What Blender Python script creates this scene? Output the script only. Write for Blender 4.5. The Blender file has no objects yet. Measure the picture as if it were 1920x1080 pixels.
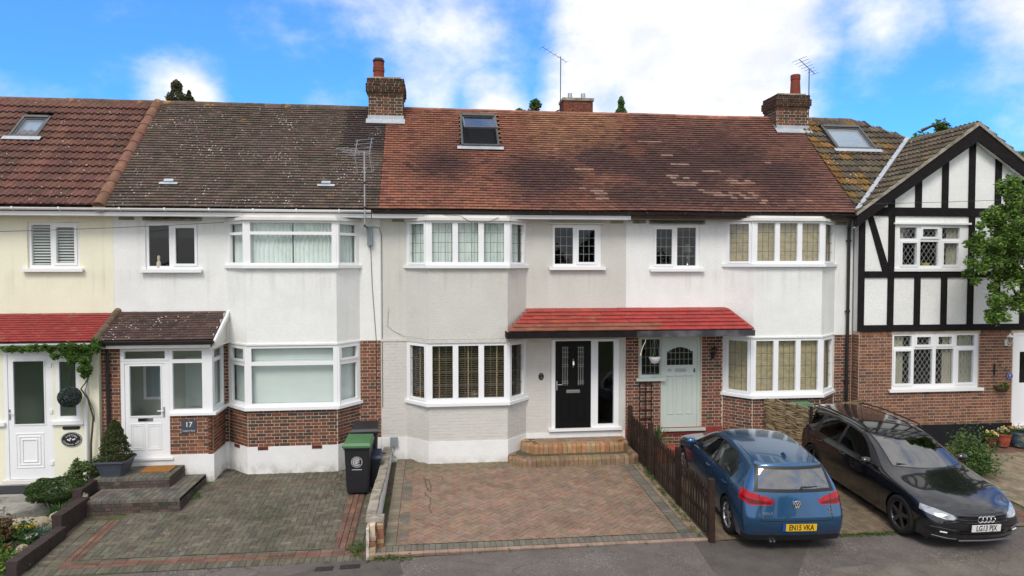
import bpy, bmesh, math, random
import numpy as np
from mathutils import Vector, Matrix

R = math.radians
rnd = random.Random(7)
nrg = np.random.default_rng(7)
scene = bpy.context.scene
COL = scene.collection

# ------------------------------------------------------------------ camera, sky, sun, exposure
CAM = Vector((0, -16, 4.5))
cam_data = bpy.data.cameras.new('camera')
cam = bpy.data.objects.new('camera', cam_data)
COL.objects.link(cam)
cam.location = CAM
cam.rotation_euler = (R(90 - 1.92), 0, R(-6.5))
cam_data.sensor_width = 36
cam_data.lens = 36 * 1280 / 1920
cam_data.clip_end = 3000
scene.camera = cam

SUN_EL, SUN_AZ = R(50), R(200)       # high, from behind and a little left of the camera, behind thin cloud
world = bpy.data.worlds.new('World')
scene.world = world
world.use_nodes = True
nt = world.node_tree
nt.nodes.clear()
N, L = nt.nodes, nt.links
out = N.new('ShaderNodeOutputWorld')
bg = N.new('ShaderNodeBackground')
bg.inputs['Strength'].default_value = 0.15
sky = N.new('ShaderNodeTexSky')
sky.sky_type = 'NISHITA'
sky.sun_disc = False
sky.sun_elevation = SUN_EL
sky.sun_rotation = SUN_AZ
sky.ozone_density = 2.2
sky.dust_density = 0.6
tc = N.new('ShaderNodeTexCoord')

def wnode(t, **kw):
    n = N.new(t)
    for k, v in kw.items():
        if k in n.inputs: n.inputs[k].default_value = v
        else: setattr(n, k, v)
    return n

def wmath(op, a, b=None, clamp=False):
    n = N.new('ShaderNodeMath'); n.operation = op; n.use_clamp = clamp
    for i, s in enumerate((a, b)):
        if s is None: continue
        if isinstance(s, (int, float)): n.inputs[i].default_value = s
        else: L.new(s, n.inputs[i])
    return n.outputs[0]

mp = wnode('ShaderNodeMapping'); mp.inputs['Scale'].default_value = (1, 1, 1.5)
L.new(tc.outputs['Generated'], mp.inputs[0])
nz = wnode('ShaderNodeTexNoise', Scale=3.4, Detail=9.0, Roughness=0.56)
L.new(mp.outputs[0], nz.inputs['Vector'])
nz2 = wnode('ShaderNodeTexNoise', Scale=9.0, Detail=6.0, Roughness=0.6)
L.new(mp.outputs[0], nz2.inputs['Vector'])
# cloud banks as (azimuth, elevation, radius, weight) on the sky dome, all round the horizon
BANKS = [(19.5, 18, .20, 1.9), (13.8, 16, .10, 1.5), (12, 12.5, .08, 1.1), (25.5, 17, .14, 1.4), (18, 12, .12, 1.4), (25.5, 12, .12, 1.3), (31, 20, .12, .46), (34.5, 16.5, .11, .44), (43, 17.5, .085, .95), (46, 14, .06, .8), (5, 12.6, .07, .85), (0, 13, .07, .52), (-4, 22, .12, .44), (-18.6, 12.6, .085, .85), (-8, 12.6, .08, .5), (60, 18, .2, .8), (-50, 20, .25, .7), (10, 40, .5, .8), (-100, 30, .5, .8), (100, 30, .5, .8)]
acc = None
for az, el, rad, wgt in BANKS:
    d = (math.sin(R(az)) * math.cos(R(el)), math.cos(R(az)) * math.cos(R(el)), math.sin(R(el)))
    dist = N.new('ShaderNodeVectorMath'); dist.operation = 'DISTANCE'
    L.new(tc.outputs['Generated'], dist.inputs[0]); dist.inputs[1].default_value = d
    v = wmath('MULTIPLY', dist.outputs['Value'], -1.0 / rad)
    v = wmath('ADD', v, 1.0, True)
    v = wmath('MULTIPLY', v, wgt * 1.25)
    acc = v if acc is None else wmath('MAXIMUM', acc, v)
# thin general cloud everywhere else: more of it overhead and behind the camera
n0 = wmath('SUBTRACT', nz.outputs['Fac'], 0.5)
n1 = wmath('SUBTRACT', nz2.outputs['Fac'], 0.5)
edge = wmath('ADD', wmath('MULTIPLY', n0, 2.2), wmath('MULTIPLY', n1, 1.0))
sepd = N.new('ShaderNodeSeparateXYZ'); L.new(tc.outputs['Generated'], sepd.inputs[0])
south = wmath('MULTIPLY', wmath('ADD', wmath('MULTIPLY', sepd.outputs['Y'], -1.0), 0.75), 0.8, True)
over = wmath('MULTIPLY', wmath('SUBTRACT', sepd.outputs['Z'], 0.40), 3.0, True)
acc2 = wmath('MAXIMUM', wmath('MAXIMUM', acc, wmath('MAXIMUM', south, over)), 0.14)
cl = wmath('ADD', acc2, edge)
cl = wmath('SUBTRACT', cl, 0.10)
ramp = N.new('ShaderNodeMapRange'); ramp.interpolation_type = 'SMOOTHSTEP'
L.new(cl, ramp.inputs['Value'])
ramp.inputs['From Min'].default_value = -0.05; ramp.inputs['From Max'].default_value = 0.95
shade = N.new('ShaderNodeMapRange')
L.new(nz2.outputs['Fac'], shade.inputs['Value'])
shade.inputs['From Min'].default_value = .35; shade.inputs['From Max'].default_value = .65
cc = N.new('ShaderNodeMix'); cc.data_type = 'RGBA'
L.new(shade.outputs[0], cc.inputs['Factor'])
cc.inputs['A'].default_value = (4.0, 4.15, 4.5, 1); cc.inputs['B'].default_value = (5.3, 5.2, 5.05, 1)
tint = N.new('ShaderNodeMix'); tint.data_type = 'RGBA'; tint.blend_type = 'MULTIPLY'
tint.inputs['Factor'].default_value = 1
L.new(sky.outputs[0], tint.inputs['A'])
hz = N.new('ShaderNodeMapRange'); hz.inputs['From Min'].default_value = .15; hz.inputs['From Max'].default_value = .6
tsep = N.new('ShaderNodeSeparateXYZ'); L.new(tc.outputs['Generated'], tsep.inputs[0]); L.new(tsep.outputs['Z'], hz.inputs['Value'])
tg_ = N.new('ShaderNodeMix'); tg_.data_type = 'RGBA'; L.new(hz.outputs[0], tg_.inputs['Factor'])
tg_.inputs['A'].default_value = (0.23, 0.62, 1.08, 1); tg_.inputs['B'].default_value = (0.5, 0.84, 1.36, 1)
L.new(tg_.outputs['Result'], tint.inputs['B'])
mixc = N.new('ShaderNodeMix'); mixc.data_type = 'RGBA'
L.new(ramp.outputs[0], mixc.inputs['Factor'])
L.new(tint.outputs['Result'], mixc.inputs['A']); L.new(cc.outputs['Result'], mixc.inputs['B'])
L.new(mixc.outputs['Result'], bg.inputs['Color'])
L.new(bg.outputs[0], out.inputs[0])

sun_d = bpy.data.lights.new('sun', 'SUN')
sun_d.energy = 1.5
sun_d.angle = R(22)
sun_d.color = (1, 0.93, 0.84)
sun = bpy.data.objects.new('sun', sun_d)
COL.objects.link(sun)
sun_dir = Vector((math.sin(SUN_AZ) * math.cos(SUN_EL), math.cos(SUN_AZ) * math.cos(SUN_EL), math.sin(SUN_EL)))
sun.rotation_euler = sun_dir.to_track_quat('Z', 'Y').to_euler()
scene.view_settings.view_transform = 'Standard'
scene.view_settings.look = 'None'
scene.view_settings.gamma = 1
scene.view_settings.exposure = 0.60
scene.view_settings.use_curve_mapping = False

# ------------------------------------------------------------------ materials
def mat(name, col, rough=.8, var=.15, scale=3.0, bump=0.0, bscale=80.0, metal=0.0, piece=False, col2=None, c2scale=1.2, c2lo=.5, c2hi=.65,
        speck=None, speckscale=14.0, specktri=.06, spec=None, coat=0.0, grime=None, detail=5.0, objco=False, orange=None, streak=False, cracks=0):
    m = bpy.data.materials.new(name); m.use_nodes = True
    t = m.node_tree; n = t.nodes; l = t.links
    b = n['Principled BSDF']
    b.inputs['Roughness'].default_value = rough
    b.inputs['Metallic'].default_value = metal
    b.inputs['Specular IOR Level'].default_value = spec if spec is not None else (.18 if rough > .7 else .5)
    if coat: b.inputs['Coat Weight'].default_value = coat; b.inputs['Coat Roughness'].default_value = .03
    if objco:
        vec = n.new('ShaderNodeTexCoord').outputs['Object']
    else:
        vec = n.new('ShaderNodeNewGeometry').outputs['Position']
    def mix(a, bb, f, mode='MIX'):
        x = n.new('ShaderNodeMix'); x.data_type = 'RGBA'; x.blend_type = mode
        for s, v in (('A', a), ('B', bb), ('Factor', f)):
            if isinstance(v, (int, float)): x.inputs[s].default_value = v
            elif isinstance(v, tuple): x.inputs[s].default_value = (*v, 1) if len(v) == 3 else v
            else: l.new(v, x.inputs[s])
        return x.outputs['Result']
    def noise(sc, det=5.0):
        x = n.new('ShaderNodeTexNoise'); x.inputs['Scale'].default_value = sc; x.inputs['Detail'].default_value = det
        x.inputs['Roughness'].default_value = .6
        l.new(vec, x.inputs['Vector']); return x.outputs['Fac']
    def rng(v, lo, hi, a=0.0, bb=1.0):
        x = n.new('ShaderNodeMapRange'); l.new(v, x.inputs['Value'])
        x.inputs['From Min'].default_value = lo; x.inputs['From Max'].default_value = hi
        x.inputs['To Min'].default_value = a; x.inputs['To Max'].default_value = bb
        return x.outputs[0]
    if piece:
        at = n.new('ShaderNodeAttribute'); at.attribute_name = 'col'
        oi = n.new('ShaderNodeObjectInfo')
        c = mix(at.outputs['Color'], oi.outputs['Color'], 1.0, 'MULTIPLY')
    else:
        rgb = n.new('ShaderNodeRGB'); rgb.outputs[0].default_value = (*col, 1); c = rgb.outputs[0]
    if col2: c = mix(c, col2, rng(noise(c2scale), c2lo, c2hi))
    if var:
        f = rng(noise(scale, detail), .3, .7, 1 - var, 1 + var)
        g = n.new('ShaderNodeCombineColor')
        for i in range(3): l.new(f, g.inputs[i])
        c = mix(c, g.outputs[0], 1.0, 'MULTIPLY')
        f2 = rng(noise(scale * 14, 3), .3, .7, 1 - var * .6, 1 + var * .6)
        g2 = n.new('ShaderNodeCombineColor')
        for i in range(3): l.new(f2, g2.inputs[i])
        c = mix(c, g2.outputs[0], 1.0, 'MULTIPLY')
    if orange:
        c = mix(c, (.42, .2, .03), rng(noise(orange[0], 6), orange[1], orange[1] + .06, 0, .85))
    if speck:
        vo = n.new('ShaderNodeTexVoronoi'); vo.inputs['Scale'].default_value = speckscale; l.new(vec, vo.inputs['Vector'])
        dn = n.new('ShaderNodeMath'); dn.operation = 'MULTIPLY'; l.new(vo.outputs['Distance'], dn.inputs[0]); dn.inputs[1].default_value = 1.0
        big = rng(noise(1.3, 3), .35, .68, .1, 1.0)
        th = n.new('ShaderNodeMath'); th.operation = 'MULTIPLY'; l.new(big, th.inputs[0]); th.inputs[1].default_value = specktri * 4
        # each cell has its own random size
        sc = n.new('ShaderNodeSeparateColor'); l.new(vo.outputs['Color'], sc.inputs[0])
        th2 = n.new('ShaderNodeMath'); th2.operation = 'MULTIPLY'; l.new(th.outputs[0], th2.inputs[0]); l.new(sc.outputs[0], th2.inputs[1])
        nn = n.new('ShaderNodeMath'); nn.operation = 'LESS_THAN'; l.new(dn.outputs[0], nn.inputs[0]); l.new(th2.outputs[0], nn.inputs[1])
        c = mix(c, speck, nn.outputs[0])
    if cracks:
        dv = n.new('ShaderNodeTexVoronoi'); dv.feature = 'DISTANCE_TO_EDGE'; dv.inputs['Scale'].default_value = cracks
        wn = n.new('ShaderNodeTexNoise'); wn.inputs['Scale'].default_value = 2.5; wn.inputs['Detail'].default_value = 6; l.new(vec, wn.inputs['Vector'])
        wm = n.new('ShaderNodeVectorMath'); wm.operation = 'MULTIPLY_ADD'; l.new(wn.outputs['Color'], wm.inputs[0]); wm.inputs[1].default_value = (.5, .5, .5); l.new(vec, wm.inputs[2]); l.new(wm.outputs[0], dv.inputs['Vector'])
        cm = n.new('ShaderNodeMath'); cm.operation = 'MULTIPLY'; l.new(rng(dv.outputs['Distance'], .0, .010, .4, 0), cm.inputs[0]); l.new(rng(noise(.8, 3), .45, .6), cm.inputs[1])
        c = mix(c, (.02, .02, .018), cm.outputs[0])
    if streak:      # rain streaks and faint patchiness
        mpp = n.new('ShaderNodeMapping'); mpp.inputs['Scale'].default_value = (7, 7, .35); l.new(vec, mpp.inputs[0])
        sn = n.new('ShaderNodeTexNoise'); sn.inputs['Scale'].default_value = 1.0; sn.inputs['Detail'].default_value = 5; l.new(mpp.outputs[0], sn.inputs['Vector'])
        c = mix(c, (.36, .32, .25), rng(sn.outputs['Fac'], .60, .84, 0, .20))
        sz = n.new('ShaderNodeSeparateXYZ'); l.new(vec, sz.inputs[0])
        for z0_, z1_ in ((3.75, 4.43), (5.1, 5.6)):       # run-off below the sills and damp under the gutter
            m1 = n.new('ShaderNodeMath'); m1.operation = 'MULTIPLY'; l.new(rng(sz.outputs['Z'], z0_, z1_), m1.inputs[0]); l.new(rng(sz.outputs['Z'], z1_ - .22, z1_ + .02, 1, 0), m1.inputs[1])
            m2 = n.new('ShaderNodeMath'); m2.operation = 'MULTIPLY'; l.new(m1.outputs[0], m2.inputs[0]); l.new(rng(sn.outputs['Fac'], .48, .74, 0, .30), m2.inputs[1])
            c = mix(c, (.33, .30, .24), m2.outputs[0])
        c = mix(c, (.50, .46, .38), rng(noise(.9, 8), .60, .84, 0, .24))
    if grime:
        sp = n.new('ShaderNodeSeparateXYZ'); l.new(vec, sp.inputs[0])
        gz_ = rng(sp.outputs['Z'], grime[0], grime[1], 1, 0)
        gm = n.new('ShaderNodeMath'); gm.operation = 'MULTIPLY'; l.new(gz_, gm.inputs[0]); l.new(rng(noise(5, 6), .4, .65), gm.inputs[1])
        c = mix(c, grime[2], gm.outputs[0])
    l.new(c, b.inputs['Base Color'])
    if bump:
        bp = n.new('ShaderNodeBump'); bp.inputs['Strength'].default_value = bump; bp.inputs['Distance'].default_value = .02
        l.new(noise(bscale, 4), bp.inputs['Height']); l.new(bp.outputs[0], b.inputs['Normal'])
    return m

def glass_mat(name, tint=(.95, .975, .965), refl=1.75, rough=0.0):
    m = bpy.data.materials.new(name); m.use_nodes = True
    t = m.node_tree; n = t.nodes; l = t.links; n.clear()
    o = n.new('ShaderNodeOutputMaterial'); mx = n.new('ShaderNodeMixShader')
    tr = n.new('ShaderNodeBsdfTransparent'); tr.inputs[0].default_value = (*tint, 1)
    gl = n.new('ShaderNodeBsdfGlossy'); gl.inputs['Roughness'].default_value = rough
    fr = n.new('ShaderNodeFresnel'); fr.inputs['IOR'].default_value = refl
    bf = n.new('ShaderNodeNewGeometry'); iv = n.new('ShaderNodeMath'); iv.operation = 'SUBTRACT'; iv.inputs[0].default_value = 1; l.new(bf.outputs['Backfacing'], iv.inputs[1])
    ml_ = n.new('ShaderNodeMath'); ml_.operation = 'MULTIPLY'; l.new(fr.outputs[0], ml_.inputs[0]); l.new(iv.outputs[0], ml_.inputs[1]); l.new(ml_.outputs[0], mx.inputs[0]); l.new(tr.outputs[0], mx.inputs[1]); l.new(gl.outputs[0], mx.inputs[2])
    l.new(mx.outputs[0], o.inputs[0])
    # very slightly wavy panes
    ge = n.new('ShaderNodeNewGeometry'); nz_ = n.new('ShaderNodeTexNoise'); nz_.inputs['Scale'].default_value = 2.2
    l.new(ge.outputs['Position'], nz_.inputs['Vector'])
    bp = n.new('ShaderNodeBump'); bp.inputs['Strength'].default_value = .06; bp.inputs['Distance'].default_value = .05
    l.new(nz_.outputs[0], bp.inputs['Height']); l.new(bp.outputs[0], gl.inputs['Normal']); l.new(bp.outputs[0], fr.inputs['Normal'])
    return m

M = {}
M['cream'] = mat('cream_render', (.82, .80, .63), .9, .04, 1.5, .4, 60, streak=True)
M['white'] = mat('white_render', (.82, .83, .81), .9, .05, 1.5, .7, 42, streak=True)
M['greige'] = mat('greige_render', (.62, .612, .568), .9, .05, 1.5, .8, 38, streak=True)
M['plinth'] = mat('white_plinth_paint', (.78, .78, .77), .8, .06, 2, .25, 30, grime=(-.25, .18, (.30, .26, .20)))
M['black_plinth'] = mat('black_plinth_paint', (.014, .014, .017), .75, .2, 3, .3, 40)
M['red_paint'] = mat('red_masonry_paint', (.25, .035, .03), .7, .2, 5, .2, 40)
M['mortar'] = mat('mortar', (.56, .46, .35), .95, .2, 5, .3, 90)
M['brick'] = mat('brick_face', (1, 1, 1), .9, .22, 9, .5, 120, piece=True)
M['painted_brick'] = mat('painted_brick', (1, 1, 1), .85, .03, 3, .35, 70, piece=True)
M['tile_dark'] = mat('dark_plain_tile', (1, 1, 1), .88, .2, 4, .3, 60, piece=True, speck=(.62, .6, .56), speckscale=15, specktri=.09, orange=(1.7, .67))
M['tile_red'] = mat('red_plain_tile', (1, 1, 1), .85, .18, 6, .3, 60, piece=True)
M['tile_roll'] = mat('rolled_brown_tile', (1, 1, 1), .85, .2, 4, .3, 60, piece=True, speck=(.6, .55, .5), speckscale=11, specktri=.06, orange=(1.5, .67))
M['tile_moss'] = mat('lichen_tile', (1, 1, 1), .9, .3, 6, .4, 60, piece=True, speck=(.42, .41, .36), speckscale=13, specktri=.08, orange=(2.2, .64))
M['ridge'] = mat('ridge_tile_clay', (1, 1, 1), .88, .25, 6, .3, 60, piece=True, orange=(3.0, .58))
M['ridge_red'] = mat('ridge_tile_red', (1, 1, 1), .88, .25, 6, .3, 60, piece=True)
M['tile_paint'] = mat('red_painted_tile', (1, 1, 1), .6, .14, 5, .3, 50, piece=True, col2=(.30, .12, .07), c2scale=3, c2lo=.58, c2hi=.72)
M['block'] = mat('paving_block', (1, 1, 1), .9, .22, 3, .5, 90, piece=True, col2=(.12, .12, .07), c2scale=.9, c2lo=.6, c2hi=.95)
M['block_grey'] = mat('paving_block_grey', (1, 1, 1), .9, .22, 3, .5, 90, piece=True, speck=(.5, .48, .43), speckscale=14, specktri=.045, col2=(.055, .060, .032), c2scale=.9, c2lo=.55, c2hi=.85)
M['old_render'] = mat('peeling_old_render', (.55, .52, .45), .9, .3, 6, .5, 30, col2=(.25, .2, .14), c2scale=7)
M['stain'] = mat('damp_moss_stain', (.13, .098, .066), .9, .3, 12)
M['joint'] = mat('sandy_joint', (.10, .085, .06), .95, .3, 6, .3, 90, col2=(.06, .09, .03), c2scale=2)
M['asphalt'] = mat('asphalt', (.148, .130, .120), .93, .22, 1.6, .9, 120, speck=(.30, .28, .25), speckscale=32, specktri=.12, cracks=.55)
M['asphalt_old'] = mat('asphalt_patch', (.172, .148, .125), .93, .24, 2.2, .9, 120, speck=(.30, .27, .23), speckscale=32, specktri=.11, cracks=.55)
M['asphalt_new'] = mat('asphalt_dark_patch', (.112, .10, .09), .92, .2, 2.2, .8, 120, cracks=.55)
M['kerb'] = mat('kerb_concrete', (.3, .28, .25), .9, .2, 5, .3, 60)
M['concrete'] = mat('grey_concrete', (.32, .31, .28), .92, .22, 3, .5, 50, col2=(.2, .19, .15), c2scale=4)
M['coping'] = mat('coping_concrete', (.33, .30, .25), .93, .25, 5, .6, 60, col2=(.18, .16, .11), c2scale=4)
M['soil'] = mat('soil', (.05, .038, .028), .95, .4, 10, .8, 40)
M['upvc'] = mat('white_upvc', (.82, .83, .84), .35, .02, 2)
M['upvc_dirty'] = mat('weathered_white_upvc', (.70, .69, .65), .45, .06, 4)
M['wood_white'] = mat('white_painted_wood', (.72, .72, .70), .55, .06, 4)
M['sage'] = mat('sage_green_paint', (.50, .56, .51), .5, .03, 2)
M['black_door'] = mat('black_gloss_door', (.005, .005, .006), .4, .1, 2, spec=.22)
M['black_timber'] = mat('black_stained_timber', (.012, .010, .011), .8, .35, 6, .7, 30)
M['black_plastic'] = mat('black_gutter_plastic', (.015, .015, .017), .4, .1, 3)
M['dark_board'] = mat('dark_fascia_board', (.035, .035, .042), .6, .25, 5, .2, 30, col2=(.10, .10, .11), c2scale=1.5)
M['chrome'] = mat('chrome', (.75, .75, .75), .15, 0, metal=1)
M['steel'] = mat('galvanised_steel', (.45, .46, .47), .4, .1, 6, metal=.8)
M['lead'] = mat('lead_flashing', (.42, .45, .49), .55, .15, 4, .2, 20, metal=.3)
M['leading'] = mat('window_leading', (.10, .10, .10), .5, 0)
M['leading_white'] = mat('white_window_leading', (.34, .35, .35), .5, 0)
M['glass'] = glass_mat('window_glass')
M['glass_dark'] = glass_mat('dark_window_glass', (.62, .68, .68), 1.6)
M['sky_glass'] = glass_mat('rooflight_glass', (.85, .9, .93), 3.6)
M['interior'] = mat('room_walls', (.25, .23, .21), .9, .1, 1)
M['floor_in'] = mat('room_floor', (.12, .08, .05), .7, .1, 2)
M['net'] = mat('net_curtain', (.76, .80, .78), .9, .08, 2)
M['curtain_beige'] = mat('beige_curtain', (.5, .45, .36), .9, .1, 2)
M['shutter'] = mat('white_shutter', (.75, .76, .74), .5, .02, 2)
M['blind_white'] = mat('white_blind', (.74, .77, .76), .6, .03, 2)
M['blind_brown'] = mat('brown_blind', (.22, .15, .085), .6, .15, 2)
M['blind_straw'] = mat('straw_blind', (.50, .40, .25), .8, .2, 10)
M['blind_grey'] = mat('grey_roller_blind', (.12, .12, .13), .8, .05, 2)
M['tape'] = mat('blind_tape', (.45, .33, .17), .8, .1, 4)
M['pot_red'] = mat('terracotta_pot', (.33, .08, .05), .75, .2, 8, .2, 40)
M['grey_pot'] = mat('grey_planter', (.06, .07, .09), .55, .15, 5)
M['blue_pot'] = mat('blue_glazed_pot', (.05, .12, .17), .25, .2, 6, col2=(.28, .22, .12), c2scale=6)
M['brown_pot'] = mat('brown_glazed_pot', (.10, .035, .02), .3, .2, 6)
M['mat_coir'] = mat('coir_doormat', (.30, .14, .04), .95, .2, 20, .6, 90)
M['rubber'] = mat('black_rubber_mat', (.03, .03, .035), .8, .2, 10)
M['picket'] = mat('dark_brown_timber', (1, 1, 1), .85, .35, 6, .7, 40, piece=True)
M['wall_brown'] = mat('brown_painted_masonry', (.035, .022, .020), .7, .3, 5, .4, 30)
M['trellis'] = mat('dark_trellis_timber', (.035, .018, .014), .8, .2, 6)
M['bark'] = mat('bark', (.10, .075, .05), .95, .3, 8, .6, 30)
M['rock'] = mat('rockery_stone', (.34, .29, .21), .9, .3, 5, .7, 20)
M['bin_black'] = mat('bin_black_plastic', (.012, .013, .017), .5, .1, 3)
M['bin_green'] = mat('bin_green_lid', (.05, .15, .055), .5, .15, 4)
M['print_white'] = mat('white_print', (.7, .7, .7), .6, 0)
M['navy_plate'] = mat('slate_sign', (.05, .065, .085), .5, .05, 4)
M['black_iron'] = mat('black_cast_iron', (.012, .012, .012), .5, .1, 4)
M['gold'] = mat('brass', (.6, .42, .15), .3, 0, metal=.9)
M['white_metal'] = mat('white_painted_metal', (.75, .75, .74), .4, .03, 4)
M['blue_enamel'] = mat('blue_enamel', (.03, .05, .26), .35, .02, 4)
M['navy_bin'] = mat('navy_caddy_plastic', (.012, .018, .05), .5, .05, 4)
M['meter'] = mat('grey_meter_box', (.23, .27, .30), .5, .05, 4)
M['cable'] = mat('cable_black', (.03, .03, .03), .6, 0)
M['cable_white'] = mat('cable_pale', (.4, .4, .38), .6, 0)
M['lamp_glass'] = glass_mat('lantern_glass', (.8, .8, .75), 1.5)
def leafmat(name, rough=.55):
    m = mat(name, (1, 1, 1), rough, .2, 3, piece=True)
    t = m.node_tree; b = t.nodes['Principled BSDF']
    b.inputs['Specular IOR Level'].default_value = .3
    if 'Subsurface Weight' in b.inputs: pass
    tl = t.nodes.new('ShaderNodeBsdfTranslucent'); mx = t.nodes.new('ShaderNodeMixShader'); mx.inputs[0].default_value = .3
    src = b.inputs['Base Color'].links[0].from_socket
    t.links.new(src, tl.inputs[0])
    o = t.nodes['Material Output']
    t.links.new(b.outputs[0], mx.inputs[1]); t.links.new(tl.outputs[0], mx.inputs[2]); t.links.new(mx.outputs[0], o.inputs[0])
    return m
M['leaf'] = leafmat('leaves')
M['petal'] = leafmat('petals')

# ------------------------------------------------------------------ mesh and object helpers
WORLD = {}       # world origin of every unrotated parent

class MB:
    def __init__(self): self.v = []; self.f = []; self.c = []
    def add(self, vs, fs, col=None):
        o = len(self.v); self.v += [tuple(p) for p in vs]; self.f += [tuple(i + o for i in f) for f in fs]
        if col is not None: self.c += [col] * len(vs)
        return self
    def hexa(self, p):      # 8 points: bottom ring 0-3, top ring 4-7
        return self.add(p, [(0, 3, 2, 1), (4, 5, 6, 7), (0, 1, 5, 4), (1, 2, 6, 5), (2, 3, 7, 6), (3, 0, 4, 7)])
    def box(self, x0, x1, y0, y1, z0, z1):
        return self.hexa([(x0, y0, z0), (x1, y0, z0), (x1, y1, z0), (x0, y1, z0), (x0, y0, z1), (x1, y0, z1), (x1, y1, z1), (x0, y1, z1)])
    def prism(self, poly, z0, z1):
        n = len(poly)
        z0f = z0 if callable(z0) else (lambda p: z0)
        z1f = z1 if callable(z1) else (lambda p: z1)
        vs = [(p[0], p[1], z0f(p)) for p in poly] + [(p[0], p[1], z1f(p)) for p in poly]
        fs = [tuple(range(n - 1, -1, -1)), tuple(range(n, 2 * n))] + [(i, (i + 1) % n, n + (i + 1) % n, n + i) for i in range(n)]
        return self.add(vs, fs)
    def tube(self, pts, r, n=8, cap=True):
        pts = [Vector(p) for p in pts]; rs = r if isinstance(r, (list, tuple)) else [r] * len(pts)
        vs = []; fs = []
        for i, p in enumerate(pts):
            t = (pts[min(i + 1, len(pts) - 1)] - pts[max(i - 1, 0)])
            if t.length < 1e-9: t = Vector((0, 0, 1))
            t.normalize()
            a = Vector((0, 0, 1)) if abs(t.z) < .9 else Vector((1, 0, 0))
            b = t.cross(a).normalized(); c = b.cross(t)
            for k in range(n):
                w = 2 * math.pi * k / n
                vs.append(p + (b * math.cos(w) + c * math.sin(w)) * rs[i])
        for i in range(len(pts) - 1):
            for k in range(n):
                fs.append((i * n + k, i * n + (k + 1) % n, (i + 1) * n + (k + 1) % n, (i + 1) * n + k))
        if cap:
            fs.append(tuple(range(n - 1, -1, -1))); fs.append(tuple(range((len(pts) - 1) * n, len(pts) * n)))
        return self.add(vs, fs)
    def lathe(self, prof, c=(0, 0, 0), n=20, axis='z'):
        vs = []; fs = []
        for (r, h) in prof:
            for k in range(n):
                w = 2 * math.pi * k / n; a, b = r * math.cos(w), r * math.sin(w)
                p = (a, b, h) if axis == 'z' else ((h, a, b) if axis == 'x' else (a, h, b))
                vs.append((p[0] + c[0], p[1] + c[1], p[2] + c[2]))
        for i in range(len(prof) - 1):
            for k in range(n):
                fs.append((i * n + k, i * n + (k + 1) % n, (i + 1) * n + (k + 1) % n, (i + 1) * n + k))
        return self.add(vs, fs)
    def mesh(self, name, smooth=False, mats=None):
        me = bpy.data.meshes.new(name); me.from_pydata(self.v, [], self.f)
        if self.c and len(self.c) == len(self.v):
            a = me.color_attributes.new('col', 'FLOAT_COLOR', 'POINT')
            a.data.foreach_set('color', np.array([(*c[:3], 1) for c in self.c], dtype=np.float32).ravel())
        if smooth: me.polygons.foreach_set('use_smooth', [True] * len(me.polygons))
        me.update()
        return me

def wl(parent): return WORLD.get(parent.name, Vector((0, 0, 0))) if parent else Vector((0, 0, 0))

def obj(name, mb, m, parent=None, smooth=False, loc=None, fix=True):
    """links a mesh given in world coordinates as ONE object whose origin is at its own base"""
    me = mb.mesh(name, smooth) if isinstance(mb, MB) else mb
    if fix:
        bm = bmesh.new(); bm.from_mesh(me); bmesh.ops.recalc_face_normals(bm, faces=bm.faces); bm.to_mesh(me); bm.free()
    if m is not None: me.materials.append(m)
    n = len(me.vertices); co = np.empty(n * 3, np.float32); me.vertices.foreach_get('co', co); co = co.reshape(-1, 3)
    o3 = Vector((float((co[:, 0].min() + co[:, 0].max()) / 2), float((co[:, 1].min() + co[:, 1].max()) / 2), float(co[:, 2].min()))) if loc is None else Vector(loc)
    me.transform(Matrix.Translation(-o3))
    o = bpy.data.objects.new(name, me); COL.objects.link(o)
    o.parent = parent; o.location = o3 - wl(parent); WORLD[o.name] = o3
    return o

def lobj(name, mb, m, parent, smooth=False):
    """local mesh under a (possibly rotated) parent"""
    me = mb.mesh(name, smooth) if isinstance(mb, MB) else mb
    if m is not None and not me.materials: me.materials.append(m)
    o = bpy.data.objects.new(name, me); COL.objects.link(o); o.parent = parent
    WORLD[o.name] = Vector((0, 0, 0))
    return o

def tag(o, label, cat, group=None, kind=None):
    if label: o['label'] = label
    if cat: o['category'] = cat
    if group: o['group'] = group
    if kind: o['kind'] = kind
    return o

def thing(name, label, cat, loc, group=None, rot=0):
    o = bpy.data.objects.new(name, None); COL.objects.link(o); o.location = loc; o.rotation_euler = (0, 0, rot)
    WORLD[o.name] = Vector(loc)
    return tag(o, label, cat, group)

def struct(name, mb, m, **k):
    o = obj(name, mb, m, **k); o['kind'] = 'structure'; return o

def piece_mesh(name, vs, fs, m):
    mb = MB().add(vs, fs, (1, 1, 1)); me = mb.mesh(name)
    bm = bmesh.new(); bm.from_mesh(me); bmesh.ops.recalc_face_normals(bm, faces=bm.faces); bm.to_mesh(me); bm.free()
    me.materials.append(m); return me

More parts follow.
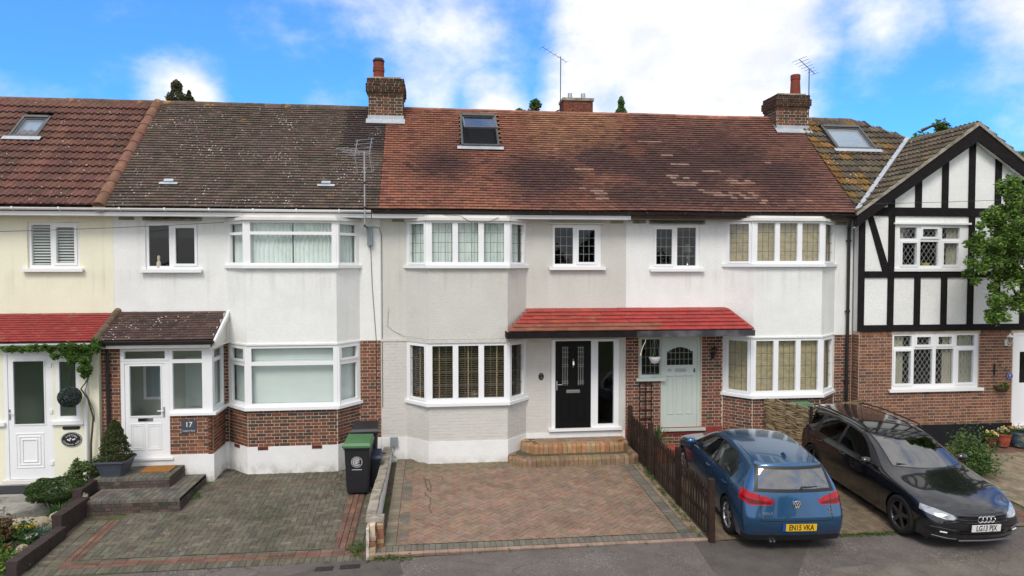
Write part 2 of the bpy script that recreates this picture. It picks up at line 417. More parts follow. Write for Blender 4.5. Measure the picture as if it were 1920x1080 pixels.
_u = [(-.5, -.5, -.5), (.5, -.5, -.5), (.5, .5, -.5), (-.5, .5, -.5), (-.5, -.5, .5), (.5, -.5, .5), (.5, .5, .5), (-.5, .5, .5)]
_uf = [(0, 3, 2, 1), (4, 5, 6, 7), (0, 1, 5, 4), (1, 2, 6, 5), (2, 3, 7, 6), (3, 0, 4, 7)]
def unit_block(name, m, ch=.0):
    """unit block; ch chamfers the +z rim so that edges catch light"""
    if not ch: return piece_mesh(name, _u, _uf, m)
    a = .5 - ch
    vs = _u[:4] + [(-.5, -.5, .5 - ch), (.5, -.5, .5 - ch), (.5, .5, .5 - ch), (-.5, .5, .5 - ch)] + [(-a, -a, .5), (a, -a, .5), (a, a, .5), (-a, a, .5)]
    fs = [(0, 3, 2, 1), (8, 9, 10, 11)] + [(i, (i + 1) % 4, 4 + (i + 1) % 4, 4 + i) for i in range(4)] + [(4 + i, 4 + (i + 1) % 4, 8 + (i + 1) % 4, 8 + i) for i in range(4)]
    return piece_mesh(name, vs, fs, m)

def emit(name, parent, me, items, limit=300):
    """items: (world matrix, colour). The ones nearest the camera become objects that share a mesh, the rest one joined part."""
    items = sorted(items, key=lambda it: (it[0].translation - CAM).length)
    off = Matrix.Translation(-wl(parent))
    for Mx, c in items[:limit]:
        o = bpy.data.objects.new(name, me); COL.objects.link(o); o.parent = parent
        o.matrix_local = off @ Mx; o.color = (*c, 1)
    rest = items[limit:]
    if rest:
        n = len(me.vertices); co = np.empty(n * 3); me.vertices.foreach_get('co', co); co = co.reshape(-1, 3)
        Ms = np.array([np.array(m_) for m_, _ in rest]); cs = np.array([c for _, c in rest])
        V = np.einsum('kij,nj->kni', Ms[:, :3, :3], co) + Ms[:, None, :3, 3]
        fs = [tuple(p.vertices) for p in me.polygons]
        F = []
        for k in range(len(rest)):
            b = k * n; F += [tuple(i + b for i in f) for f in fs]
        flip = np.linalg.det(Ms[0, :3, :3]) < 0
        m2 = bpy.data.meshes.new(name); m2.from_pydata(V.reshape(-1, 3), [], F)
        a = m2.color_attributes.new('col', 'FLOAT_COLOR', 'POINT')
        cc_ = np.ones((len(rest), n, 4), np.float32); cc_[:, :, :3] = cs[:, None, :]
        a.data.foreach_set('color', cc_.ravel())
        m2.materials.append(me.materials[0]); m2.update()
        o = bpy.data.objects.new(name, m2); COL.objects.link(o); o.parent = parent; o.location = -wl(parent)
        o['kind'] = 'stuff'

class Fr:
    """a vertical face: u runs along it, d is distance out of it, z is height"""
    def __init__(s, x, y, x2, y2):
        s.o = Vector((x, y, 0)); v = Vector((x2 - x, y2 - y, 0)); s.len = v.length; s.u = v.normalized(); s.n = Vector((s.u.y, -s.u.x, 0))
    def p(s, u, d, z): q = s.o + s.u * u + s.n * d; return (q.x, q.y, z)
    def box(s, mb, u0, u1, z0, z1, d0, d1):
        p = s.p
        return mb.hexa([p(u0, d1, z0), p(u1, d1, z0), p(u1, d0, z0), p(u0, d0, z0), p(u0, d1, z1), p(u1, d1, z1), p(u1, d0, z1), p(u0, d0, z1)])
    def mat(s, u, d, z, su, sd, sz):
        """matrix for a unit block whose +z faces out of the wall"""
        m = Matrix.Identity(4); q = s.o + s.u * u + s.n * d
        m.col[0] = (*(s.u * su), 0); m.col[1] = (0, 0, sz, 0); m.col[2] = (*(s.n * sd), 0); m.col[3] = (q.x, q.y, z, 1)
        return m
    def holes(s, mb, u0, u1, z0, z1, hs, d0, d1):
        us = sorted({u0, u1, *[min(max(h[i], u0), u1) for h in hs for i in (0, 1)]})
        zs = sorted({z0, z1, *[min(max(h[i], z0), z1) for h in hs for i in (2, 3)]})
        for i in range(len(us) - 1):
            run = None
            for j in range(len(zs) - 1):
                uc, zc = (us[i] + us[i + 1]) / 2, (zs[j] + zs[j + 1]) / 2
                inside = any(h[0] < uc < h[1] and h[2] < zc < h[3] for h in hs)
                if inside:
                    if run is not None: s.box(mb, us[i], us[i + 1], run, zs[j], d0, d1); run = None
                elif run is None: run = zs[j]
            if run is not None: s.box(mb, us[i], us[i + 1], run, zs[-1], d0, d1)
        return mb
    def ring(s, mb, u0, u1, z0, z1, w, d0, d1):
        s.box(mb, u0, u0 + w, z0, z1, d0, d1); s.box(mb, u1 - w, u1, z0, z1, d0, d1)
        s.box(mb, u0 + w, u1 - w, z0, z0 + w, d0, d1); s.box(mb, u0 + w, u1 - w, z1 - w, z1, d0, d1)

FX = Fr(0, 0, 1, 0)          # the plane of the fronts: u = world X
def FY(y): return Fr(0, y, 1, y)

def jit(c, a=.15, hue=.06):
    k = 1 + rnd.uniform(-a, a)
    return tuple(max(0.003, x * k * (1 + rnd.uniform(-hue, hue))) for x in c)

def brick_col(pal): return jit(rnd.choice(pal), .16 if len(pal) > 1 else .015, .05 if len(pal) > 1 else .005)
PAL17 = [(.205, .082, .052), (.225, .09, .056), (.18, .075, .05), (.155, .07, .05), (.105, .064, .05), (.25, .10, .06)]
PAL_BAY17 = [(.185, .076, .048), (.21, .082, .05), (.12, .064, .046), (.08, .055, .044), (.155, .07, .05)]
PAL19 = [(.17, .078, .054), (.20, .084, .056), (.135, .07, .052), (.10, .062, .05), (.215, .076, .055)]
PAL20 = [(.235, .112, .070), (.21, .10, .064), (.265, .122, .074), (.18, .09, .062), (.15, .08, .06), (.225, .095, .062)]
PAL_STACK = [(.13, .06, .04), (.085, .055, .04), (.16, .062, .04), (.065, .045, .035), (.10, .06, .042)]

def bricks(F, u0, u1, z0, z1, pal, hs=(), phase=0, proud=.007, course=.075):
    items = []; n = round((z1 - z0) / course)
    c = (z1 - z0) / max(n, 1)
    for j in range(n):
        za, zb = z0 + j * c, z0 + (j + 1) * c; zc = (za + zb) / 2
        cuts = [(h[0], h[1]) for h in hs if h[2] < zc < h[3]]
        u = u0 - .34 + (.17 if (j + phase) % 2 else 0); k = 0
        while u < u1:
            ln = .215 if k % 2 == 0 else .1025
            segs = [(max(u, u0 + .004), min(u + ln, u1 - .004))]
            for a, b in cuts:
                ns = []
                for s0, s1 in segs:
                    if b <= s0 or a >= s1: ns.append((s0, s1))
                    else:
                        if a > s0: ns.append((s0, a))
                        if b < s1: ns.append((b, s1))
                segs = ns
            for s0, s1 in segs:
                if s1 - s0 > .02:
                    pr = proud + rnd.uniform(-.002, .002)
                    items.append((F.mat((s0 + s1) / 2, pr - .012, zc + rnd.uniform(-.001, .001), s1 - s0 - .003, .024, c - .0145), brick_col(pal)))
            u += ln + .0105; k += 1
    return items

BR = unit_block('brick', M['brick'], .0)
PBR = unit_block('painted_brick', M['painted_brick'], .0)
CBR = unit_block('chimney_brick', M['brick'], .0)

def gz(X, Y):
    b = -.1 if X <= -1.08 else (0 if X < 4.75 else -.03)
    return b - .065 * max(0, -Y - .6)
EDGE = -4.75
def pz(X, Y):          # pavement
    b = -.1 + .1 * min(max((X + 6) / 9, 0), 1) - .03 * min(max((X - 4.2) / 1.2, 0), 1)
    return b - .065 * (-EDGE - .6) - .02 - .02 * (EDGE - Y)
# ------------------------------------------------------------------ ground, pavement, road
def sheet(name, xs, ys, zf, m, **k):
    mb = MB(); nx, ny = len(xs), len(ys)
    vs = [(x, y, zf(x, y)) for y in ys for x in xs]
    fs = [(j * nx + i, j * nx + i + 1, (j + 1) * nx + i + 1, (j + 1) * nx + i) for j in range(ny - 1) for i in range(nx - 1)]
    return struct(name, mb.add(vs, fs), m, fix=False)
def lin(a, b, n): return [a + (b - a) * i / n for i in range(n + 1)]
M['ground'] = mat('far_ground', (.07, .09, .035), .95, .3, .3)
sheet('ground', [-800, -60, 60, 900], [-900, -200, -30, 30, 300, 1500], lambda x, y: -.95, M['ground'])
RY = EDGE - 2.4
sheet('road', lin(-60, 60, 30), lin(RY - 7.5, RY - .12, 6), lambda x, y: pz(x, RY) - .12, M['asphalt_old'])
kerb = MB()
for i in range(-65, 65):
    x = i * .914
    kerb.prism([(x, RY - .12), (x + .905, RY - .12), (x + .905, RY), (x, RY)], lambda p: pz(p[0], RY) - .2, lambda p: pz(p[0], RY))
struct('kerb', kerb, M['kerb'])
PXS = [-60, -40, -20] + lin(-14, 20, 68) + [40, 60]
sheet('pavement', PXS, lin(RY, EDGE, 6), pz, M['asphalt'])
def inpoly(x, y, P):
    c = False
    for i in range(len(P)):
        x1, y1 = P[i]; x2, y2 = P[i - 1]
        if (y1 > y) != (y2 > y) and x < (x2 - x1) * (y - y1) / (y2 - y1) + x1: c = not c
    return c
def clipconv(S, C):
    """Sutherland-Hodgman clip of a polygon by a convex counter-clockwise one"""
    for i in range(len(C)):
        a, b = C[i - 1], C[i]; o = []
        f = lambda p: (b[0] - a[0]) * (p[1] - a[1]) - (b[1] - a[1]) * (p[0] - a[0])
        for k in range(len(S)):
            p, q = S[k - 1], S[k]; fp, fq = f(p), f(q)
            if fp >= 0: o.append(p)
            if fp * fq < 0: t = fp / (fp - fq); o.append((p[0] + (q[0] - p[0]) * t, p[1] + (q[1] - p[1]) * t))
        S = o
        if not S: return []
    return S
def patch(poly, m, name, lift=.004):
    mb = MB(); ar = sum(poly[i - 1][0] * poly[i][1] - poly[i][0] * poly[i - 1][1] for i in range(len(poly)))
    if ar < 0: poly = poly[::-1]
    for a, b in zip(PXS, PXS[1:]):          # strips between the same lines as the sheet below, so that it lies flat on it
        c = clipconv([(a, -12), (b, -12), (b, 0), (a, 0)], poly)
        if len(c) > 2: mb.add([(x, y, pz(x, y) + lift) for x, y in c], [tuple(range(len(c)))])
    return struct(name, mb, m, fix=False)
patch([(4.45, EDGE - .02), (6.6, EDGE - .02), (5.6, -6.1), (4.6, -6.6), (4.35, -5.8)], M['asphalt_new'], 'asphalt_patch')
patch([(-6, -5.55), (.2, -5.55), (.2, -6.9), (-6, -6.9)], M['asphalt_old'], 'asphalt_patch')
patch([(6.3, -5.9), (12, -5.55), (12, -6.9), (5.4, -6.9)], M['asphalt_old'], 'asphalt_patch')
patch([(-1.5, EDGE - .02), (-.62, EDGE - .02), (-.5, -5.3), (-.9, -6.0), (-2.2, -6.1), (-2.4, -5.2)], M['asphalt_new'], 'asphalt_patch')
for (x0, x1, y0) in ((-1.9, -1.62, -4.95), (-1.52, -1.2, -4.93)):
    mb = MB().add([(x, y, pz(x, y) + .012) for x, y in ((x0, y0 - .12), (x1, y0 - .12), (x1, y0 + .02), (x0, y0 + .02))], [(0, 1, 2, 3)])
    struct('utility_cover', mb, M['black_iron'], fix=False)

PB = unit_block('paving_block', M['block'], .04)
PBG = unit_block('paving_block', M['block_grey'], .04)
def gmat(cx, cy, ang, lx, ly, dz=0.0):
    z = gz(cx, cy); e = .05
    sx = (gz(cx + e, cy) - gz(cx - e, cy)) / (2 * e); sx = max(-.1, min(.1, sx))
    sy = .065 if cy < -.6 else 0
    u = Vector((math.cos(ang), math.sin(ang), 0)); v = Vector((-math.sin(ang), math.cos(ang), 0))
    u.z = u.x * sx + u.y * sy; v.z = v.x * sx + v.y * sy
    w = u.cross(v).normalized(); u *= lx; v *= ly; w *= .05
    m = Matrix.Identity(4); m.col[0] = (*u, 0); m.col[1] = (*v, 0); m.col[2] = (*w, 0); m.col[3] = (cx, cy, z - .025 + dz, 1)
    return m
def herring(P, ang, colf, items, cut, lx=.2, ly=.1, j=.006):
    """herringbone inside the convex polygon P; whole blocks go to items, cut ones to one mesh"""
    ca, sa = math.cos(ang), math.sin(ang)
    xs = [p[0] for p in P]; ys = [p[1] for p in P]; cx, cy = (min(xs) + max(xs)) / 2, (min(ys) + max(ys)) / 2
    rad = max(max(xs) - min(xs), max(ys) - min(ys)) * .75 + .5; n = int(rad / .1)
    for a in range(-n, n):
        for b in range(-n, n):
            # 90 degree herringbone on a 0.1 m grid
            k = (a - b) % 4
            if k == 0: r = (a * .1, b * .1, .2, .1)
            elif k == 3: r = (a * .1, b * .1, .1, .2)
            else: continue
            x0, y0, w, h = r
            if math.hypot(x0, y0) > rad: continue
            pts = [(x0 + j / 2, y0 + j / 2), (x0 + w - j / 2, y0 + j / 2), (x0 + w - j / 2, y0 + h - j / 2), (x0 + j / 2, y0 + h - j / 2)]
            W_ = [(cx + x * ca - y * sa, cy + x * sa + y * ca) for x, y in pts]
            ins = [inpoly(x, y, P) for x, y in W_]
            mx, my = sum(p[0] for p in W_) / 4, sum(p[1] for p in W_) / 4
            if all(ins):
                items.append((gmat(mx, my, ang, w - j, h - j, rnd.uniform(-.003, .003)), colf(mx, my)))
            elif any(ins) or inpoly(mx, my, P):
                C = clipconv(W_, P)
                if len(C) > 2:
                    c = colf(mx, my); o = len(cut.v)
                    cut.add([(x, y, gz(x, y)) for x, y in C], [tuple(range(len(C)))], c)
def row_blocks(x0, y0, x1, y1, wid, ln, colf, items, soldier=True, j=.006):
    """a line of blocks from one point to another, laid across (soldier) or along it"""
    d = Vector((x1 - x0, y1 - y0)); tot = d.length; a = math.atan2(d.y, d.x); n = max(1, round(tot / ln)); s = tot / n
    for i in range(n):
        t = (i + .5) / n; x, y = x0 + d.x * t, y0 + d.y * t
        items.append((gmat(x, y, a, s - j, wid - j, rnd.uniform(-.003, .003)), colf(x, y)))

# --- paved drive in front of the middle house: pink herringbone with a grey border
sheet('middle_drive', lin(-1.08, 4.74, 12), lin(EDGE, .05, 16), lambda x, y: gz(x, y) - .022, M['joint'])
drive = bpy.data.objects['middle_drive']
def pink(x, y):
    f = .5 + .5 * math.sin(x * 1.3 + 1.1) * math.cos(y * 1.7 + x)
    c = rnd.choice([(.235, .165, .12), (.245, .168, .122), (.225, .163, .123), (.24, .172, .128), (.25, .16, .115)])
    g = min(1, max(0, (y + 1.35) / .6)) * .55 + (.15 if x > 3.6 else 0) * f
    return jit(tuple(a * (1 - g) + b * g for a, b in zip(c, (.17, .155, .095))), .10, .05)
def grey(x, y): return jit(rnd.choice([(.150, .138, .112), (.135, .126, .104), (.165, .15, .122)]), .12, .04)
def greygreen(x, y):
    return jit(rnd.choice([(.128, .116, .088), (.108, .100, .078), (.146, .132, .10), (.12, .108, .084)]), .13, .05)
def rust(x, y): return jit(rnd.choice([(.165, .095, .072), (.145, .088, .068), (.18, .10, .075)]), .13, .05)
items, cut = [], MB()
herring([(-.66, EDGE + .33), (4.30, EDGE + .33), (4.22, -.42), (-.66, -.42)], R(45), pink, items, cut)
for k in range(2): row_blocks(-.55 - .21 * k - .005, EDGE + .33, -.55 - .21 * k - .005, -.1, .2, .103, grey if k == 0 else lambda x, y: jit((.20, .17, .13), .15), items)
row_blocks(-1.02, EDGE + .22, 4.72, EDGE + .22, .2, .103, grey, items)
row_blocks(-1.02, EDGE + .055, 4.72, EDGE + .055, .1, .206, lambda x, y: jit((.30, .21, .165), .12), items)
row_blocks(4.42, EDGE + .33, 4.34, -1.0, .2, .103, grey, items)
for k in range(2): row_blocks(4.58 + .1 * k - .002, EDGE + .33, 4.50 + .1 * k - .002, -1.0, .1, .206, lambda x, y: jit((.24, .18, .13), .15), items)
emit('paving_block', drive, PB, items)
o = obj('cut_block', cut, M['block'], drive, fix=False); o['kind'] = 'stuff'

def stain(pts, w):
    mb = MB(); vs = []
    P_ = []
    for (x0, y0), (x1, y1) in zip(pts, pts[1:]):
        for k in range(5): P_.append((x0 + (x1 - x0) * k / 5 + rnd.gauss(0, .008), y0 + (y1 - y0) * k / 5 + rnd.gauss(0, .008)))
    P_.append(pts[-1])
    for i, p in enumerate(P_):
        q = P_[min(i + 1, len(P_) - 1)]; o_ = P_[max(i - 1, 0)]; d = Vector((q[0] - o_[0], q[1] - o_[1])); d = d.normalized() if d.length > 1e-6 else Vector((1, 0)); ww = w * rnd.uniform(.5, 1.3)
        for s in (-1, 1): x, y = p[0] - d.y * ww * s / 2, p[1] + d.x * ww * s / 2; vs.append((x, y, gz(x, y) + .006))
    mb.add(vs, [(2 * i, 2 * i + 1, 2 * i + 3, 2 * i + 2) for i in range(len(P_) - 1)]); o = obj('damp_stain', mb, M['stain'], drive, fix=False)
stain([(-.24, -1.38), (-.18, -1.79), (-.16, -2.08), (-.09, -2.18), (-.08, -1.85), (-.12, -1.57), (-.19, -1.46)], .035)
stain([(-.18, -2.17), (-.2, -2.31), (-.12, -2.45), (-.08, -2.54), (-.10, -2.76), (-.12, -2.99), (-.07, -3.18)], .03)
stain([(.12, -1.36), (.18, -1.48), (.14, -1.6)], .03)
# --- drive in front of the left house: grey-green blocks with a rust-red line
P17 = [(-6.45, EDGE), (-1.1, EDGE), (-1.1, .05), (-7.0, .05), (-7.0, -2.0)]
sheet('left_drive', lin(-7.0, -1.081, 12), lin(EDGE, .05, 16), lambda x, y: gz(x, y) - .022, M['joint'])
dl = bpy.data.objects['left_drive']
items, cut = [], MB()
rx0, rx1, ry0, ry1 = -6.02, -1.72, -4.33, -2.98
herring([(-5.8, EDGE + .52), (-1.74, EDGE + .52), (-1.74, -1.15), (-5.8, -1.15)], 0, greygreen, items, cut)
row_blocks(-6.8, EDGE + .15, -1.1, EDGE + .15, .2, .103, greygreen, items)
for k in range(2): row_blocks(-6.05, EDGE + .3 + .105 * k, -1.1, EDGE + .3 + .105 * k, .1, .206, rust, items)
row_blocks(-6.05, EDGE + .46, -1.1, EDGE + .46, .1, .206, greygreen, items)
for k in range(3): row_blocks(-1.69 + .105 * k, EDGE + .52, -1.69 + .105 * k, -.95, .1, .206, rust, items)
for k in range(2): row_blocks(-1.32 + .16 * k, EDGE + .52, -1.32 + .16 * k, -.4, .15, .103, greygreen, items)
for k in range(2): row_blocks(-5.86 - .105 * k, EDGE + .3, -5.86 - .105 * k, -2.7, .1, .206, rust, items)
for k in range(2): row_blocks(-6.12 - .206 * k, EDGE + .25, -6.12 - .206 * k, -2.7, .2, .103, greygreen, items)
for k in range(2): row_blocks(-4.75 - .05, -1.2 - .105 * k, -1.76, -1.2 - .105 * k + .1, .1, .206, rust if k == 0 else greygreen, items)
for k in range(3): row_blocks(-5.6, -2.35 - .0 + .206 * k, -4.6, -2.35 + .206 * k, .2, .103, greygreen, items)
for k in range(5): row_blocks(-4.72, -1.05 + .206 * k, -1.1, -1.05 + .206 * k, .2, .103, greygreen, items)
emit('paving_block', dl, PBG, items)
o = obj('cut_block', cut, M['block_grey'], dl, fix=False); o['kind'] = 'stuff'

# --- paving under the cars and up to the right-hand house
sheet('right_drive', lin(4.741, 20, 40), lin(EDGE, .05, 16), lambda x, y: gz(x, y) - .022, M['joint'])
dr = bpy.data.objects['right_drive']
items, cut = [], MB()
def olive(x, y): return jit(rnd.choice([(.175, .135, .092), (.155, .12, .085), (.19, .145, .10), (.165, .13, .095)]), .13, .05)
herring([(4.85, EDGE + .03), (10.9, EDGE + .03), (10.9, -.62), (4.85, -.62)], 0, olive, items, cut)
herring([(11.5, EDGE + .03), (19, EDGE + .03), (19, -1.0), (11.5, -1.0)], 0, lambda x, y: jit(rnd.choice([(.24, .20, .135), (.22, .18, .125), (.26, .21, .15)]), .12), items, cut)
for k in range(2): row_blocks(11.0 + .21 * k, EDGE + .1, 11.0 + .21 * k, -.6, .2, .103, rust, items)
for k in range(2): row_blocks(11.4, -.93 + .206 * k, 19, -.93 + .206 * k, .2, .103, rust, items)
emit('paving_block', dr, PB, items)
o = obj('cut_block', cut, M['block'], dr, fix=False); o['kind'] = 'stuff'
# red and grey band across the far drive
# ------------------------------------------------------------------ houses
PARTY = [-12.85, -7.04, -1.23, 4.58, 10.40]
EV_Y, EV_Z, SL = -.42, 5.74, .945          # eaves line and roof slope
RIDGE_Y = 2.7; RIDGE_Z = EV_Z + SL * (RIDGE_Y - EV_Y)
AL = math.atan(SL)

def house(name, label, X0, X1, group, fy=0.0):
    h = thing(name, label, 'house', ((X0 + X1) / 2, fy, 0), group)
    sh = MB()
    for x in (X0, X1 - .1): sh.box(x, x + .1, fy + .26, 5.9, -.3, 5.5)
    sh.box(X0 + .101, X1 - .101, 5.7, 5.9, -.3, 5.5)
    sh.box(X0 + .101, X1 - .101, fy + .26, 5.699, .15, .42); sh.box(X0 + .101, X1 - .101, fy + .26, 5.699, 2.8, 3.0); sh.box(X0 + .101, X1 - .101, fy + .26, 5.699, 5.35, 5.5)
    sh.box((X0 + X1) / 2 + .4, (X0 + X1) / 2 + .5, 1.2, 5.699, .421, 2.79); sh.box((X0 + X1) / 2 + .4, (X0 + X1) / 2 + .5, 1.2, 5.699, 3.01, 5.34)
    sh.box(X0 + .101, X1 - .101, 3.2, 3.3, .421, 2.79); sh.box(X0 + .101, X1 - .101, 3.2, 3.3, 3.01, 5.34)
    obj('room_shell', sh, M['interior'], h)
    return h

def window(par, F, u0, u1, z0, z1, panes, fw=.055, out_=.0, sash=(), lead=None, leadm='leading', m='upvc', glass='glass', name='window', sill=True, gd=None, thick=.075, sillm=None, silld=.09, silld2=.07):
    """frame with a real opening for each pane; panes are (u0,u1,z0,z1)"""
    mb = MB(); F.holes(mb, u0, u1, z0, z1, panes, out_ - thick, out_)
    w = obj(name, mb, M[m], par)
    for i, (a, b, c, d) in enumerate(panes):
        g = MB(); F.box(g, a - .004, b + .004, c - .004, d + .004, out_ - .042, out_ - .034)
        obj('pane', g, M[glass], w)
        if i in sash:
            s = MB(); F.ring(s, a - .05, b + .05, c - .05, d + .05, .053, out_ - .002, out_ + .022); obj('sash', s, M[m], w)
        if lead:
            l = MB(); kind, nu, nz_ = lead if isinstance(lead, tuple) else lead[i]
            t = .005 if leadm == 'leading' else .0036; dd = out_ - .030
            if kind == 'grid':
                for k in range(1, nu):
                    u = a + (b - a) * k / nu; F.box(l, u - t, u + t, c, d, dd - .004, dd)
                for k in range(1, nz_):
                    z = c + (d - c) * k / nz_; F.box(l, a, b, z - t, z + t, dd - .003, dd + .001)
            elif kind == 'diamond':
                s = nu; asp = 1.45
                def seg(p, q):
                    du, dz = q[0] - p[0], q[1] - p[1]; n_ = math.hypot(du, dz)
                    if n_ < .02: return
                    nu_, nz2_ = -dz / n_ * t, du / n_ * t
                    P_ = [(p[0] - nu_, p[1] - nz2_), (q[0] - nu_, q[1] - nz2_), (q[0] + nu_, q[1] + nz2_), (p[0] + nu_, p[1] + nz2_)]
                    l.hexa([F.p(x, dd, z) for x, z in P_] + [F.p(x, dd - .004, z) for x, z in P_])
                for sg in (1, -1):
                    k = -40
                    while k < 60:
                        # line z = c + asp*sg*(u-a) + k*s*asp
                        z_at = lambda u: c + asp * sg * (u - a) + k * s * asp
                        pts = []
                        for u in (a, b):
                            if c <= z_at(u) <= d: pts.append((u, z_at(u)))
                        for z in (c, d):
                            u = a + (z - c - k * s * asp) / (asp * sg)
                            if a < u < b: pts.append((u, z))
                        if len(pts) >= 2:
                            pts.sort(); seg(pts[0], pts[-1])
                        k += 1
            if l.v: obj('leading', l, M[leadm], w)
    if sill:
        s = MB(); F.box(s, u0 - .09, u1 + .09, z0 - .05, z0 - .002, -.05, silld); F.box(s, u0 - .09, u1 + .09, z0 - .075, z0 - .0501, silld - .03, silld)
        obj('sill', s, M[sillm or m], w)
    return w

def wavy(F, u0, u1, z0, z1, d, amp=.02, wl_=.09, th=.004):
    mb = MB(); n = max(6, int((u1 - u0) / .012)); vs = []; ph = rnd.uniform(0, 6)
    for z in (z0, z1):
        for i in range(n + 1):
            u = u0 + (u1 - u0) * i / n
            vs.append(F.p(u, d + amp * math.sin(2 * math.pi * u / wl_ + ph + 1.5 * math.sin(u * 7)), z))
    mb.add(vs, [(i, i + 1, n + 2 + i, n + 1 + i) for i in range(n)])
    return mb
def curtain(F, u0, u1, z0, z1, d, label, m='net', group=None, amp=.02, wl_=.09, name='curtain', cat='curtain'):
    o = obj(name, wavy(F, u0, u1, z0, z1, d, amp, wl_), M[m], smooth=True, fix=False)
    return tag(o, label, cat, group)
_slats = {}
def blind(F, u0, u1, z0, z1, d, label, m, pitch=.05, wid=.045, ang=70, tapes=(), group=None, roll=True):
    b = thing('window_blind', label, 'blind', F.p((u0 + u1) / 2, d, z0), group)
    key = m
    if key not in _slats: _slats[key] = piece_mesh('slat', _u, _uf, M[m])
    n = int((z1 - z0) / pitch); it = []
    for i in range(n):
        z = z0 + (i + .5) * pitch
        Mx = F.mat((u0 + u1) / 2, d, z, 1, 1, 1)
        u = F.u * (u1 - u0); a = R(ang)
        w = (F.n * math.cos(a) + Vector((0, 0, -math.sin(a)))) ; t = (F.n * math.sin(a) + Vector((0, 0, math.cos(a))))
        X = Matrix.Identity(4); X.col[0] = (*u, 0); X.col[1] = (*(w * wid), 0); X.col[2] = (*(t * .003), 0); X.col[3] = (*F.p((u0 + u1) / 2, d, z), 1)
        o = bpy.data.objects.new('slat', _slats[key]); COL.objects.link(o); o.parent = b; o.matrix_local = Matrix.Translation(-wl(b)) @ X
    for t_ in tapes:
        u = u0 + (u1 - u0) * t_; mb = MB(); F.box(mb, u - .012, u + .012, z0, z1, d + .022, d + .024); obj('tape', mb, M['tape'], b)
    return b

def bay(h, X0, xf0, xf1, X1, d, hz, wm, low, up, pal=None, painted=None, plz=.5, sides='lr', adj='', lowm='upvc'):
    """two-storey canted bay: plinth, brick or painted base, lower lights, rendered apron, upper lights"""
    A, B, C, D = (X0, 0), (xf0, -d), (xf1, -d), (X1, 0)
    def poly(e, back=.0):
        k = e * .414
        return [(X0 - k * 2.2, back), (X0 - k * 2.2, 0), (xf0 - k, -d - e), (xf1 + k, -d - e), (X1 + k * 2.2, 0), (X1 + k * 2.2, back)] if e else [(X0, back), (xf0, -d), (xf1, -d), (X1, back)]
    L0, L1, U0, U1 = hz
    b = MB(); b.prism([(X0, -.001), (xf0, -d), (xf1, -d), (X1, -.001)], -.4, L0 - .05)
    base = obj('bay_base', b, M['mortar'] if not painted else M[painted], h)
    b = MB(); b.prism([(X0 - .02, -.001), (xf0 - .01, -d - .022), (xf1 + .01, -d - .022), (X1 + .02, -.001)], -.5, plz)
    if plz > .1: obj('bay_plinth', b, M['plinth'], h)
    b = MB(); b.prism([(X0, -.001), (xf0, -d), (xf1, -d), (X1, -.001)], L1 + .001, U0 - .05)
    # bellmouth drip at the foot of the render
    b.prism([(X0 - .03, -.001), (xf0 - .015, -d - .03), (xf1 + .015, -d - .03), (X1 + .03, -.001)], L1 + .0, L1 + .035)
    obj('bay_render', b, wm, h)
    b = MB(); b.prism([(X0 - .05, -.001), (xf0 - .03, -d - .07), (xf1 + .03, -d - .07), (X1 + .05, -.001)], U1 + .001, U1 + .065)
    b.prism([(X0 + .02, -.001), (xf0 + .02, -d + .0), (xf1 - .02, -d + .0), (X1 - .02, -.001)], U1 + .066, U1 + .12)
    obj('bay_roof', b, M['upvc_dirty'], h)
    FA, FB, FC = Fr(*A, *B), Fr(*B, *C), Fr(*C, *D)
    for which, (z0, z1), spec in (('lower', (L0, L1), low), ('upper', (U0, U1), up)):
        bw = bpy.data.objects.new('bay_window', None); COL.objects.link(bw); bw.parent = h; bw.location = Vector((B[0], B[1], z0)) - wl(h); WORLD[bw.name] = Vector((B[0], B[1], z0))
        for p in (B, C):
            w = MB(); w.prism([(p[0] - .05, p[1] + .01), (p[0] + .05, p[1] + .01), (p[0] + .045, p[1] + .1), (p[0] - .045, p[1] + .1)], z0, z1); obj('corner_post', w, M[lowm], bw)
        for key, F in (('l', FA), ('c', FB), ('r', FC)):
            sp = spec[key]
            g = lambda u0, u1, z0_, z1_: (u0 * F.len, u1 * F.len, z0 + (z1 - z0) * z0_, z0 + (z1 - z0) * z1_)
            panes = [g(*p) for p in sp['panes']]
            e0, e1 = (.0, F.len)
            mb = MB(); F.holes(mb, e0, e1, z0, z1, panes, -.07, 0); obj('frame', mb, M[lowm], bw)
            for i, (a, b_, c, dd) in enumerate(panes):
                gl = MB(); F.box(gl, a - .003, b_ + .003, c - .003, dd + .003, -.042, -.035); obj('pane', gl, M['glass'], bw)
                if i in sp.get('sash', ()):
                    s = MB(); F.ring(s, a - .042, b_ + .042, c - .042, dd + .042, .045, -.001, .02); obj('sash', s, M[lowm], bw)
                if 'lead' in sp:
                    nu, nz_ = sp['lead']; l = MB(); t = .0045
                    for k in range(1, nu): u = a + (b_ - a) * k / nu; F.box(l, u - t, u + t, c, dd, -.034, -.03)
                    for k in range(1, nz_): z = c + (dd - c) * k / nz_; F.box(l, a, b_, z - t, z + t, -.033, -.029)
                    obj('leading', l, M['leading'], bw)
        s = MB(); s.prism([(X0 - .07, -.0), (xf0 - .045, -d - .085), (xf1 + .045, -d - .085), (X1 + .07, -.0)], z0 - .049, z0 - .001)
        s.prism([(X0 - .07, -.0), (xf0 - .045, -d - .085), (xf1 + .045, -d - .085), (X1 + .07, -.0)], z0 - .07, z0 - .0495)
        obj('sill', s, M[lowm], bw)
    it = []
    if pal:
        for F in (FA, FB, FC): it += bricks(F, 0.003, F.len - .003, plz, L0 - .07, pal, proud=.007 if not painted else .004)
    return it, (FA, FB, FC)

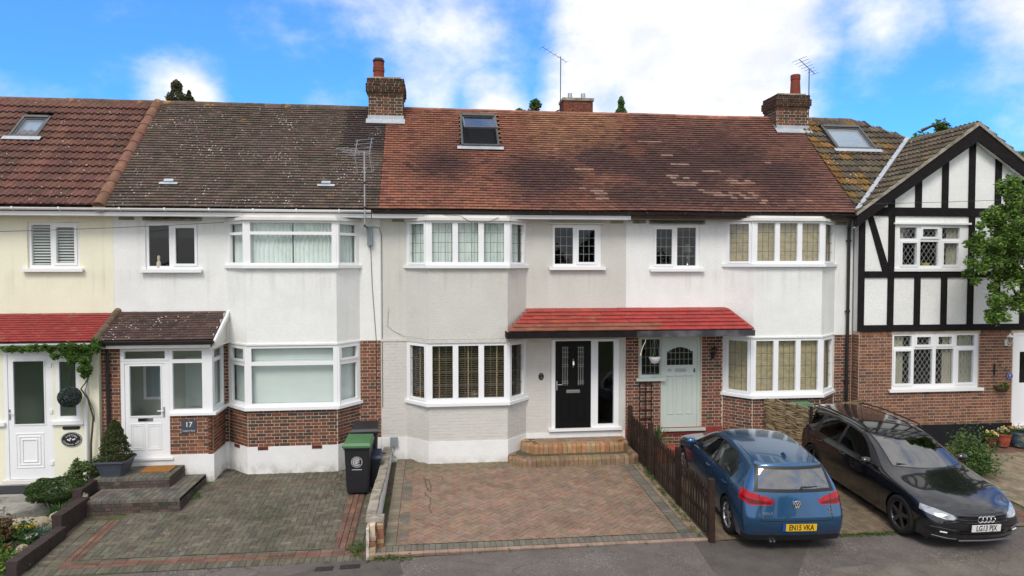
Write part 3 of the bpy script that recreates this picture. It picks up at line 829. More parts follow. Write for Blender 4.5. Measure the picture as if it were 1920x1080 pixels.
# plain tiles -------------------------------------------------------------
def tile_mesh(name, m, w, l, t):
    vs = [(-w / 2, 0, 0), (w / 2, 0, 0), (w / 2, l, 0), (-w / 2, l, 0), (-w / 2, 0, t), (w / 2, 0, t), (w / 2, l, t), (-w / 2, l, t)]
    return piece_mesh(name, vs, _uf, m)
def roll_mesh(name, m, w, l, t):
    n = 12; vs = []; fs = []
    for y in (0, l):
        for i in range(n + 1):
            x = -w / 2 + w * i / n; ph = (i % 6) / 6
            z = t + .030 * math.sin(math.pi * min(1, ph * 1.5)) if ph < .667 else t
            vs.append((x, y, z))
    for i in range(n + 1): vs.append((-w / 2 + w * i / n, 0, 0))
    for i in range(n):
        fs.append((i, i + 1, n + 2 + i, n + 1 + i)); fs.append((2 * n + 2 + i, 2 * n + 3 + i, i + 1, i))
    return piece_mesh(name, vs, fs, m)
T_DARK = tile_mesh('roof_tile', M['tile_dark'], .162, .17, .014)
T_RED = tile_mesh('roof_tile', M['tile_red'], .162, .17, .014)
T_ROLL = roll_mesh('roof_tile', M['tile_roll'], .298, .36, .02)
T_MOSS = roll_mesh('roof_tile', M['tile_moss'], .298, .36, .02)
T_PAINT = tile_mesh('porch_tile', M['tile_paint'], .3, .22, .02)
T_PORCH = tile_mesh('porch_tile', M['tile_dark'], .162, .14, .014)

def slope_frame(x, y, z, ang, yaw=0.0):
    """matrix: +x along the eaves, +y up the slope, +z out of the roof"""
    return Matrix.Translation((x, y, z)) @ Matrix.Rotation(yaw, 4, 'Z') @ Matrix.Rotation(ang, 4, 'X')
def tiles(B, u0, u1, slope_len, gauge, w, colf, me, t=.014, clip=None, stag=True, wob=.0015, sag=None, l=.17, step=.026):
    step = step if gauge < .2 else max(step, .042); l = max(l, gauge * 1.3)
    items = []; n = int(slope_len / gauge + .5)
    for j in range(n):
        s = j * gauge; off = w / 2 if (stag and j % 2) else 0
        u = math.floor(u0 / w) * w - off
        tilt = step / gauge
        while u < u1 + w:
            a, b = max(u, u0), min(u + w, u1)
            if clip:
                r = clip(s + gauge * .5); a, b = max(a, r[0]), min(b, r[1])
            if b - a > .02:
                k = (b - a) / w; cx = (a + b) / 2
                dz = sag(cx, s) if sag else 0
                c = colf(cx, s)
                if c is not None:
                    items.append((B @ Matrix.Translation((cx, s + rnd.uniform(-.003, .003), step * 1.6 + dz + rnd.uniform(-wob, wob))) @ Matrix.Rotation(-tilt, 4, 'X') @ Matrix.Rotation(rnd.uniform(-.008, .008), 4, 'Z') @ Matrix.Diagonal((k * .985, 1, 1, 1)), c))
            u += w
    return items
def half_round(name, m, r, l, n=7, taper=0.9):
    vs = []; fs = []
    for y, rr in ((0, r), (l, r * taper)):
        for i in range(n):
            a = math.pi * i / (n - 1); vs.append((math.cos(a) * rr, y, math.sin(a) * rr))
    for i in range(n - 1): fs.append((i, i + 1, n + i + 1, n + i))
    fs.append(tuple(range(n))); fs.append(tuple(range(2 * n - 1, n - 1, -1)))
    return piece_mesh(name, vs, fs, m)
HR = half_round('ridge_tile', M['ridge'], .115, .44, 7, .96)
HR_RED = half_round('ridge_tile', M['ridge_red'], .10, .31, 7, .97)
HIP = half_round('hip_tile', M['ridge'], .135, .40, 9, .88)
def ridge_line(p, q, me, step, colf, lift=-.02):
    """half-round tiles along a line from p to q"""
    p, q = Vector(p), Vector(q); d = q - p; n = max(1, round(d.length / step)); t = d.normalized()
    up = Vector((0, 0, 1)); x = t.cross(up).normalized(); z = x.cross(t)
    it = []
    k = d.length / n / step
    for i in range(n):
        o = p + d * (i / n) + z * (lift + rnd.uniform(-.004, .004))
        m = Matrix.Identity(4); m.col[0] = (*x, 0); m.col[1] = (*(t * k), 0); m.col[2] = (*z, 0); m.col[3] = (*o, 1)
        it.append((m, colf()))
    return it

def roof_of(h, X0, X1, ridge_y=RIDGE_Y, ridge_z=RIDGE_Z):
    """the deck under the tiles: front and back slope and gable triangles, just below the tiles"""
    mb = MB(); e = .03; ba = ridge_y + (ridge_y - EV_Y)
    pts = [(EV_Y, EV_Z - e), (ridge_y, ridge_z - e), (ba, EV_Z - e), (ba, EV_Z - e - .12), (ridge_y, ridge_z - e - .16), (EV_Y + .06, EV_Z - e - .12)]
    n = len(pts)
    mb.add([(X0, y, z) for y, z in pts] + [(X1, y, z) for y, z in pts], [tuple(range(n)), tuple(range(2 * n - 1, n - 1, -1))] + [(i, (i + 1) % n, n + (i + 1) % n, n + i) for i in range(n)])
    return obj('roof', mb, M['tile_back'], h)
M['tile_back'] = mat('roof_back_slope', (.10, .06, .045), .9, .3, 5, .4, 30)
SLEN = (RIDGE_Y - EV_Y) / math.cos(AL)

# gutters and eaves --------------------------------------------------------
def gutter(h, X0, X1, m, fm, y=EV_Y - .03, z=EV_Z - .015, name='gutter', fz=.13, brackets=True, fd=.0):
    g = MB(); n = 7; r = .055; vs = []
    for x in (X0, X1):
        for rr in (r, r - .006):
            for i in range(n): a = math.pi + math.pi * i / (n - 1); vs.append((x, y + math.cos(a) * rr, z + math.sin(a) * rr))
    fs = []
    for i in range(n - 1): fs += [(i, i + 1, 2 * n + i + 1, 2 * n + i), (n + i, n + i + 1, 3 * n + i + 1, 3 * n + i)]
    fs += [(0, n, 3 * n, 2 * n), (n - 1, 2 * n - 1, 4 * n - 1, 3 * n - 1)]
    for e in (0, 2 * n): fs += [(e + i, e + i + 1, e + n + i + 1, e + n + i) for i in range(n - 1)]
    g.add(vs, fs); go = obj(name, g, M[m], h)
    if brackets:
        x = X0 + .35
        while x < X1 - .05:
            b = MB(); pts = [(x, y + math.cos(a) * (r + .006), z + math.sin(a) * (r + .006)) for a in [math.pi + math.pi * i / 6 for i in range(7)]]
            b.tube(pts, .007, 5); b.box(x - .018, x + .018, y - r - .012, y - r - .003, z - .035, z + .012); obj('gutter_bracket', b, M[m], go); x += .92
    f = MB(); f.box(X0, X1, y + .06, y + .08, z - fz - .03, z + .0); obj('fascia', f, M[fm], h)
    s = MB(); s.box(X0, X1, y + .081, -.001, z - fz - .028, z - fz - .01); obj('soffit', s, M[fm], h)
    return go
def pipe(h, pts, m, r=.034, name='downpipe', clips=()):
    mb = MB().tube(pts, r, 10)
    for z in clips:
        x, y = pts[-1][0], pts[-1][1]; mb.lathe([(r, z - .03), (r + .012, z - .03), (r + .012, z + .03), (r, z + .03)], (x, y, 0), 10); mb.box(x - .055, x + .055, y + .0, y + .05, z - .012, z + .012)
    return obj(name, mb, M[m], h, smooth=False)
# ------------------------------------------------------------------ the terrace
TERR = 'houses of the terrace'
H16 = house('terraced_house', 'cream rendered terraced house at the left end with ribbed brown roof and red porch', PARTY[0], PARTY[1], TERR)
H17 = house('terraced_house', 'white rendered terraced house with brick bay and glazed porch under dark lichen-spotted roof', PARTY[1], PARTY[2], TERR)
H18 = house('terraced_house', 'pale greige middle house with black front door and open rooflight in its red roof', PARTY[2], PARTY[3], TERR)
H19 = house('terraced_house', 'white and brick terraced house with sage green door and straw blinds behind the blue car', PARTY[3], PARTY[4], TERR)
H20 = house('terraced_house', 'black and white half-timbered house with a front gable at the right end', PARTY[4], 16.62, TERR, fy=-.3)

M['vent_clay'] = mat('terracotta_vent', (.20, .06, .04), .85, .2, 8)
# front walls ---------------------------------------------------------------
def wall(h, name, X0, X1, z0, z1, hs, m, y=0.0, th=.25):
    mb = MB(); FY(y).holes(mb, X0, X1, z0, z1, hs, -th, 0); return obj(name, mb, m, h)
EPS = .002
BW = [(-4.55, -1.78), (-.57, 2.08), (7.1, 9.87)]
# 16
h16up = (-8.81, -7.74, 4.43, 5.44)
wall(H16, 'wall', PARTY[0], PARTY[1] - EPS, -.5, 5.62, [h16up, (-12.3, -9.6, 4.5, 5.5)], M['cream'])
window(H16, FX, *h16up, [(-8.75, -8.36, 4.50, 5.38), (-8.24, -7.86, 4.55, 5.33)], out_=-.05, sash=(1,), silld=.10)
for (a, b, c, dd, w_) in ((-8.75, -8.36, 4.50, 5.38, 'left'), (-8.24, -7.86, 4.55, 5.33, 'right')):
    blind(FX, a - .02, b + .02, c, dd, -.13, f'white louvred shutter behind the {w_} pane of the cream house bedroom window', 'shutter', .062, .06, 35)
# 17
h17up = (-6.37, -5.25, 4.41, 5.44)
wall(H17, 'wall', PARTY[1], PARTY[2] - EPS, 2.76, 5.62, [h17up, (*BW[0], 4.5, 5.5)], M['white'])
door17i = (-6.3, -5.9, .42, 2.5)
wall(H17, 'brick_wall', PARTY[1], PARTY[2] - EPS, -.5, 2.759, [(*BW[0], 1.38, 2.72)], M['mortar'])
window(H17, FX, *h17up, [(-6.31, -5.88, 4.48, 5.38), (-5.74, -5.33, 4.53, 5.33)], out_=-.04, sash=(1,), glass='glass_dark', silld=.11)
for a, b, w_ in ((-6.31, -5.88, 'left'), (-5.74, -5.33, 'right')):
    mb = MB(); FX.box(mb, a - .02, b + .02, 5.12, 5.4, -.16, -.155)
    tag(obj('roller_blind', mb, M['blind_grey']), f'grey roller blind in the {w_} half of the small window beside the net-curtained bay', 'blind')
# 18
h18up = (2.79, 3.97, 4.46, 5.46); d18 = (2.76, 4.42, .55, 2.74)
wall(H18, 'wall', PARTY[2], PARTY[3] - EPS, 2.76, 5.62, [h18up, (*BW[1], 4.5, 5.5)], M['greige'])
wall(H18, 'brick_wall', PARTY[2], PARTY[3] - EPS, -.5, 2.759, [(*BW[1], 1.4, 2.72), d18], M['greige'])
mb = MB(); FX.box(mb, PARTY[2], -.58, 2.735, 2.80, .001, .022); obj('string_course', mb, M['greige'], H18)
LG = ('grid', 3, 4)
window(H18, FX, *h18up, [(2.85, 3.29, 4.53, 5.39), (3.42, 3.82, 4.57, 5.34)], out_=-.03, sash=(1,), glass='glass_dark', lead=LG, leadm='leading_white', silld=.10)
mb = MB(); FX.box(mb, 2.70, 4.05, 5.47, 5.50, .001, .06); obj('window_head', mb, M['upvc_dirty'], H18)
# 19
h19up = (5.25, 6.42, 4.42, 5.48)
wall(H19, 'wall', PARTY[3], PARTY[4] - EPS, 2.76, 5.62, [h19up, (*BW[2], 4.53, 5.55)], M['white'])
d19 = (5.47, 6.47, .53, 2.74); w19 = (4.93, 5.469, 1.77, 2.74)
wall(H19, 'brick_wall', PARTY[3], PARTY[4] - EPS, -.5, 2.759, [(*BW[2], 1.4, 2.75), d19, w19], M['mortar'])
window(H19, FX, *h19up, [(5.33, 5.73, 4.52, 5.37), (5.86, 6.33, 4.49, 5.41)], out_=-.03, sash=(0,), glass='glass_dark', lead=LG, leadm='leading_white', silld=.10)
for X0, X1, h_ in ((-6.42, -5.15, H17), (5.15, 6.55, H19)):
    mb = MB(); mb.prism([(X0, -.001), (X0 + .12, -.12), (X1 - .12, -.12), (X1, -.001)], lambda p: 5.49, lambda p: 5.58 if p[1] > -.05 else 5.50)
    obj('window_hood', mb, M['coping'], h_)
for X, h_ in ((-6.75, H17), (-.8, H18), (4.35, H18), (4.9, H19), (10.05, H19)):
    mb = MB()
    FX.box(mb, X - .16, X + .16, 5.5, 5.58, .001, .012)
    obj('air_brick', mb, M['coping'], h_)
# thin pilaster line between neighbours
# bays ------------------------------------------------------------------------
def tall(n, lead=None, l=(.17, .83, .06, .94), r=(.17, .83, .06, .94), sash=True):
    c = []
    m0, m1 = .045, .955; g = .035
    w_ = (m1 - m0 - g * 2 * (n - 1)) / n
    for i in range(n): a = m0 + i * (w_ + 2 * g); c.append((a, a + w_, .07, .95))
    d = dict(l=dict(panes=[l]), c=dict(panes=c), r=dict(panes=[r]))
    if sash: d['l']['sash'] = (0,); d['r']['sash'] = (0,)
    if lead:
        for k in d: d[k]['lead'] = (3, 4)
    return d
up17 = dict(l=dict(panes=[(.14, .84, .06, .68), (.14, .84, .74, .93)]), c=dict(panes=[(.05, .95, .05, .68), (.05, .95, .75, .95)]), r=dict(panes=[(.16, .86, .06, .68), (.16, .86, .74, .93)]))
lo17 = dict(l=dict(panes=[(.14, .84, .06, .66), (.14, .84, .76, .94)], sash=(1,)), c=dict(panes=[(.045, .955, .05, .67), (.045, .955, .73, .95)]), r=dict(panes=[(.16, .86, .06, .66), (.16, .86, .76, .94)], sash=(1,)))
it17, F17 = bay(H17, -4.62, -4.08, -2.15, -1.71, .55, (1.38, 2.74, 4.5, 5.48), M['white'], lo17, up17, PAL_BAY17)
it18, F18 = bay(H18, -.64, -.13, 1.66, 2.16, .55, (1.38, 2.74, 4.5, 5.5), M['greige'], tall(3, 1), tall(3, 1), [(.60, .585, .55)], painted='greige')
it19, F19 = bay(H19, 7.04, 7.54, 9.26, 9.92, .55, (1.39, 2.76, 4.53, 5.55), M['white'], tall(3, 1), tall(3, 1), PAL19, plz=.0)

for F3, hh, zz in ((F17, 'number 17', (1.40, 2.72, 4.52, 5.46)),):
    for F, s, w_ in zip(F3, ('left', 'centre', 'right'), (0, 1, 0)):
        blind(F, .03, F.len - .03, zz[0], zz[1], -.16, f'closed white venetian blind in the {s} light of the ground floor bay above the bins', 'blind_white', .05, .052, 78)
        if s == 'centre':
            curtain(F, .03, F.len * .5, zz[2], zz[3], -.15, 'left half of the pale net curtain in the widest upstairs bay pane')
            curtain(F, F.len * .5 + .02, F.len - .03, zz[2], zz[3], -.14, 'right half of the pale net curtain in the widest upstairs bay pane')
        else:
            curtain(F, .03, F.len - .03, zz[2], zz[3], -.15, f'pale net curtain in the {s} side light of the upstairs bay with one wide pane')
for F, s in zip(F18, ('left', 'centre', 'right')):
    blind(F, .03, F.len - .03, 1.40, 2.72, -.16, f'brown wooden venetian blind in the {s} light of the bay left of the black door', 'blind_brown', .05, .042, 12, (.12, .5, .88) if s == 'centre' else (.4,))
    if s == 'centre':
        for k, (a, b) in enumerate(((.02, .30), (.36, .64), (.68, .98))):
            curtain(F, F.len * a, F.len * b, 4.52, 5.48, -.16, ('pale voile curtain behind the left of the three upstairs bay panes of the greige house', 'pale voile curtain behind the middle upstairs bay pane of the greige house', 'pale voile curtain behind the right of the three upstairs bay panes of the greige house')[k], wl_=.07)
    else:
        curtain(F, .03, F.len * .8, 4.52, 5.48, -.16, f'voile curtain in the {s} side light of the upstairs bay of the greige house')
for F, s in zip(F19, ('left', 'centre', 'right')):
    blind(F, .03, F.len - .03, 1.42, 2.74, -.13, f'straw coloured bamboo blind in the {s} light of the ground floor bay behind the cars', 'blind_straw', .045, .044, 74)
    blind(F, .03, F.len - .03, 4.55, 5.53, -.13, f'straw coloured blind in the {s} light of the upstairs bay beside the half-timbered house', 'blind_straw', .06, .059, 80)

# brick skins ---------------------------------------------------------------------
it17 += bricks(FX, -1.705, -1.235, .5, 2.76, PAL17) + bricks(FX, -4.75, -4.63, .5, 2.76, PAL_BAY17)
mb = MB(); FX.box(mb, -6.9, PARTY[2] - .003, -.5, .497, .001, .02); obj('plinth', mb, M['plinth'], H17)
it18 += bricks(FX, -1.225, -.66, .5, 2.73, [(.60, .585, .55)], proud=.004) + bricks(FX, 2.18, 4.575, .5, 2.76, [(.60, .585, .55)], [(2.7, 4.48, .4, 2.8)], proud=.004)
mb = MB(); FX.holes(mb, PARTY[2] + .002, PARTY[3] - .003, -.5, .497, [], .001, .022); obj('plinth', mb, M['plinth'], H18)
it19 += bricks(FX, 4.585, 7.02, .55, 2.76, PAL19, [(5.46, 6.5, 0, 2.8), (4.9, 5.5, 1.71, 2.8)]) + bricks(FX, 9.94, 10.39, .0, 2.76, PAL19)
mb = MB(); FX.box(mb, 4.583, 7.02, .37, .545, .001, .03); obj('plinth', mb, M['red_paint'], H19)
it19 += bricks(FX, 4.585, 7.02, -.08, .37, PAL19)
mb = MB(); FX.box(mb, 9.3, 10.39, -.5, .3, .0305, .05)

# porch of 17 -----------------------------------------------------------------------
PY = -.85
FP = FY(PY)
pb = MB(); FP.holes(pb, -6.95, -6.571, -.5, 2.74, [], -.1, 0); FP.box(pb, -5.599, -4.722, -.5, 1.33, -.1, 0)
FS = Fr(-4.72, PY, -4.72, -.02)
FS.box(pb, .0, .83, -.5, 1.33, -.1, 0)
porch = obj('porch', pb, M['mortar'], H17)
it17 += bricks(FP, -6.95, -6.575, .47, 2.74, PAL17) + bricks(FP, -5.598, -4.725, .47, 1.31, PAL17) + bricks(FS, .003, .82, .47, 1.31, PAL17)
mb = MB(); FP.box(mb, -6.95, -4.70, -.5, .455, .001, .022); FS.box(mb, .0, .83, -.5, .455, .001, .022); obj('porch_plinth', mb, M['plinth'], H17)
window(H17, FP, -5.598, -4.722, 1.36, 2.74, [(-5.53, -4.93, 1.43, 2.42), (-5.53, -4.93, 2.5, 2.68)], sill=False, name='porch_window')
window(H17, FS, .08, .82, 1.36, 2.74, [(.14, .76, 1.43, 2.42), (.14, .76, 2.5, 2.68)], sill=False, name='porch_window')
mb = MB(); mb.prism([(-5.6, PY - .07), (-4.64, PY - .07), (-4.64, -.03), (-4.8, -.03), (-4.8, PY + .08), (-5.6, PY + .08)], 1.305, 1.358); obj('porch_sill', mb, M['upvc'], H17)
window(H17, FP, -6.57, -5.60, 2.475, 2.74, [(-6.50, -5.68, 2.52, 2.68)], sill=False, name='top_light')
def door(h, F, u0, u1, z0, z1, m, fm, glass_, frame=True, fw=.07, d=0.0, name='door'):
    """frame round the leaf, leaf with a real opening for its glass; returns the leaf"""
    if frame:
        f = MB(); F.box(f, u0, u0 + fw, z0, z1, d - .09, d); F.box(f, u1 - fw, u1, z0, z1, d - .09, d); F.box(f, u0 + fw, u1 - fw, z1 - .05, z1, d - .09, d)
        obj('door_frame', f, M[fm], h); u0 += fw; u1 -= fw; z1 -= .05
    l = MB(); F.holes(l, u0 + .003, u1 - .003, z0 + .005, z1 - .003, glass_, d - .07, d - .015); return obj(name, l, M[m], h)
dl17 = door(H17, FP, -6.57, -5.60, .42, 2.47, 'upvc', 'upvc', [(-6.40, -5.78, 1.30, 2.37)])
mb = MB(); FP.box(mb, -6.404, -5.776, 1.296, 2.374, -.045, -.038); obj('pane', mb, M['glass'], dl17)
for a, b in ((-6.40, -6.11), (-6.06, -5.77)):
    mb = MB(); FP.ring(mb, a, b, .58, 1.14, .018, -.016, -.004); FP.ring(mb, a + .04, b - .04, .62, 1.10, .012, -.016, -.006); obj('panel', mb, M['upvc'], dl17)
mb = MB(); FP.ring(mb, -6.42, -5.75, 1.28, 2.39, .022, -.016, -.002); obj('bead', mb, M['upvc'], dl17)
mb = MB(); FP.box(mb, -6.24, -5.94, 1.19, 1.26, -.016, -.004); obj('letterbox', mb, M['chrome'], dl17)
def handle(par, F, u, z, d, s=1, m='chrome'):
    mb = MB(); F.box(mb, u - .015, u + .015, z - .11, z + .11, d, d + .012)
    mb.tube([F.p(u, d + .012, z + .03), F.p(u, d + .05, z + .03), F.p(u + s * .12, d + .05, z + .03)], .009, 6); obj('handle', mb, M[m], par)
handle(dl17, FP, -5.715, 1.38, -.015, -1, 'steel')
mb = MB(); FP.box(mb, -6.62, -5.53, .37, .418, -.1, .06); obj('threshold', mb, M['upvc'], H17)
mb = MB(); mb.box(-6.94, -4.83, PY + .11, -.001, .30, .415); obj('porch_floor', mb, M['floor_in'], H17)
# inner front door and wall seen through the porch glass
mb = MB(); FX.box(mb, -6.9, -4.76, .42, 2.74, .003, .02); obj('porch_back_wall', mb, mat('porch_wall_paint', (.42, .43, .40), .8, .05), H17)
ml = mat('inner_door_paint', (.52, .56, .55), .5, .03)
mb = MB(); FX.box(mb, -5.55, -4.86, .45, 2.45, .021, .045); di = obj('inner_door', mb, ml, H17)
for (a, b, c, dd) in ((-5.47, -5.23, .6, 1.35), (-5.18, -4.94, .6, 1.35), (-5.47, -4.94, 1.5, 2.25)):
    mb = MB(); FX.ring(mb, a, b, c, dd, .02, .046, .056); obj('panel', mb, ml, di)
mb = MB(); FX.box(mb, -6.45, -5.85, 1.5, 2.3, .021, .03); iw = obj('inner_window', mb, M['upvc'], H17)
mb = MB(); FX.box(mb, -6.39, -5.91, 1.56, 2.24, .031, .033); obj('pane', mb, M['sky_glass'], iw)
# porch roofs 16 + 17
def lean_roof(h, X0, X1, xe0, xe1, zw, ze, ye, m, colf, me, g, w, fm, tn='porch_roof'):
    ang = math.atan2(zw - ze, -ye); sl = math.hypot(zw - ze, ye)
    mb = MB(); mb.add([(xe0, ye, ze - .03), (xe1, ye, ze - .03), (X1, -.002, zw - .03), (X0, -.002, zw - .03), (xe0, ye, ze - .1), (xe1, ye, ze - .1), (X1, -.002, zw - .2), (X0, -.002, zw - .2)], [(0, 1, 2, 3), (7, 6, 5, 4), (0, 4, 5, 1), (1, 5, 6, 2), (3, 7, 4, 0), (2, 6, 7, 3)])
    r = obj(tn, mb, m, h)
    B = slope_frame(0, ye, ze - .012, ang)
    def clip(s): t = s / sl; return (xe0 + (X0 - xe0) * t, xe1 + (X1 - xe1) * t)
    it = tiles(B, min(X0, xe0), max(X1, xe1), sl - .06, g, w, colf, me, clip=clip, t=.014, step=.018)
    emit('porch_tile', r, me, it, 300)
    return r
def dark(u, s): return jit(rnd.choice([(.085, .055, .05), (.10, .065, .055), (.07, .05, .045)]), .15)
def redp(u, s): return jit((.27, .032, .030), .12, .06)
lean_roof(H17, -6.93, -4.68, -6.93, -4.62, 3.46, 2.93, -1.05, M['tile_back'], dark, T_PORCH, .095, .165, None)
lean_roof(H16, -9.35, -6.95, -9.6, -6.95, 3.46, 2.93, -1.1, M['tile_back'], redp, tile_mesh('porch_tile', M['tile_paint'], .162, .14, .014), .095, .165, None)
pr17 = bpy.data.objects['porch_roof']
it = ridge_line((-6.97, -1.08, 2.94), (-6.97, 0, 3.50), half_round('hip_tile', M['ridge'], .085, .31, 7, .9), .3, lambda: jit((.13, .09, .065), .2))
emit('hip_tile', pr17, it and half_round('hip_tile', M['ridge'], .085, .31, 7, .9), it)
go = gutter(H17, -6.95, -4.58, 'black_plastic', 'upvc_dirty', -1.09, 2.915, brackets=False, fz=.12)
mb = MB(); mb.add([(-4.66, -1.03, 2.9), (-4.66, -.003, 3.45), (-4.66, -.003, 2.74), (-4.66, -.86, 2.74), (-4.66, -1.03, 2.74)] + [(-4.69, y, z) for y, z in ((-1.03, 2.9), (-.003, 3.45), (-.003, 2.74), (-.86, 2.74), (-1.03, 2.74))], [(0, 1, 2, 3, 4), (9, 8, 7, 6, 5), (0, 5, 6, 1), (4, 9, 5, 0), (3, 8, 9, 4), (2, 7, 8, 3), (1, 6, 7, 2)])
obj('verge_cheek', mb, M['upvc_dirty'], H17)
for k in range(5):
    z = 2.80 + k * .13; y0 = -1.02 + max(0, (z - 2.9)) / .53 * 1.0
    mb = MB(); mb.box(-4.66, -4.655, y0, -.01, z, z + .118); obj('cheek_board', mb, M['upvc_dirty'], H17)
mb = MB(); mb.add([(-4.58, -1.07, 2.93), (-4.62, -1.07, 2.93), (-4.62, -.003, 3.50), (-4.58, -.003, 3.50), (-4.58, -1.07, 2.83), (-4.62, -1.07, 2.83), (-4.62, -.003, 3.38), (-4.58, -.003, 3.38)], _uf); obj('verge_board', mb, M['upvc'], H17)
gutter(H16, -9.6, -6.98, 'upvc', 'upvc', -1.14, 2.905, brackets=False, fz=.1)
# porch of 16
P6 = FY(-.95)
mb = MB(); P6.holes(mb, -9.55, -6.96, -.5, 2.80, [(-8.80, -7.86, -.0, 2.72), (-7.80, -7.34, 1.27, 2.57), (-9.45, -8.87, 1.27, 2.57)], -.1, 0); mb.box(-9.55, -9.45, -.849, -.003, -.5, 2.8); mb.box(-6.96 - .1, -6.96, -.849, -.003, -.5, 2.8)
obj('porch', mb, M['cream'], H16)
window(H16, P6, -7.80, -7.34, 1.27, 2.57, [(-7.73, -7.41, 1.36, 2.50)], name='porch_window', glass='glass_dark', silld=.06)
window(H16, P6, -9.45, -8.87, 1.27, 2.57, [(-9.38, -8.94, 1.36, 2.50)], name='porch_window', glass='glass_dark', silld=.06)
d16 = door(H16, P6, -8.80, -7.86, .06, 2.72, 'upvc', 'upvc', [(-8.62, -8.03, 1.21, 2.52)])
mb = MB(); P6.box(mb, -8.624, -8.026, 1.206, 2.524, -.045, -.038); obj('pane', mb, M['glass_dark'], d16)
mb = MB(); P6.ring(mb, -8.64, -8.01, 1.19, 2.54, .022, -.016, -.002); obj('bead', mb, M['upvc'], d16)
for e in (0, .06, .12):
    mb = MB(); P6.ring(mb, -8.60 + e, -8.06 - e, .30 + e, 1.02 - e, .018, -.016, -.004 + e * .05); obj('panel', mb, M['upvc'], d16)
handle(d16, P6, -8.70, 1.42, -.015, 1)
for z in (.35, 1.43, 2.4):
    mb = MB(); P6.box(mb, -7.93, -7.87, z, z + .08, .001, .022); obj('hinge', mb, M['upvc'], d16)
mb = MB(); P6.box(mb, -8.85, -7.8, -.02, .055, -.1, .05); obj('threshold', mb, M['upvc_dirty'], H16)
mb = MB(); mb.box(-9.44, -7.07, -.84, -.001, -.1, .1); obj('porch_floor', mb, M['floor_in'], H16)
pipe(H16, [(-7.2, -1.0, 2.85), (-7.2, -1.0, .0)], 'upvc', .035)
# middle canopy over the doors of 18 and 19
sl_ = math.hypot(.45, .9); ang_ = math.atan2(.45, .9)
mb = MB(); mb.add([(1.62, -.9, 2.99), (7.38, -.9, 2.99), (7.08, -.002, 3.43), (2.23, -.002, 3.43), (1.62, -.9, 2.9), (7.38, -.9, 2.9), (7.38, -.002, 2.9), (1.62, -.002, 2.9)], [(0, 1, 2, 3), (7, 6, 5, 4), (0, 4, 5, 1), (1, 5, 6, 2), (3, 7, 4, 0), (2, 6, 7, 3)])
can = obj('canopy', mb, M['tile_back'], H18)
def redc(u, s):
    c = (.32, .036, .030) if u > 4.0 else (.32, .05, .036)
    if s < .18 and u < 5.2: c = (.23, .075, .045)
    return jit(c, .12, .06)
itc = tiles(slope_frame(0, -.92, 2.985, ang_), 1.6, 7.4, sl_ - .02, .165, .3, redc, T_PAINT, t=.02, clip=lambda s: (1.60 + .62 * s / sl_, 7.40 - .30 * s / sl_), wob=.003, l=.22, step=.026)
emit('canopy_tile', can, T_PAINT, itc)
mb = MB(); mb.box(1.60, 4.58, -.93, -.905, 2.86, 3.0); mb.box(1.60, 1.625, -.904, -.003, 2.86, 3.0); obj('canopy_fascia', mb, M['black_timber'], H18)
mb = MB(); mb.box(4.581, 7.40, -.93, -.905, 2.86, 3.0); mb.box(7.375, 7.40, -.904, -.003, 2.86, 3.0); obj('canopy_fascia', mb, M['dark_board'], H19)
mb = MB(); mb.box(1.63, 7.37, -.9, -.003, 2.865, 2.895); obj('canopy_soffit', mb, M['wood_white'], H18)

# black door of 18 ----------------------------------------------------------------------
f = MB(); FX.box(f, 2.765, 2.86, .60, 2.73, -.09, .02); FX.box(f, 3.73, 3.90, .60, 2.73, -.09, .02); FX.box(f, 4.29, 4.415, .60, 2.73, -.09, .02)
FX.box(f, 2.86, 3.73, 2.69, 2.73, -.09, .02); FX.box(f, 3.90, 4.29, 2.67, 2.73, -.09, .02); FX.box(f, 3.90, 4.29, .60, .67, -.09, .02)
obj('door_frame', f, M['upvc'], H18)
f = MB(); FX.box(f, 2.70, 4.48, .535, .598, -.1, .09); obj('threshold', f, M['upvc'], H18)
g = MB(); FX.box(g, 3.896, 4.294, .666, 2.674, -.045, -.038); obj('side_light', g, M['glass_dark'], H18)
GL = [(3.02, 3.19, 1.62, 2.56), (3.40, 3.57, 1.62, 2.56)]
mb = MB(); FX.holes(mb, 2.863, 3.727, .61, 2.687, GL, -.06, 0); d18o = obj('door', mb, M['black_door'], H18)
mb = MB(); FX.box(mb, 2.862, 3.728, .599, .625, -.02, .025); obj('weather_bar', mb, M['black_door'], d18o)
for a, b, c, dd in GL:
    mb = MB(); FX.box(mb, a - .002, b + .002, c, dd, -.035, -.028); obj('pane', mb, glass_mat('patterned_glass', (.45, .47, .47), 2.2, .15), d18o)
    mb = MB(); FX.ring(mb, a - .02, b + .02, c - .02, dd + .02, .02, .0005, .012); obj('bead', mb, M['black_door'], d18o)
    l = MB(); t = .005
    for u in (a + .03, (a + b) / 2, b - .03): FX.box(l, u - t, u + t, c, dd, -.027, -.022)
    for z in (c + .05, c + .1, c + .45, c + .5, c + .68, dd - .14, dd - .04): FX.box(l, a, b, z - t, z + t, -.0265, -.0225)
    obj('leading', l, M['leading_white'], d18o)
for a, b in ((3.0, 3.22), (3.37, 3.59)):
    mb = MB(); FX.ring(mb, a, b, .78, 1.32, .02, .0005, .012); FX.box(mb, a + .05, b - .05, .83, 1.27, .0005, .008); obj('panel', mb, M['black_door'], d18o)
mb = MB(); FX.box(mb, 3.13, 3.46, 1.44, 1.52, .0005, .014); FX.box(mb, 3.15, 3.44, 1.455, 1.505, .0145, .02); obj('letterbox', mb, M['chrome'], d18o)
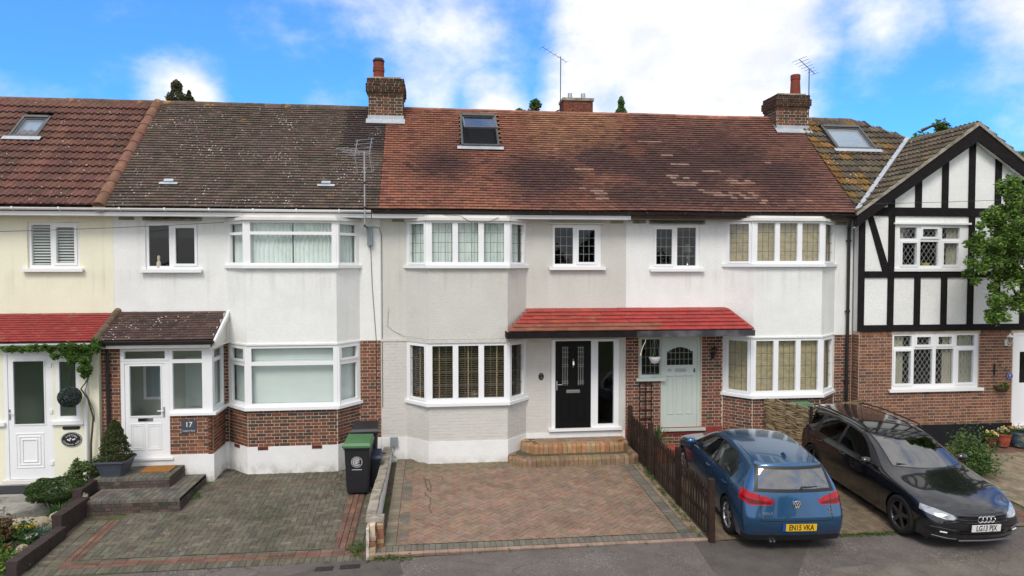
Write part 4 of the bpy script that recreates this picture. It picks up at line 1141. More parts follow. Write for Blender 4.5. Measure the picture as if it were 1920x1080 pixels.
mb = MB().lathe([(.0, .0), (.03, .01), (.035, .03), (.0, .055)], (0, 0, 0), 10); mb = MB().tube([FX.p(3.295, .01, 2.26), FX.p(3.295, .03, 2.2), FX.p(3.295, .035, 2.12), FX.p(3.295, .015, 2.06)], [.012, .022, .028, .012], 8); obj('knocker', mb, M['chrome'], d18o)
handle(d18o, FX, 2.90, 1.62, .0, 1, 'steel')
# sage door of 19 with an arched light, three tall panels
AR = [(5.63, 6.30, 2.06, 2.58)]
dd19 = door(H19, FX, 5.47, 6.47, .53, 2.74, 'sage', 'sage', [(5.63, 6.29, 2.06, 2.50)], d=-.03)
mb = MB(); n = 10
for i in range(n):
    u0, u1 = 5.63 + .66 * i / n, 5.63 + .66 * (i + 1) / n; zt = 2.50 - .13 * ((2 * (i + .5) / n - 1) ** 2) ** 1.0
    FX.box(mb, u0, u1, zt, 2.5, -.099, -.046)
obj('arch_rail', mb, M['sage'], dd19)
mb = MB(); FX.box(mb, 5.628, 6.292, 2.058, 2.502, -.075, -.07); obj('pane', mb, M['glass_dark'], dd19)
l = MB(); t = .004
for k in range(1, 6): u = 5.63 + .66 * k / 6; FX.box(l, u - t, u + t, 2.06, 2.48, -.069, -.066)
FX.box(l, 5.63, 6.29, 2.2 - t, 2.2 + t, -.0685, -.0665); FX.box(l, 5.63, 6.29, 2.36 - t, 2.36 + t, -.0685, -.0665); obj('leading', l, M['leading_white'], dd19)
for k, (a, b) in enumerate(((5.64, 5.80), (5.87, 6.05), (6.12, 6.28))):
    mb = MB(); FX.ring(mb, a, b, .86, 1.80, .015, -.046, -.032); obj('panel', mb, M['sage'], dd19)
    mb = MB(); FX.box(mb, a - .02, b + .02, 1.80, 1.825, -.046, -.02); obj('shelf_moulding', mb, M['sage'], dd19)
mb = MB(); FX.box(mb, 5.84, 6.11, 1.90, 1.98, -.046, -.03); FX.box(mb, 5.87, 6.08, 1.915, 1.965, -.0295, -.025); obj('letterbox', mb, M['steel'], dd19)
mb = MB(); FX.box(mb, 6.31, 6.335, 1.88, 1.97, -.046, -.02); obj('bell_push', mb, M['black_iron'], dd19)
mb = MB(); FX.box(mb, 5.40, 6.58, .46, .528, -.1, .08); obj('threshold', mb, M['sage'], H19)
window(H19, FX, *w19, [(4.99, 5.44, 1.84, 2.70)], m='sage', glass='glass_dark', lead=('grid', 4, 4), leadm='leading_white', name='side_window', out_=-.02, silld=.07)

def text(s, size, F, u, z, d, m, name='lettering', parent=None, ang=0, bold=0.0, ext=.0015, local=None, spacing=1.0, sx=1.0):
    cu = bpy.data.curves.new(name, 'FONT'); cu.body = s; cu.size = size; cu.align_x = 'CENTER'; cu.align_y = 'CENTER'; cu.extrude = ext; cu.offset = bold; cu.resolution_u = 3; cu.space_character = spacing
    t = bpy.data.objects.new(name, cu); COL.objects.link(t)
    dg = bpy.context.evaluated_depsgraph_get(); me = bpy.data.meshes.new_from_object(t.evaluated_get(dg)); bpy.data.objects.remove(t); bpy.data.curves.remove(cu)
    if local is not None:
        me.transform(local @ Matrix.Diagonal((sx, 1, 1, 1))); me.materials.clear(); me.materials.append(M[m]); o = bpy.data.objects.new(name, me); COL.objects.link(o); o.parent = parent; return o
    X = Matrix.Identity(4); X.col[0] = (*F.u, 0); X.col[1] = (0, 0, 1, 0); X.col[2] = (*F.n, 0); X.col[3] = (*F.p(u, d, z), 1)
    me.transform(X @ Matrix.Rotation(ang, 4, 'Z') @ Matrix.Diagonal((sx, 1, 1, 1))); me.materials.clear()
    return obj(name, me, M[m], parent, fix=False)
text('19', .10, FX, 5.69, 1.93, -.043, 'leading', 'house_number', dd19)

# brick lists out ------------------------------------------------------------------------
def walls_of(h, nm='brick_wall'):
    return [c for c in h.children if c.name.split('.')[0] == nm][0]
emit('brick', walls_of(H17), BR, it17)
emit('brick', walls_of(H18), PBR, it18)
emit('brick', walls_of(H19), BR, it19)
# 20: brick, plinth, timber frame ---------------------------------------------------------
F20 = FY(-.3)
lw = (11.28, 13.64, 1.42, 2.80); uw = (11.36, 13.16, 4.42, 5.50); uw2 = (14.35, 15.5, 4.42, 5.50); d20 = (14.58, 15.6, .35, 2.78)
wall(H20, 'brick_wall', 10.401, 16.62, -.6, 2.859, [lw, d20], M['mortar'], -.3)
window(H20, F20, *lw, [(11.38, 11.80, 1.54, 2.36), (11.89, 12.39, 1.52, 2.40), (12.48, 12.96, 1.52, 2.40), (13.08, 13.50, 1.54, 2.36), (11.35, 11.82, 2.47, 2.74), (11.95, 12.33, 2.51, 2.71), (12.53, 12.90, 2.51, 2.71), (13.04, 13.53, 2.47, 2.74)], out_=-.03, sash=(0, 3, 5, 6), lead=('diamond', .125, 0), leadm='leading_white', silld=.08)
mb = MB(); outline = [(10.401, 2.86), (16.62, 2.86), (16.62, 5.6), (13.32, 7.93), (10.401, 5.85)]
# upper wall as cells, then the gable
ub = MB(); F20.holes(ub, 10.401, 16.62, 2.86, 5.72, [uw, uw2], -.25, 0)
gp = [(10.42, 5.721), (16.22, 5.721), (13.32, 7.80)]
ub.add([(x, -.3, z) for x, z in gp] + [(x, -.1, z) for x, z in gp], [(0, 1, 2), (5, 4, 3), (0, 3, 4, 1), (1, 4, 5, 2), (2, 5, 3, 0)])
obj('wall', ub, M['white'], H20)
window(H20, F20, *uw, [(11.49, 11.88, 4.51, 5.05), (11.98, 12.46, 4.49, 5.08), (12.60, 13.0, 4.51, 5.05), (11.43, 11.88, 5.16, 5.43), (12.03, 12.43, 5.20, 5.40), (12.56, 13.04, 5.16, 5.43)], out_=-.0, sash=(0, 2, 4), lead=('diamond', .125, 0), leadm='leading_white', silld=.06)
window(H20, F20, *uw2, [(14.42, 14.88, 4.5, 5.42), (14.96, 15.42, 4.5, 5.42)], out_=-.0, lead=('diamond', .125, 0), leadm='leading_white', silld=.06)
mb = MB(); F20.box(mb, 11.24, 13.3, 5.505, 5.55, .001, .07); obj('window_head', mb, M['upvc'], H20)
T = []
def tim(x0, x1, z0, z1, d=.032): mb = MB(); F20.box(mb, x0, x1, z0, z1, .001, d); obj('timber', mb, M['black_timber'], H20)
tim(10.34, 16.62, 2.86, 3.02, .036); tim(10.34, 16.62, 4.19, 4.35, .034); tim(10.5, 16.1, 5.71, 5.92, .036)
tim(10.34, 10.50, 3.021, 5.709)
for x in (11.12, 11.83, 12.55, 13.27, 14.0, 14.72, 15.44, 16.1): tim(x, x + .16, 3.021, 4.189, .03)
for x in (11.12, 13.27, 13.98, 16.1): tim(x, x + .16, 4.351, 5.709, .03)
for x in (11.1, 11.81, 12.52, 13.24, 13.96, 14.68, 15.4):
    top = 7.80 - .708 * abs(x + .08 - 13.32) ; tim(x, x + .17, 5.921, top, .03)
mb = MB(); P_ = [(10.55, 5.709), (10.70, 5.709), (11.12, 4.5), (11.10, 4.351), (10.97, 4.351)]
mb.add([(x, -.301, z) for x, z in P_] + [(x, -.329, z) for x, z in P_], [(0, 1, 2, 3, 4), (9, 8, 7, 6, 5)] + [(i, (i + 1) % 5, 5 + (i + 1) % 5, 5 + i) for i in range(5)]); obj('timber', mb, M['black_timber'], H20)
for s in (-1, 1):
    mb = MB(); xe = 13.32 + s * 3.16; P_ = [(13.32, 7.93), (xe, 5.69), (xe + s * .02, 5.42), (13.32, 7.55)]
    mb.add([(x, -.50, z) for x, z in P_] + [(x, -.46, z) for x, z in P_], [(0, 1, 2, 3), (7, 6, 5, 4)] + [(i, (i + 1) % 4, 4 + (i + 1) % 4, 4 + i) for i in range(4)]); obj('bargeboard', mb, M['black_timber'], H20)
    mb = MB(); P_ = [(13.32, 7.55), (xe, 5.35), (xe, 5.33), (13.32, 7.53)]
    mb = MB(); mb.add([(13.32, -.46, 7.60), (xe, -.46, 5.40), (xe, -.31, 5.40), (13.32, -.31, 7.60)], [(0, 1, 2, 3)]); obj('verge_soffit', mb, M['wood_white'], H20)
it20 = bricks(F20, 10.405, 16.6, .5, 2.78, PAL20, [(lw[0] - .0, lw[1], 1.35, 2.9), (14.55, 15.65, 0, 2.9)]) + bricks(Fr(10.401, -.02, 10.401, -.3), .002, .275, .0, 2.78, PAL20)
for i in range(80):
    u = 10.41 + i * .0775
    if not (lw[0] < u + .04 < lw[1] or 14.5 < u < 15.65): it20.append((F20.mat(u + .035, -.003, 2.82, .066, .03, .075), brick_col(PAL20)))
emit('brick', walls_of(H20), BR, it20)
mb = MB(); F20.box(mb, 10.401, 14.57, -.6, .499, .001, .03); obj('plinth', mb, M['black_plinth'], H20)
d20o = door(H20, F20, 14.58, 15.6, .4, 2.78, 'upvc', 'upvc', [(14.78, 15.4, 1.5, 2.3)])
mb = MB(); F20.box(mb, 14.776, 15.404, 1.496, 2.304, -.05, -.042); obj('pane', mb, M['glass'], d20o)
mb = MB(); F20.box(mb, 14.5, 15.65, .33, .398, -.05, .06); obj('threshold', mb, M['upvc'], H20)
for i, (a, b) in enumerate(((11.36, 11.66), (12.72, 13.0), (13.05, 13.55))):
    curtain(F20, a, b, 1.45, 2.78, -.14, ('beige curtain drawn to the left edge of the diamond leaded ground floor window', 'beige curtain behind the third pane of the diamond leaded ground floor window', 'beige curtain behind the right-hand pane of the diamond leaded ground floor window')[i], 'curtain_beige', wl_=.08)
curtain(F20, 11.40, 11.62, 4.45, 5.46, -.12, 'beige curtain at the left of the upstairs diamond leaded window', 'curtain_beige', wl_=.08)
curtain(F20, 12.75, 13.10, 4.45, 5.46, -.12, 'beige curtain at the right of the upstairs diamond leaded window', 'curtain_beige', wl_=.08)

# roofs ---------------------------------------------------------------------------------------
def vn(x, y): return .5 * math.sin(x * 1.9 + 1.3 * math.sin(y * 1.7)) + .5 * math.sin(y * 2.3 + 1.1 * math.cos(x * 1.4 + .6))
DK = [(.2, 1.7, .9, .9, .75), (1.0, 2.6, 1.0, .6, .35), (2.7, 1.3, 1.3, 1.0, .95), (4.4, 2.0, 1.3, .9, .85), (6.0, 1.6, 1.5, 1.3, 1.0), (7.6, 2.2, 1.3, .9, .85), (8.6, 1.4, 1.3, 1.0, .8), (5.2, .6, 1.6, .7, .8), (7.2, .5, 1.6, .5, .65), (5.6, 3.0, .9, .5, .55), (7.8, 3.2, 1.0, .5, .5)]
LT = [(3.93, .62, .22, .10), (3.98, .42, .22, .08), (3.15, 1.18, .28, .06), (3.72, 1.62, .2, .05), (3.45, .85, .2, .05), (6.25, 1.05, .32, .10), (6.05, 1.35, .24, .09), (6.8, .72, .25, .12), (7.5, .62, .34, .14), (7.95, .4, .32, .12), (8.9, .42, .30, .08), (7.1, 1.6, .35, .06), (6.3, 1.9, .3, .05), (7.6, 1.2, .3, .10), (8.6, 2.0, .3, .06), (5.9, 2.3, .3, .05), (5.6, 2.9, .35, .05), (1.9, 1.55, .16, .04)]
def redroof(u, s):
    k = 0
    for x, y, rx, ry, w_ in DK: k = max(k, w_ * math.exp(-(((u - x) / rx) ** 2 + ((s - y) / ry) ** 2)))
    k = min(1, max(0, k * 1.42 + .16 * vn(u * 1.6, s * 2) + rnd.uniform(-.10, .10)))
    base = (.25, .108, .072) if s > 1.2 or u < 2 else (.225, .098, .068)
    if u > 5.5: base = (.175, .085, .066)
    if s > 2.2 and 2.5 < u < 5: base = (.27, .135, .082)
    dk = (.075, .042, .038)
    if rnd.random() < .08: k = min(1, k + .4)
    for x, y, rx, ry in LT:
        if abs(u - x + (s - y) * .5) < rx and abs(s - y) < ry and rnd.random() < .62: return jit((.23, .145, .115), .16)
    return jit(tuple(a * (1 - k) + b * k for a, b in zip(base, dk)), .13)
def darkroof(u, s):
    c = rnd.choice([(.112, .082, .070), (.095, .072, .060), (.125, .09, .074), (.10, .082, .062)])
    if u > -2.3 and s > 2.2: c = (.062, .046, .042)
    return jit(c, .14)
def rollroof(u, s): return jit(rnd.choice([(.135, .066, .052), (.15, .074, .058), (.115, .06, .05)]), .12)
def mossroof(u, s):
    if u > 5 and rnd.random() < (.40 if u < 11.1 + s * .2 else .08): return jit((.17, .10, .035), .25)
    return jit(rnd.choice([(.10, .08, .056), (.085, .07, .052), (.115, .092, .064)]), .14)
BF = slope_frame(0, EV_Y, EV_Z, AL)
def in_v(u, s, lst):
    return any(a < u < b and c < s < d_ for a, b, c, d_ in lst)
SV = lambda y: (y - EV_Y) / math.cos(AL)
V16 = (-9.90, -9.26, SV(1.38), SV(2.03)); V18 = (.69, 1.66, SV(1.39), SV(2.45)); V20 = (10.84, 12.0, SV(1.52), SV(2.36))
def masked(fn, vs):
    return lambda u, s: None if in_v(u, s, vs) else fn(u, s)
sag18 = lambda u, s: -.03 * math.sin(math.pi * min(1, max(0, (u + 1.2) / 11.5))) * math.sin(math.pi * min(1, s / SLEN)) + .012 * vn(u * .8, s * .7)
R16 = roof_of(H16, PARTY[0], PARTY[1] - .001)
emit('roof_tile', R16, T_ROLL, tiles(BF, PARTY[0], PARTY[1] - .08, SLEN - .05, .275, .3, masked(rollroof, [V16]), T_ROLL, t=.02, stag=False))
R17 = roof_of(H17, PARTY[1], PARTY[2] - .001)
emit('roof_tile', R17, T_DARK, tiles(BF, PARTY[1] + .03, PARTY[2], SLEN - .04, .1, .165, darkroof, T_DARK, sag=lambda u, s: .01 * vn(u, s * .6)))
R18 = roof_of(H18, PARTY[2], PARTY[3] - .001)
emit('roof_tile', R18, T_RED, tiles(BF, PARTY[2], PARTY[3], SLEN - .04, .1, .165, masked(redroof, [V18]), T_RED, sag=sag18))
R19 = roof_of(H19, PARTY[3], 10.24)
emit('roof_tile', R19, T_RED, tiles(BF, PARTY[3], 10.25, SLEN - .04, .1, .165, redroof, T_RED, sag=sag18))
# 20: main slope, gable slopes
mb = MB(); e = .03
pm = [(10.25, EV_Y, EV_Z - e), (13.32, 1.97, 7.97 - e), (12.0, RIDGE_Y, RIDGE_Z - e), (10.25, RIDGE_Y, RIDGE_Z - e)]
BK = 2 * RIDGE_Y - EV_Y
mb.add(pm + [(16.6, BK, EV_Z - e), (10.25, BK, EV_Z - e), (16.6, 1.97, 5.7)], [(0, 1, 2, 3), (3, 2, 4, 5), (2, 1, 6, 4)])
r20 = obj('roof', mb, M['tile_back'], H20)
def clip20(s):
    y = EV_Y + s * math.cos(AL)
    return (10.25, 10.2 + (y - EV_Y) * 3.12 / 2.39 - .06) if y < 1.97 else (10.25, 13.32 - (y - 1.97) / (RIDGE_Y - 1.97) * 1.32)
t20 = tiles(BF, 10.25, 13.4, SLEN - .05, .275, .3, masked(mossroof, [V20]), T_MOSS, t=.02, stag=False, clip=clip20)
GA = math.atan(.708); GL_ = 3.12 / math.cos(GA)
mb = MB()
for s in (-1, 1):
    xe = 13.32 + s * 3.16
    mb.add([(xe, -.52, 5.70), (13.32, -.52, 7.95), (13.32, 1.97, 7.95), (xe, -.42 if s < 0 else 1.97, 5.70)], [(0, 1, 2, 3)])
obj('gable_roof', mb, M['tile_back'], H20, fix=False)
BG = slope_frame(13.32 - 3.14, 0, 5.73, GA, R(-90))
def clipg(s): x = 10.2 + s * math.cos(GA); yv = EV_Y + (x - 10.2) * 2.39 / 3.12; return (-yv + .05, .52)
t20 += tiles(BG, -2.1, .52, GL_ - .05, .275, .3, mossroof, T_MOSS, t=.02, stag=False, clip=clipg)
BG2 = slope_frame(13.32 + 3.14, 0, 5.73, GA, R(90))
t20 += tiles(BG2, -.52, 1.97, GL_ - .05, .275, .3, mossroof, T_MOSS, t=.02, stag=False)
emit('roof_tile', r20, T_MOSS, t20)
mb = MB(); vp, vq = Vector((10.22, -.44, 5.84)), Vector((13.2, 1.88, 8.04)); dvec = (vq - vp); sd = Vector((dvec.y, -dvec.x, 0)).normalized() * .06
mb.hexa([vp - sd, vp + sd, vq + sd, vq - sd, vp - sd + Vector((0, 0, .045)), vp + sd + Vector((0, 0, .045)), vq + sd + Vector((0, 0, .045)), vq - sd + Vector((0, 0, .045))]); obj('valley_lead', mb, M['lead'], H20)
# verge edges of the gable
for s in (-1, 1):
    xe = 13.32 + s * 3.17; mb = MB(); P_ = [(13.32, 8.02), (xe, 5.78), (xe, 5.70), (13.32, 7.931)]
    mb.add([(x, -.53, z) for x, z in P_] + [(x, -.45, z) for x, z in P_], [(0, 1, 2, 3), (7, 6, 5, 4)] + [(i, (i + 1) % 4, 4 + (i + 1) % 4, 4 + i) for i in range(4)]); obj('verge_edge', mb, M['coping'], H20)
# ridges
brn = lambda: jit((.14, .085, .06), .2)
emit('ridge_tile', R16, HR, ridge_line((PARTY[0], RIDGE_Y, RIDGE_Z - .03), (PARTY[1], RIDGE_Y, RIDGE_Z - .03), HR, .45, brn))
emit('ridge_tile', R17, HR, ridge_line((PARTY[1], RIDGE_Y, RIDGE_Z - .03), (-1.75, RIDGE_Y, RIDGE_Z - .04), HR, .45, lambda: jit((.11, .085, .062), .2)))
rr = lambda: jit((.32, .12, .075), .25)
emit('ridge_tile', R18, HR_RED, ridge_line((-.75, RIDGE_Y, RIDGE_Z - .02), (PARTY[3], RIDGE_Y, RIDGE_Z - .05), HR_RED, .31, lambda: jit((.24, .11, .075), .25)))
emit('ridge_tile', R19, HR_RED, ridge_line((PARTY[3], RIDGE_Y, RIDGE_Z - .05), (9.5, RIDGE_Y, RIDGE_Z - .03), HR_RED, .31, rr))
gr = lambda: jit((.15, .125, .10), .2)
emit('ridge_tile', r20, HR, ridge_line((10.4, RIDGE_Y, RIDGE_Z - .03), (12.0, RIDGE_Y, RIDGE_Z - .03), HR, .45, gr) + ridge_line((12.0, RIDGE_Y, RIDGE_Z - .04), (13.3, 1.98, 7.98), HR, .45, gr) + ridge_line((13.32, -.5, 7.94), (13.32, 2.0, 7.96), HR, .45, gr))
emit('hip_tile', R16, HIP, ridge_line((PARTY[1] - .08, EV_Y - .02, EV_Z + .0), (PARTY[1] - .02, RIDGE_Y, RIDGE_Z + .0), HIP, .40, lambda: jit((.20, .105, .075), .08), lift=.0))
mb = MB(); mb.lathe([(.0, 0), (.12, 0), (.12, .03)], (PARTY[1] - .08, EV_Y - .03, EV_Z), 10, 'y'); obj('mortar_bed', mb, M['coping'], R16)
# gutters
gutter(H16, PARTY[0], PARTY[1], 'upvc', 'upvc'); gutter(H17, PARTY[1] + .003, -1.40, 'upvc', 'upvc')
gutter(H18, -1.38, PARTY[3] - .0, 'black_plastic', 'upvc'); gutter(H19, PARTY[3] + .003, 10.2, 'black_plastic', 'black_plastic', fz=.06)
mb = MB(); mb.box(PARTY[2], 4.75, EV_Y + .03, EV_Y + .055, 5.59, 5.70)
pipe(H19, [(10.05, EV_Y, 5.68), (10.22, -.1, 5.45), (10.24, -.07, 5.3), (10.24, -.07, .1)], 'black_plastic', .04, clips=(5.1, 3.35, 1.6))
pipe(H17, [(-6.80, -1.08, 2.86), (-6.80, -.93, 2.75), (-6.80, -.91, 2.6), (-6.80, -.91, .0)], 'black_plastic', .035, clips=(2.2,))

# rooflights
def velux(h, v, opening=0.0, name='rooflight'):
    fz_ = .066 if opening else .105
    a, b, s0, s1 = v; mb = MB(); P = lambda u, s, d: tuple(BF @ Vector((u, s, d)))
    def bx(m_, u0, u1, s0_, s1_, d0, d1): m_.hexa([P(u0, s0_, d0), P(u1, s0_, d0), P(u1, s1_, d0), P(u0, s1_, d0), P(u0, s0_, d1), P(u1, s0_, d1), P(u1, s1_, d1), P(u0, s1_, d1)])
    w = .055
    bx(mb, a, a + w, s0, s1, 0, .12); bx(mb, b - w, b, s0, s1, 0, .12); bx(mb, a + w, b - w, s0, s0 + w, 0, .11); bx(mb, a + w, b - w, s1 - w * 1.6, s1, 0, .135)
    o = obj(name, mb, M['grey_metal'], h)
    f = MB(); bx(f, a - .10, b + .10, s0 - .13, s0 - .001, fz_, fz_ + .01); obj('flashing', f, M['lead'], o)
    i = MB(); bx(i, a + w, b - w, s0 + w, s1 - w, .0, .012); obj('reveal', i, M['painted_dark'] if opening else M['loft_blind'], o)
    sc = (s0 + s1) / 2; piv = Vector((0, s1 - w * 1.7 if opening else sc, .10)); rot = Matrix.Translation(piv) @ Matrix.Rotation(-opening, 4, 'X') @ Matrix.Translation(-piv)
    Q = lambda u, s, d: tuple(BF @ (rot @ Vector((u, s, d))))
    def bq(m_, u0, u1, s0_, s1_, d0, d1): m_.hexa([Q(u0, s0_, d0), Q(u1, s0_, d0), Q(u1, s1_, d0), Q(u0, s1_, d0), Q(u0, s0_, d1), Q(u1, s0_, d1), Q(u1, s1_, d1), Q(u0, s1_, d1)])
    sa, sb = s0 + w * 1.05, s1 - w * 1.65; ua, ub_ = a + w * 1.05, b - w * 1.05
    fr_ = MB(); bq(fr_, ua, ua + .045, sa, sb, .06, .10); bq(fr_, ub_ - .045, ub_, sa, sb, .06, .10); bq(fr_, ua + .045, ub_ - .045, sa, sa + .05, .06, .10); bq(fr_, ua + .045, ub_ - .045, sb - .05, sb, .06, .10)
    so = obj('sash', fr_, M['grey_metal'], o)
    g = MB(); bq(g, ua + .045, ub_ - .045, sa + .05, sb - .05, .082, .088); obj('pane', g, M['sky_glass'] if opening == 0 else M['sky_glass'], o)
M['loft_blind'] = mat('pale_rooflight_blind', (.42, .50, .58), .8, .05)  # pale panel under the closed panes, sky reflection painted as its colour
M['grey_metal'] = mat('grey_brown_aluminium', (.10, .105, .105), .4, .1, 4, metal=.4)
M['painted_dark'] = mat('dark_loft_room', (.02, .02, .022), .9, 0)  # flat panel under the open sash, the loft's darkness painted as colour
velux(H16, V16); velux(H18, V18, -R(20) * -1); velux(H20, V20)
for x0 in (-6.06, -2.62):
    P = lambda u, s, d: tuple(BF @ Vector((u, s, d))); mb = MB(); s = SV(.12)
    for (u0, u1, sa, sb, d0, d1) in ((x0 - .03, x0 + .36, s, s + .07, .07, .085), (x0 + .06, x0 + .26, s + .071, s + .15, .07, .115)):
        mb.hexa([P(u0, sa, d0), P(u1, sa, d0), P(u1, sb, d0), P(u0, sb, d0), P(u0, sa, d1), P(u1, sa, d1), P(u1, sb, d1), P(u0, sb, d1)])
    obj('vent_tile', mb, M['lead'], R17)

# chimneys ---------------------------------------------------------------------------------------
def chimney(h, xa, xb, ya, yb, z0, z1, pal, pot, zc=(8.93, 9.22)):
    c = MB(); c.box(xa, xb, ya, yb, z0 - .9, z1 - .001); o = obj('chimney', c, M['mortar'], h); it = []
    def band(e, za, zb):
        for F in (Fr(xa - e, ya - e, xb + e, ya - e), Fr(xb + e, ya - e, xb + e, yb + e), Fr(xa - e, yb + e, xa - e, ya - e), Fr(xb + e, yb + e, xa - e, yb + e)):
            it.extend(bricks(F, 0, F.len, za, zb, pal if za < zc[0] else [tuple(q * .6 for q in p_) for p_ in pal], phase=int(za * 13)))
    band(0, z0 - .3, zc[0]); band(.03, zc[0], zc[0] + .075); band(.06, zc[0] + .075, zc[1]); band(.03, zc[1], z1)
    cc_ = MB(); cc_.box(xa - .018, xb + .018, ya - .018, yb + .018, zc[0], zc[0] + .075); cc_.box(xa - .048, xb + .048, ya - .048, yb + .048, zc[0] + .0751, zc[1]); cc_.box(xa - .018, xb + .018, ya - .018, yb + .018, zc[1] + .0001, z1); obj('corbel', cc_, M['mortar'], o)
    fl = MB(); fl.prism([(xa + .05, ya + .05), (xb - .05, ya + .05), (xb - .1, yb - .1), (xa + .1, yb - .1)], z1, lambda p: z1 + .05); obj('flaunching', fl, M['coping'], o)
    emit('chimney_brick', o, CBR, it, 300)
    f = MB(); zf = EV_Z + SL * (ya - EV_Y) + .05; f.box(xa - .02, xb + .02, ya - .03, ya - .012, zf - .0, zf + .13)
    f.hexa([(xa - .06, ya - .15, zf - .10), (xb + .06, ya - .15, zf - .10), (xb + .06, ya - .02, zf + .03), (xa - .06, ya - .02, zf + .03), (xa - .06, ya - .15, zf - .085), (xb + .06, ya - .15, zf - .085), (xb + .06, ya - .02, zf + .045), (xa - .06, ya - .02, zf + .045)])
    for x in (xa - .025, xb + .009): f.prism([(x, ya - .02), (x + .016, ya - .02), (x + .016, yb), (x, yb)], 8.2, lambda p: min(EV_Z + SL * (p[1] - EV_Y), RIDGE_Z) + .12)
    obj('flashing', f, M['lead'], o)
    return o
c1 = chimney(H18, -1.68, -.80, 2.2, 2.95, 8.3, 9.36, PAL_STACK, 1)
pm_ = mat('chimney_pot_clay', (.20, .05, .032), .8, .2, 6, .2, 40)
p1 = MB().lathe([(.0, 9.38), (.145, 9.38), (.14, 9.60), (.155, 9.62), (.15, 9.72), (.14, 9.74), (.145, 9.84), (.135, 9.86), (.0, 9.86)], (-1.44, 2.55, 0), 18); po = obj('chimney_pot', p1, pm_, c1, smooth=False)
cw = MB().lathe([(.13, 9.86), (.15, 9.87), (.16, 9.90), (.12, 9.96), (.0, 9.975)], (-1.44, 2.55, 0), 18); cw.lathe([(.143, 9.70), (.152, 9.70), (.152, 9.715), (.143, 9.715)], (-1.44, 2.55, 0), 18); obj('cowl', cw, M['black_iron'], c1)
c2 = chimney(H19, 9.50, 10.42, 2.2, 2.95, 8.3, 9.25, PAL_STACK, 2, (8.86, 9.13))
p2 = MB().lathe([(.0, 9.27), (.15, 9.27), (.125, 9.74), (.135, 9.76), (.135, 9.88), (.12, 9.9), (.0, 9.88)], (10.22, 2.55, 0), 18); obj('chimney_pot', p2, pm_, c2)

# terracotta vents in the white plinth of 17
FBC = Fr(-4.08, -.55, -2.15, -.55); FBL = Fr(-4.62, 0, -4.08, -.55); FBR = Fr(-2.15, -.55, -1.71, 0)
for F, u in ((FBC, .32), (FBC, 1.48), (FBL, .35), (FBR, .42)):
    mb = MB(); F.box(mb, u - .11, u + .11, .43, .505, .02, .03)
    o = obj('air_brick', mb, M['vent_clay'], H17)
    for k in range(2): m2 = MB(); F.box(m2, u - .10, u + .10, .445 + k * .026, .458 + k * .026, .0301, .033); obj('vent_slot', m2, M['black_iron'], o)
# ------------------------------------------------------------------ things in front of the houses
def parts_of(items, name, parent, me): emit(name, parent, me, items)
# doorsteps of 18: two rounded brick steps with bullnose edge
def step_block(h, name, poly, z0, z1, m, edge_pal, seg, top_m):
    mb = MB(); mb.prism(poly, z0, z1 - .004); o = obj(name, mb, m, h)
    return o
def bull_step(par, x0, x1, ch, yf, z0, z1, pal, toppal):
    path = [(x0, -.02), (x0, yf + ch), (x0 + ch, yf), (x1 - ch * .6, yf), (x1, yf + ch * .6), (x1, -.02)]
    mb = MB(); mb.prism([(p[0] + (.02 if p[0] < 3 else -.02), p[1] + .03) for p in path], -.3, z1 - .01); s = obj('step', mb, M['joint'], par)
    it = []
    for i in range(len(path) - 1):
        F = Fr(*path[i], *path[i + 1])
        if F.len < .05: continue
        n = max(1, round(F.len / .108)); w = F.len / n
        for k in range(n):
            u = (k + .5) * w; q = F.p(u, -.10, (z0 + z1) / 2)
            m = Matrix.Identity(4); m.col[0] = (*(F.u * (w - .008)), 0); m.col[1] = (*(F.n * -.20), 0); m.col[2] = (0, 0, z1 - z0 - .006, 0); m.col[3] = (*q, 1)
            it.append((m, jit(rnd.choice(pal), .14)))
    emit('edge_brick', s, BULL, it)
    return s
def bull_mesh():
    # block whose front top edge is rounded
    pr = [(.5, -.5)]; n = 5; r = .28
    prof = [(-.5, -.5), (-.5, .5 - r * 1.3)] + [(-.5 + r * (1 - math.cos(math.pi / 2 * k / n)), .5 - r * 1.3 * (1 - math.sin(math.pi / 2 * k / n))) for k in range(1, n + 1)] + [(.5, .5), (.5, -.5)]
    m_ = len(prof); vs = [(-.5, y, z) for y, z in prof] + [(.5, y, z) for y, z in prof]
    return piece_mesh('edge_brick', vs, [tuple(range(m_)), tuple(range(2 * m_ - 1, m_ - 1, -1))] + [(i, (i + 1) % m_, m_ + (i + 1) % m_, m_ + i) for i in range(m_)], M['brick'])
BULL = bull_mesh()
st = thing('doorsteps', 'two rounded yellow-brown brick steps below the black front door', 'steps', (3.3, -.5, 0))
OR_ = [(.36, .20, .10), (.40, .22, .11), (.33, .19, .10), (.37, .24, .14)]
BR_ = [(.25, .17, .10), (.22, .15, .10), (.28, .19, .12)]
bull_step(st, 1.66, 4.66, .28, -1.02, -.05, .17, BR_, BR_)
bull_step(st, 2.0, 4.52, .26, -.64, .16, .38, OR_, BR_)
it = []
for r_, (x0, x1, y) in enumerate(((2.25, 4.3, -.40), (2.25, 4.3, -.30), (2.25, 4.3, -.20), (2.25, 4.3, -.10))):
    x = x0 + (.1 if r_ % 2 else 0)
    while x < x1: it.append((Matrix.Translation((x + .1, y, .362)) @ Matrix.Diagonal((.194, .094, .03, 1)), jit((.27, .19, .14), .15))); x += .2
emit('step_paver', st, PB, it)
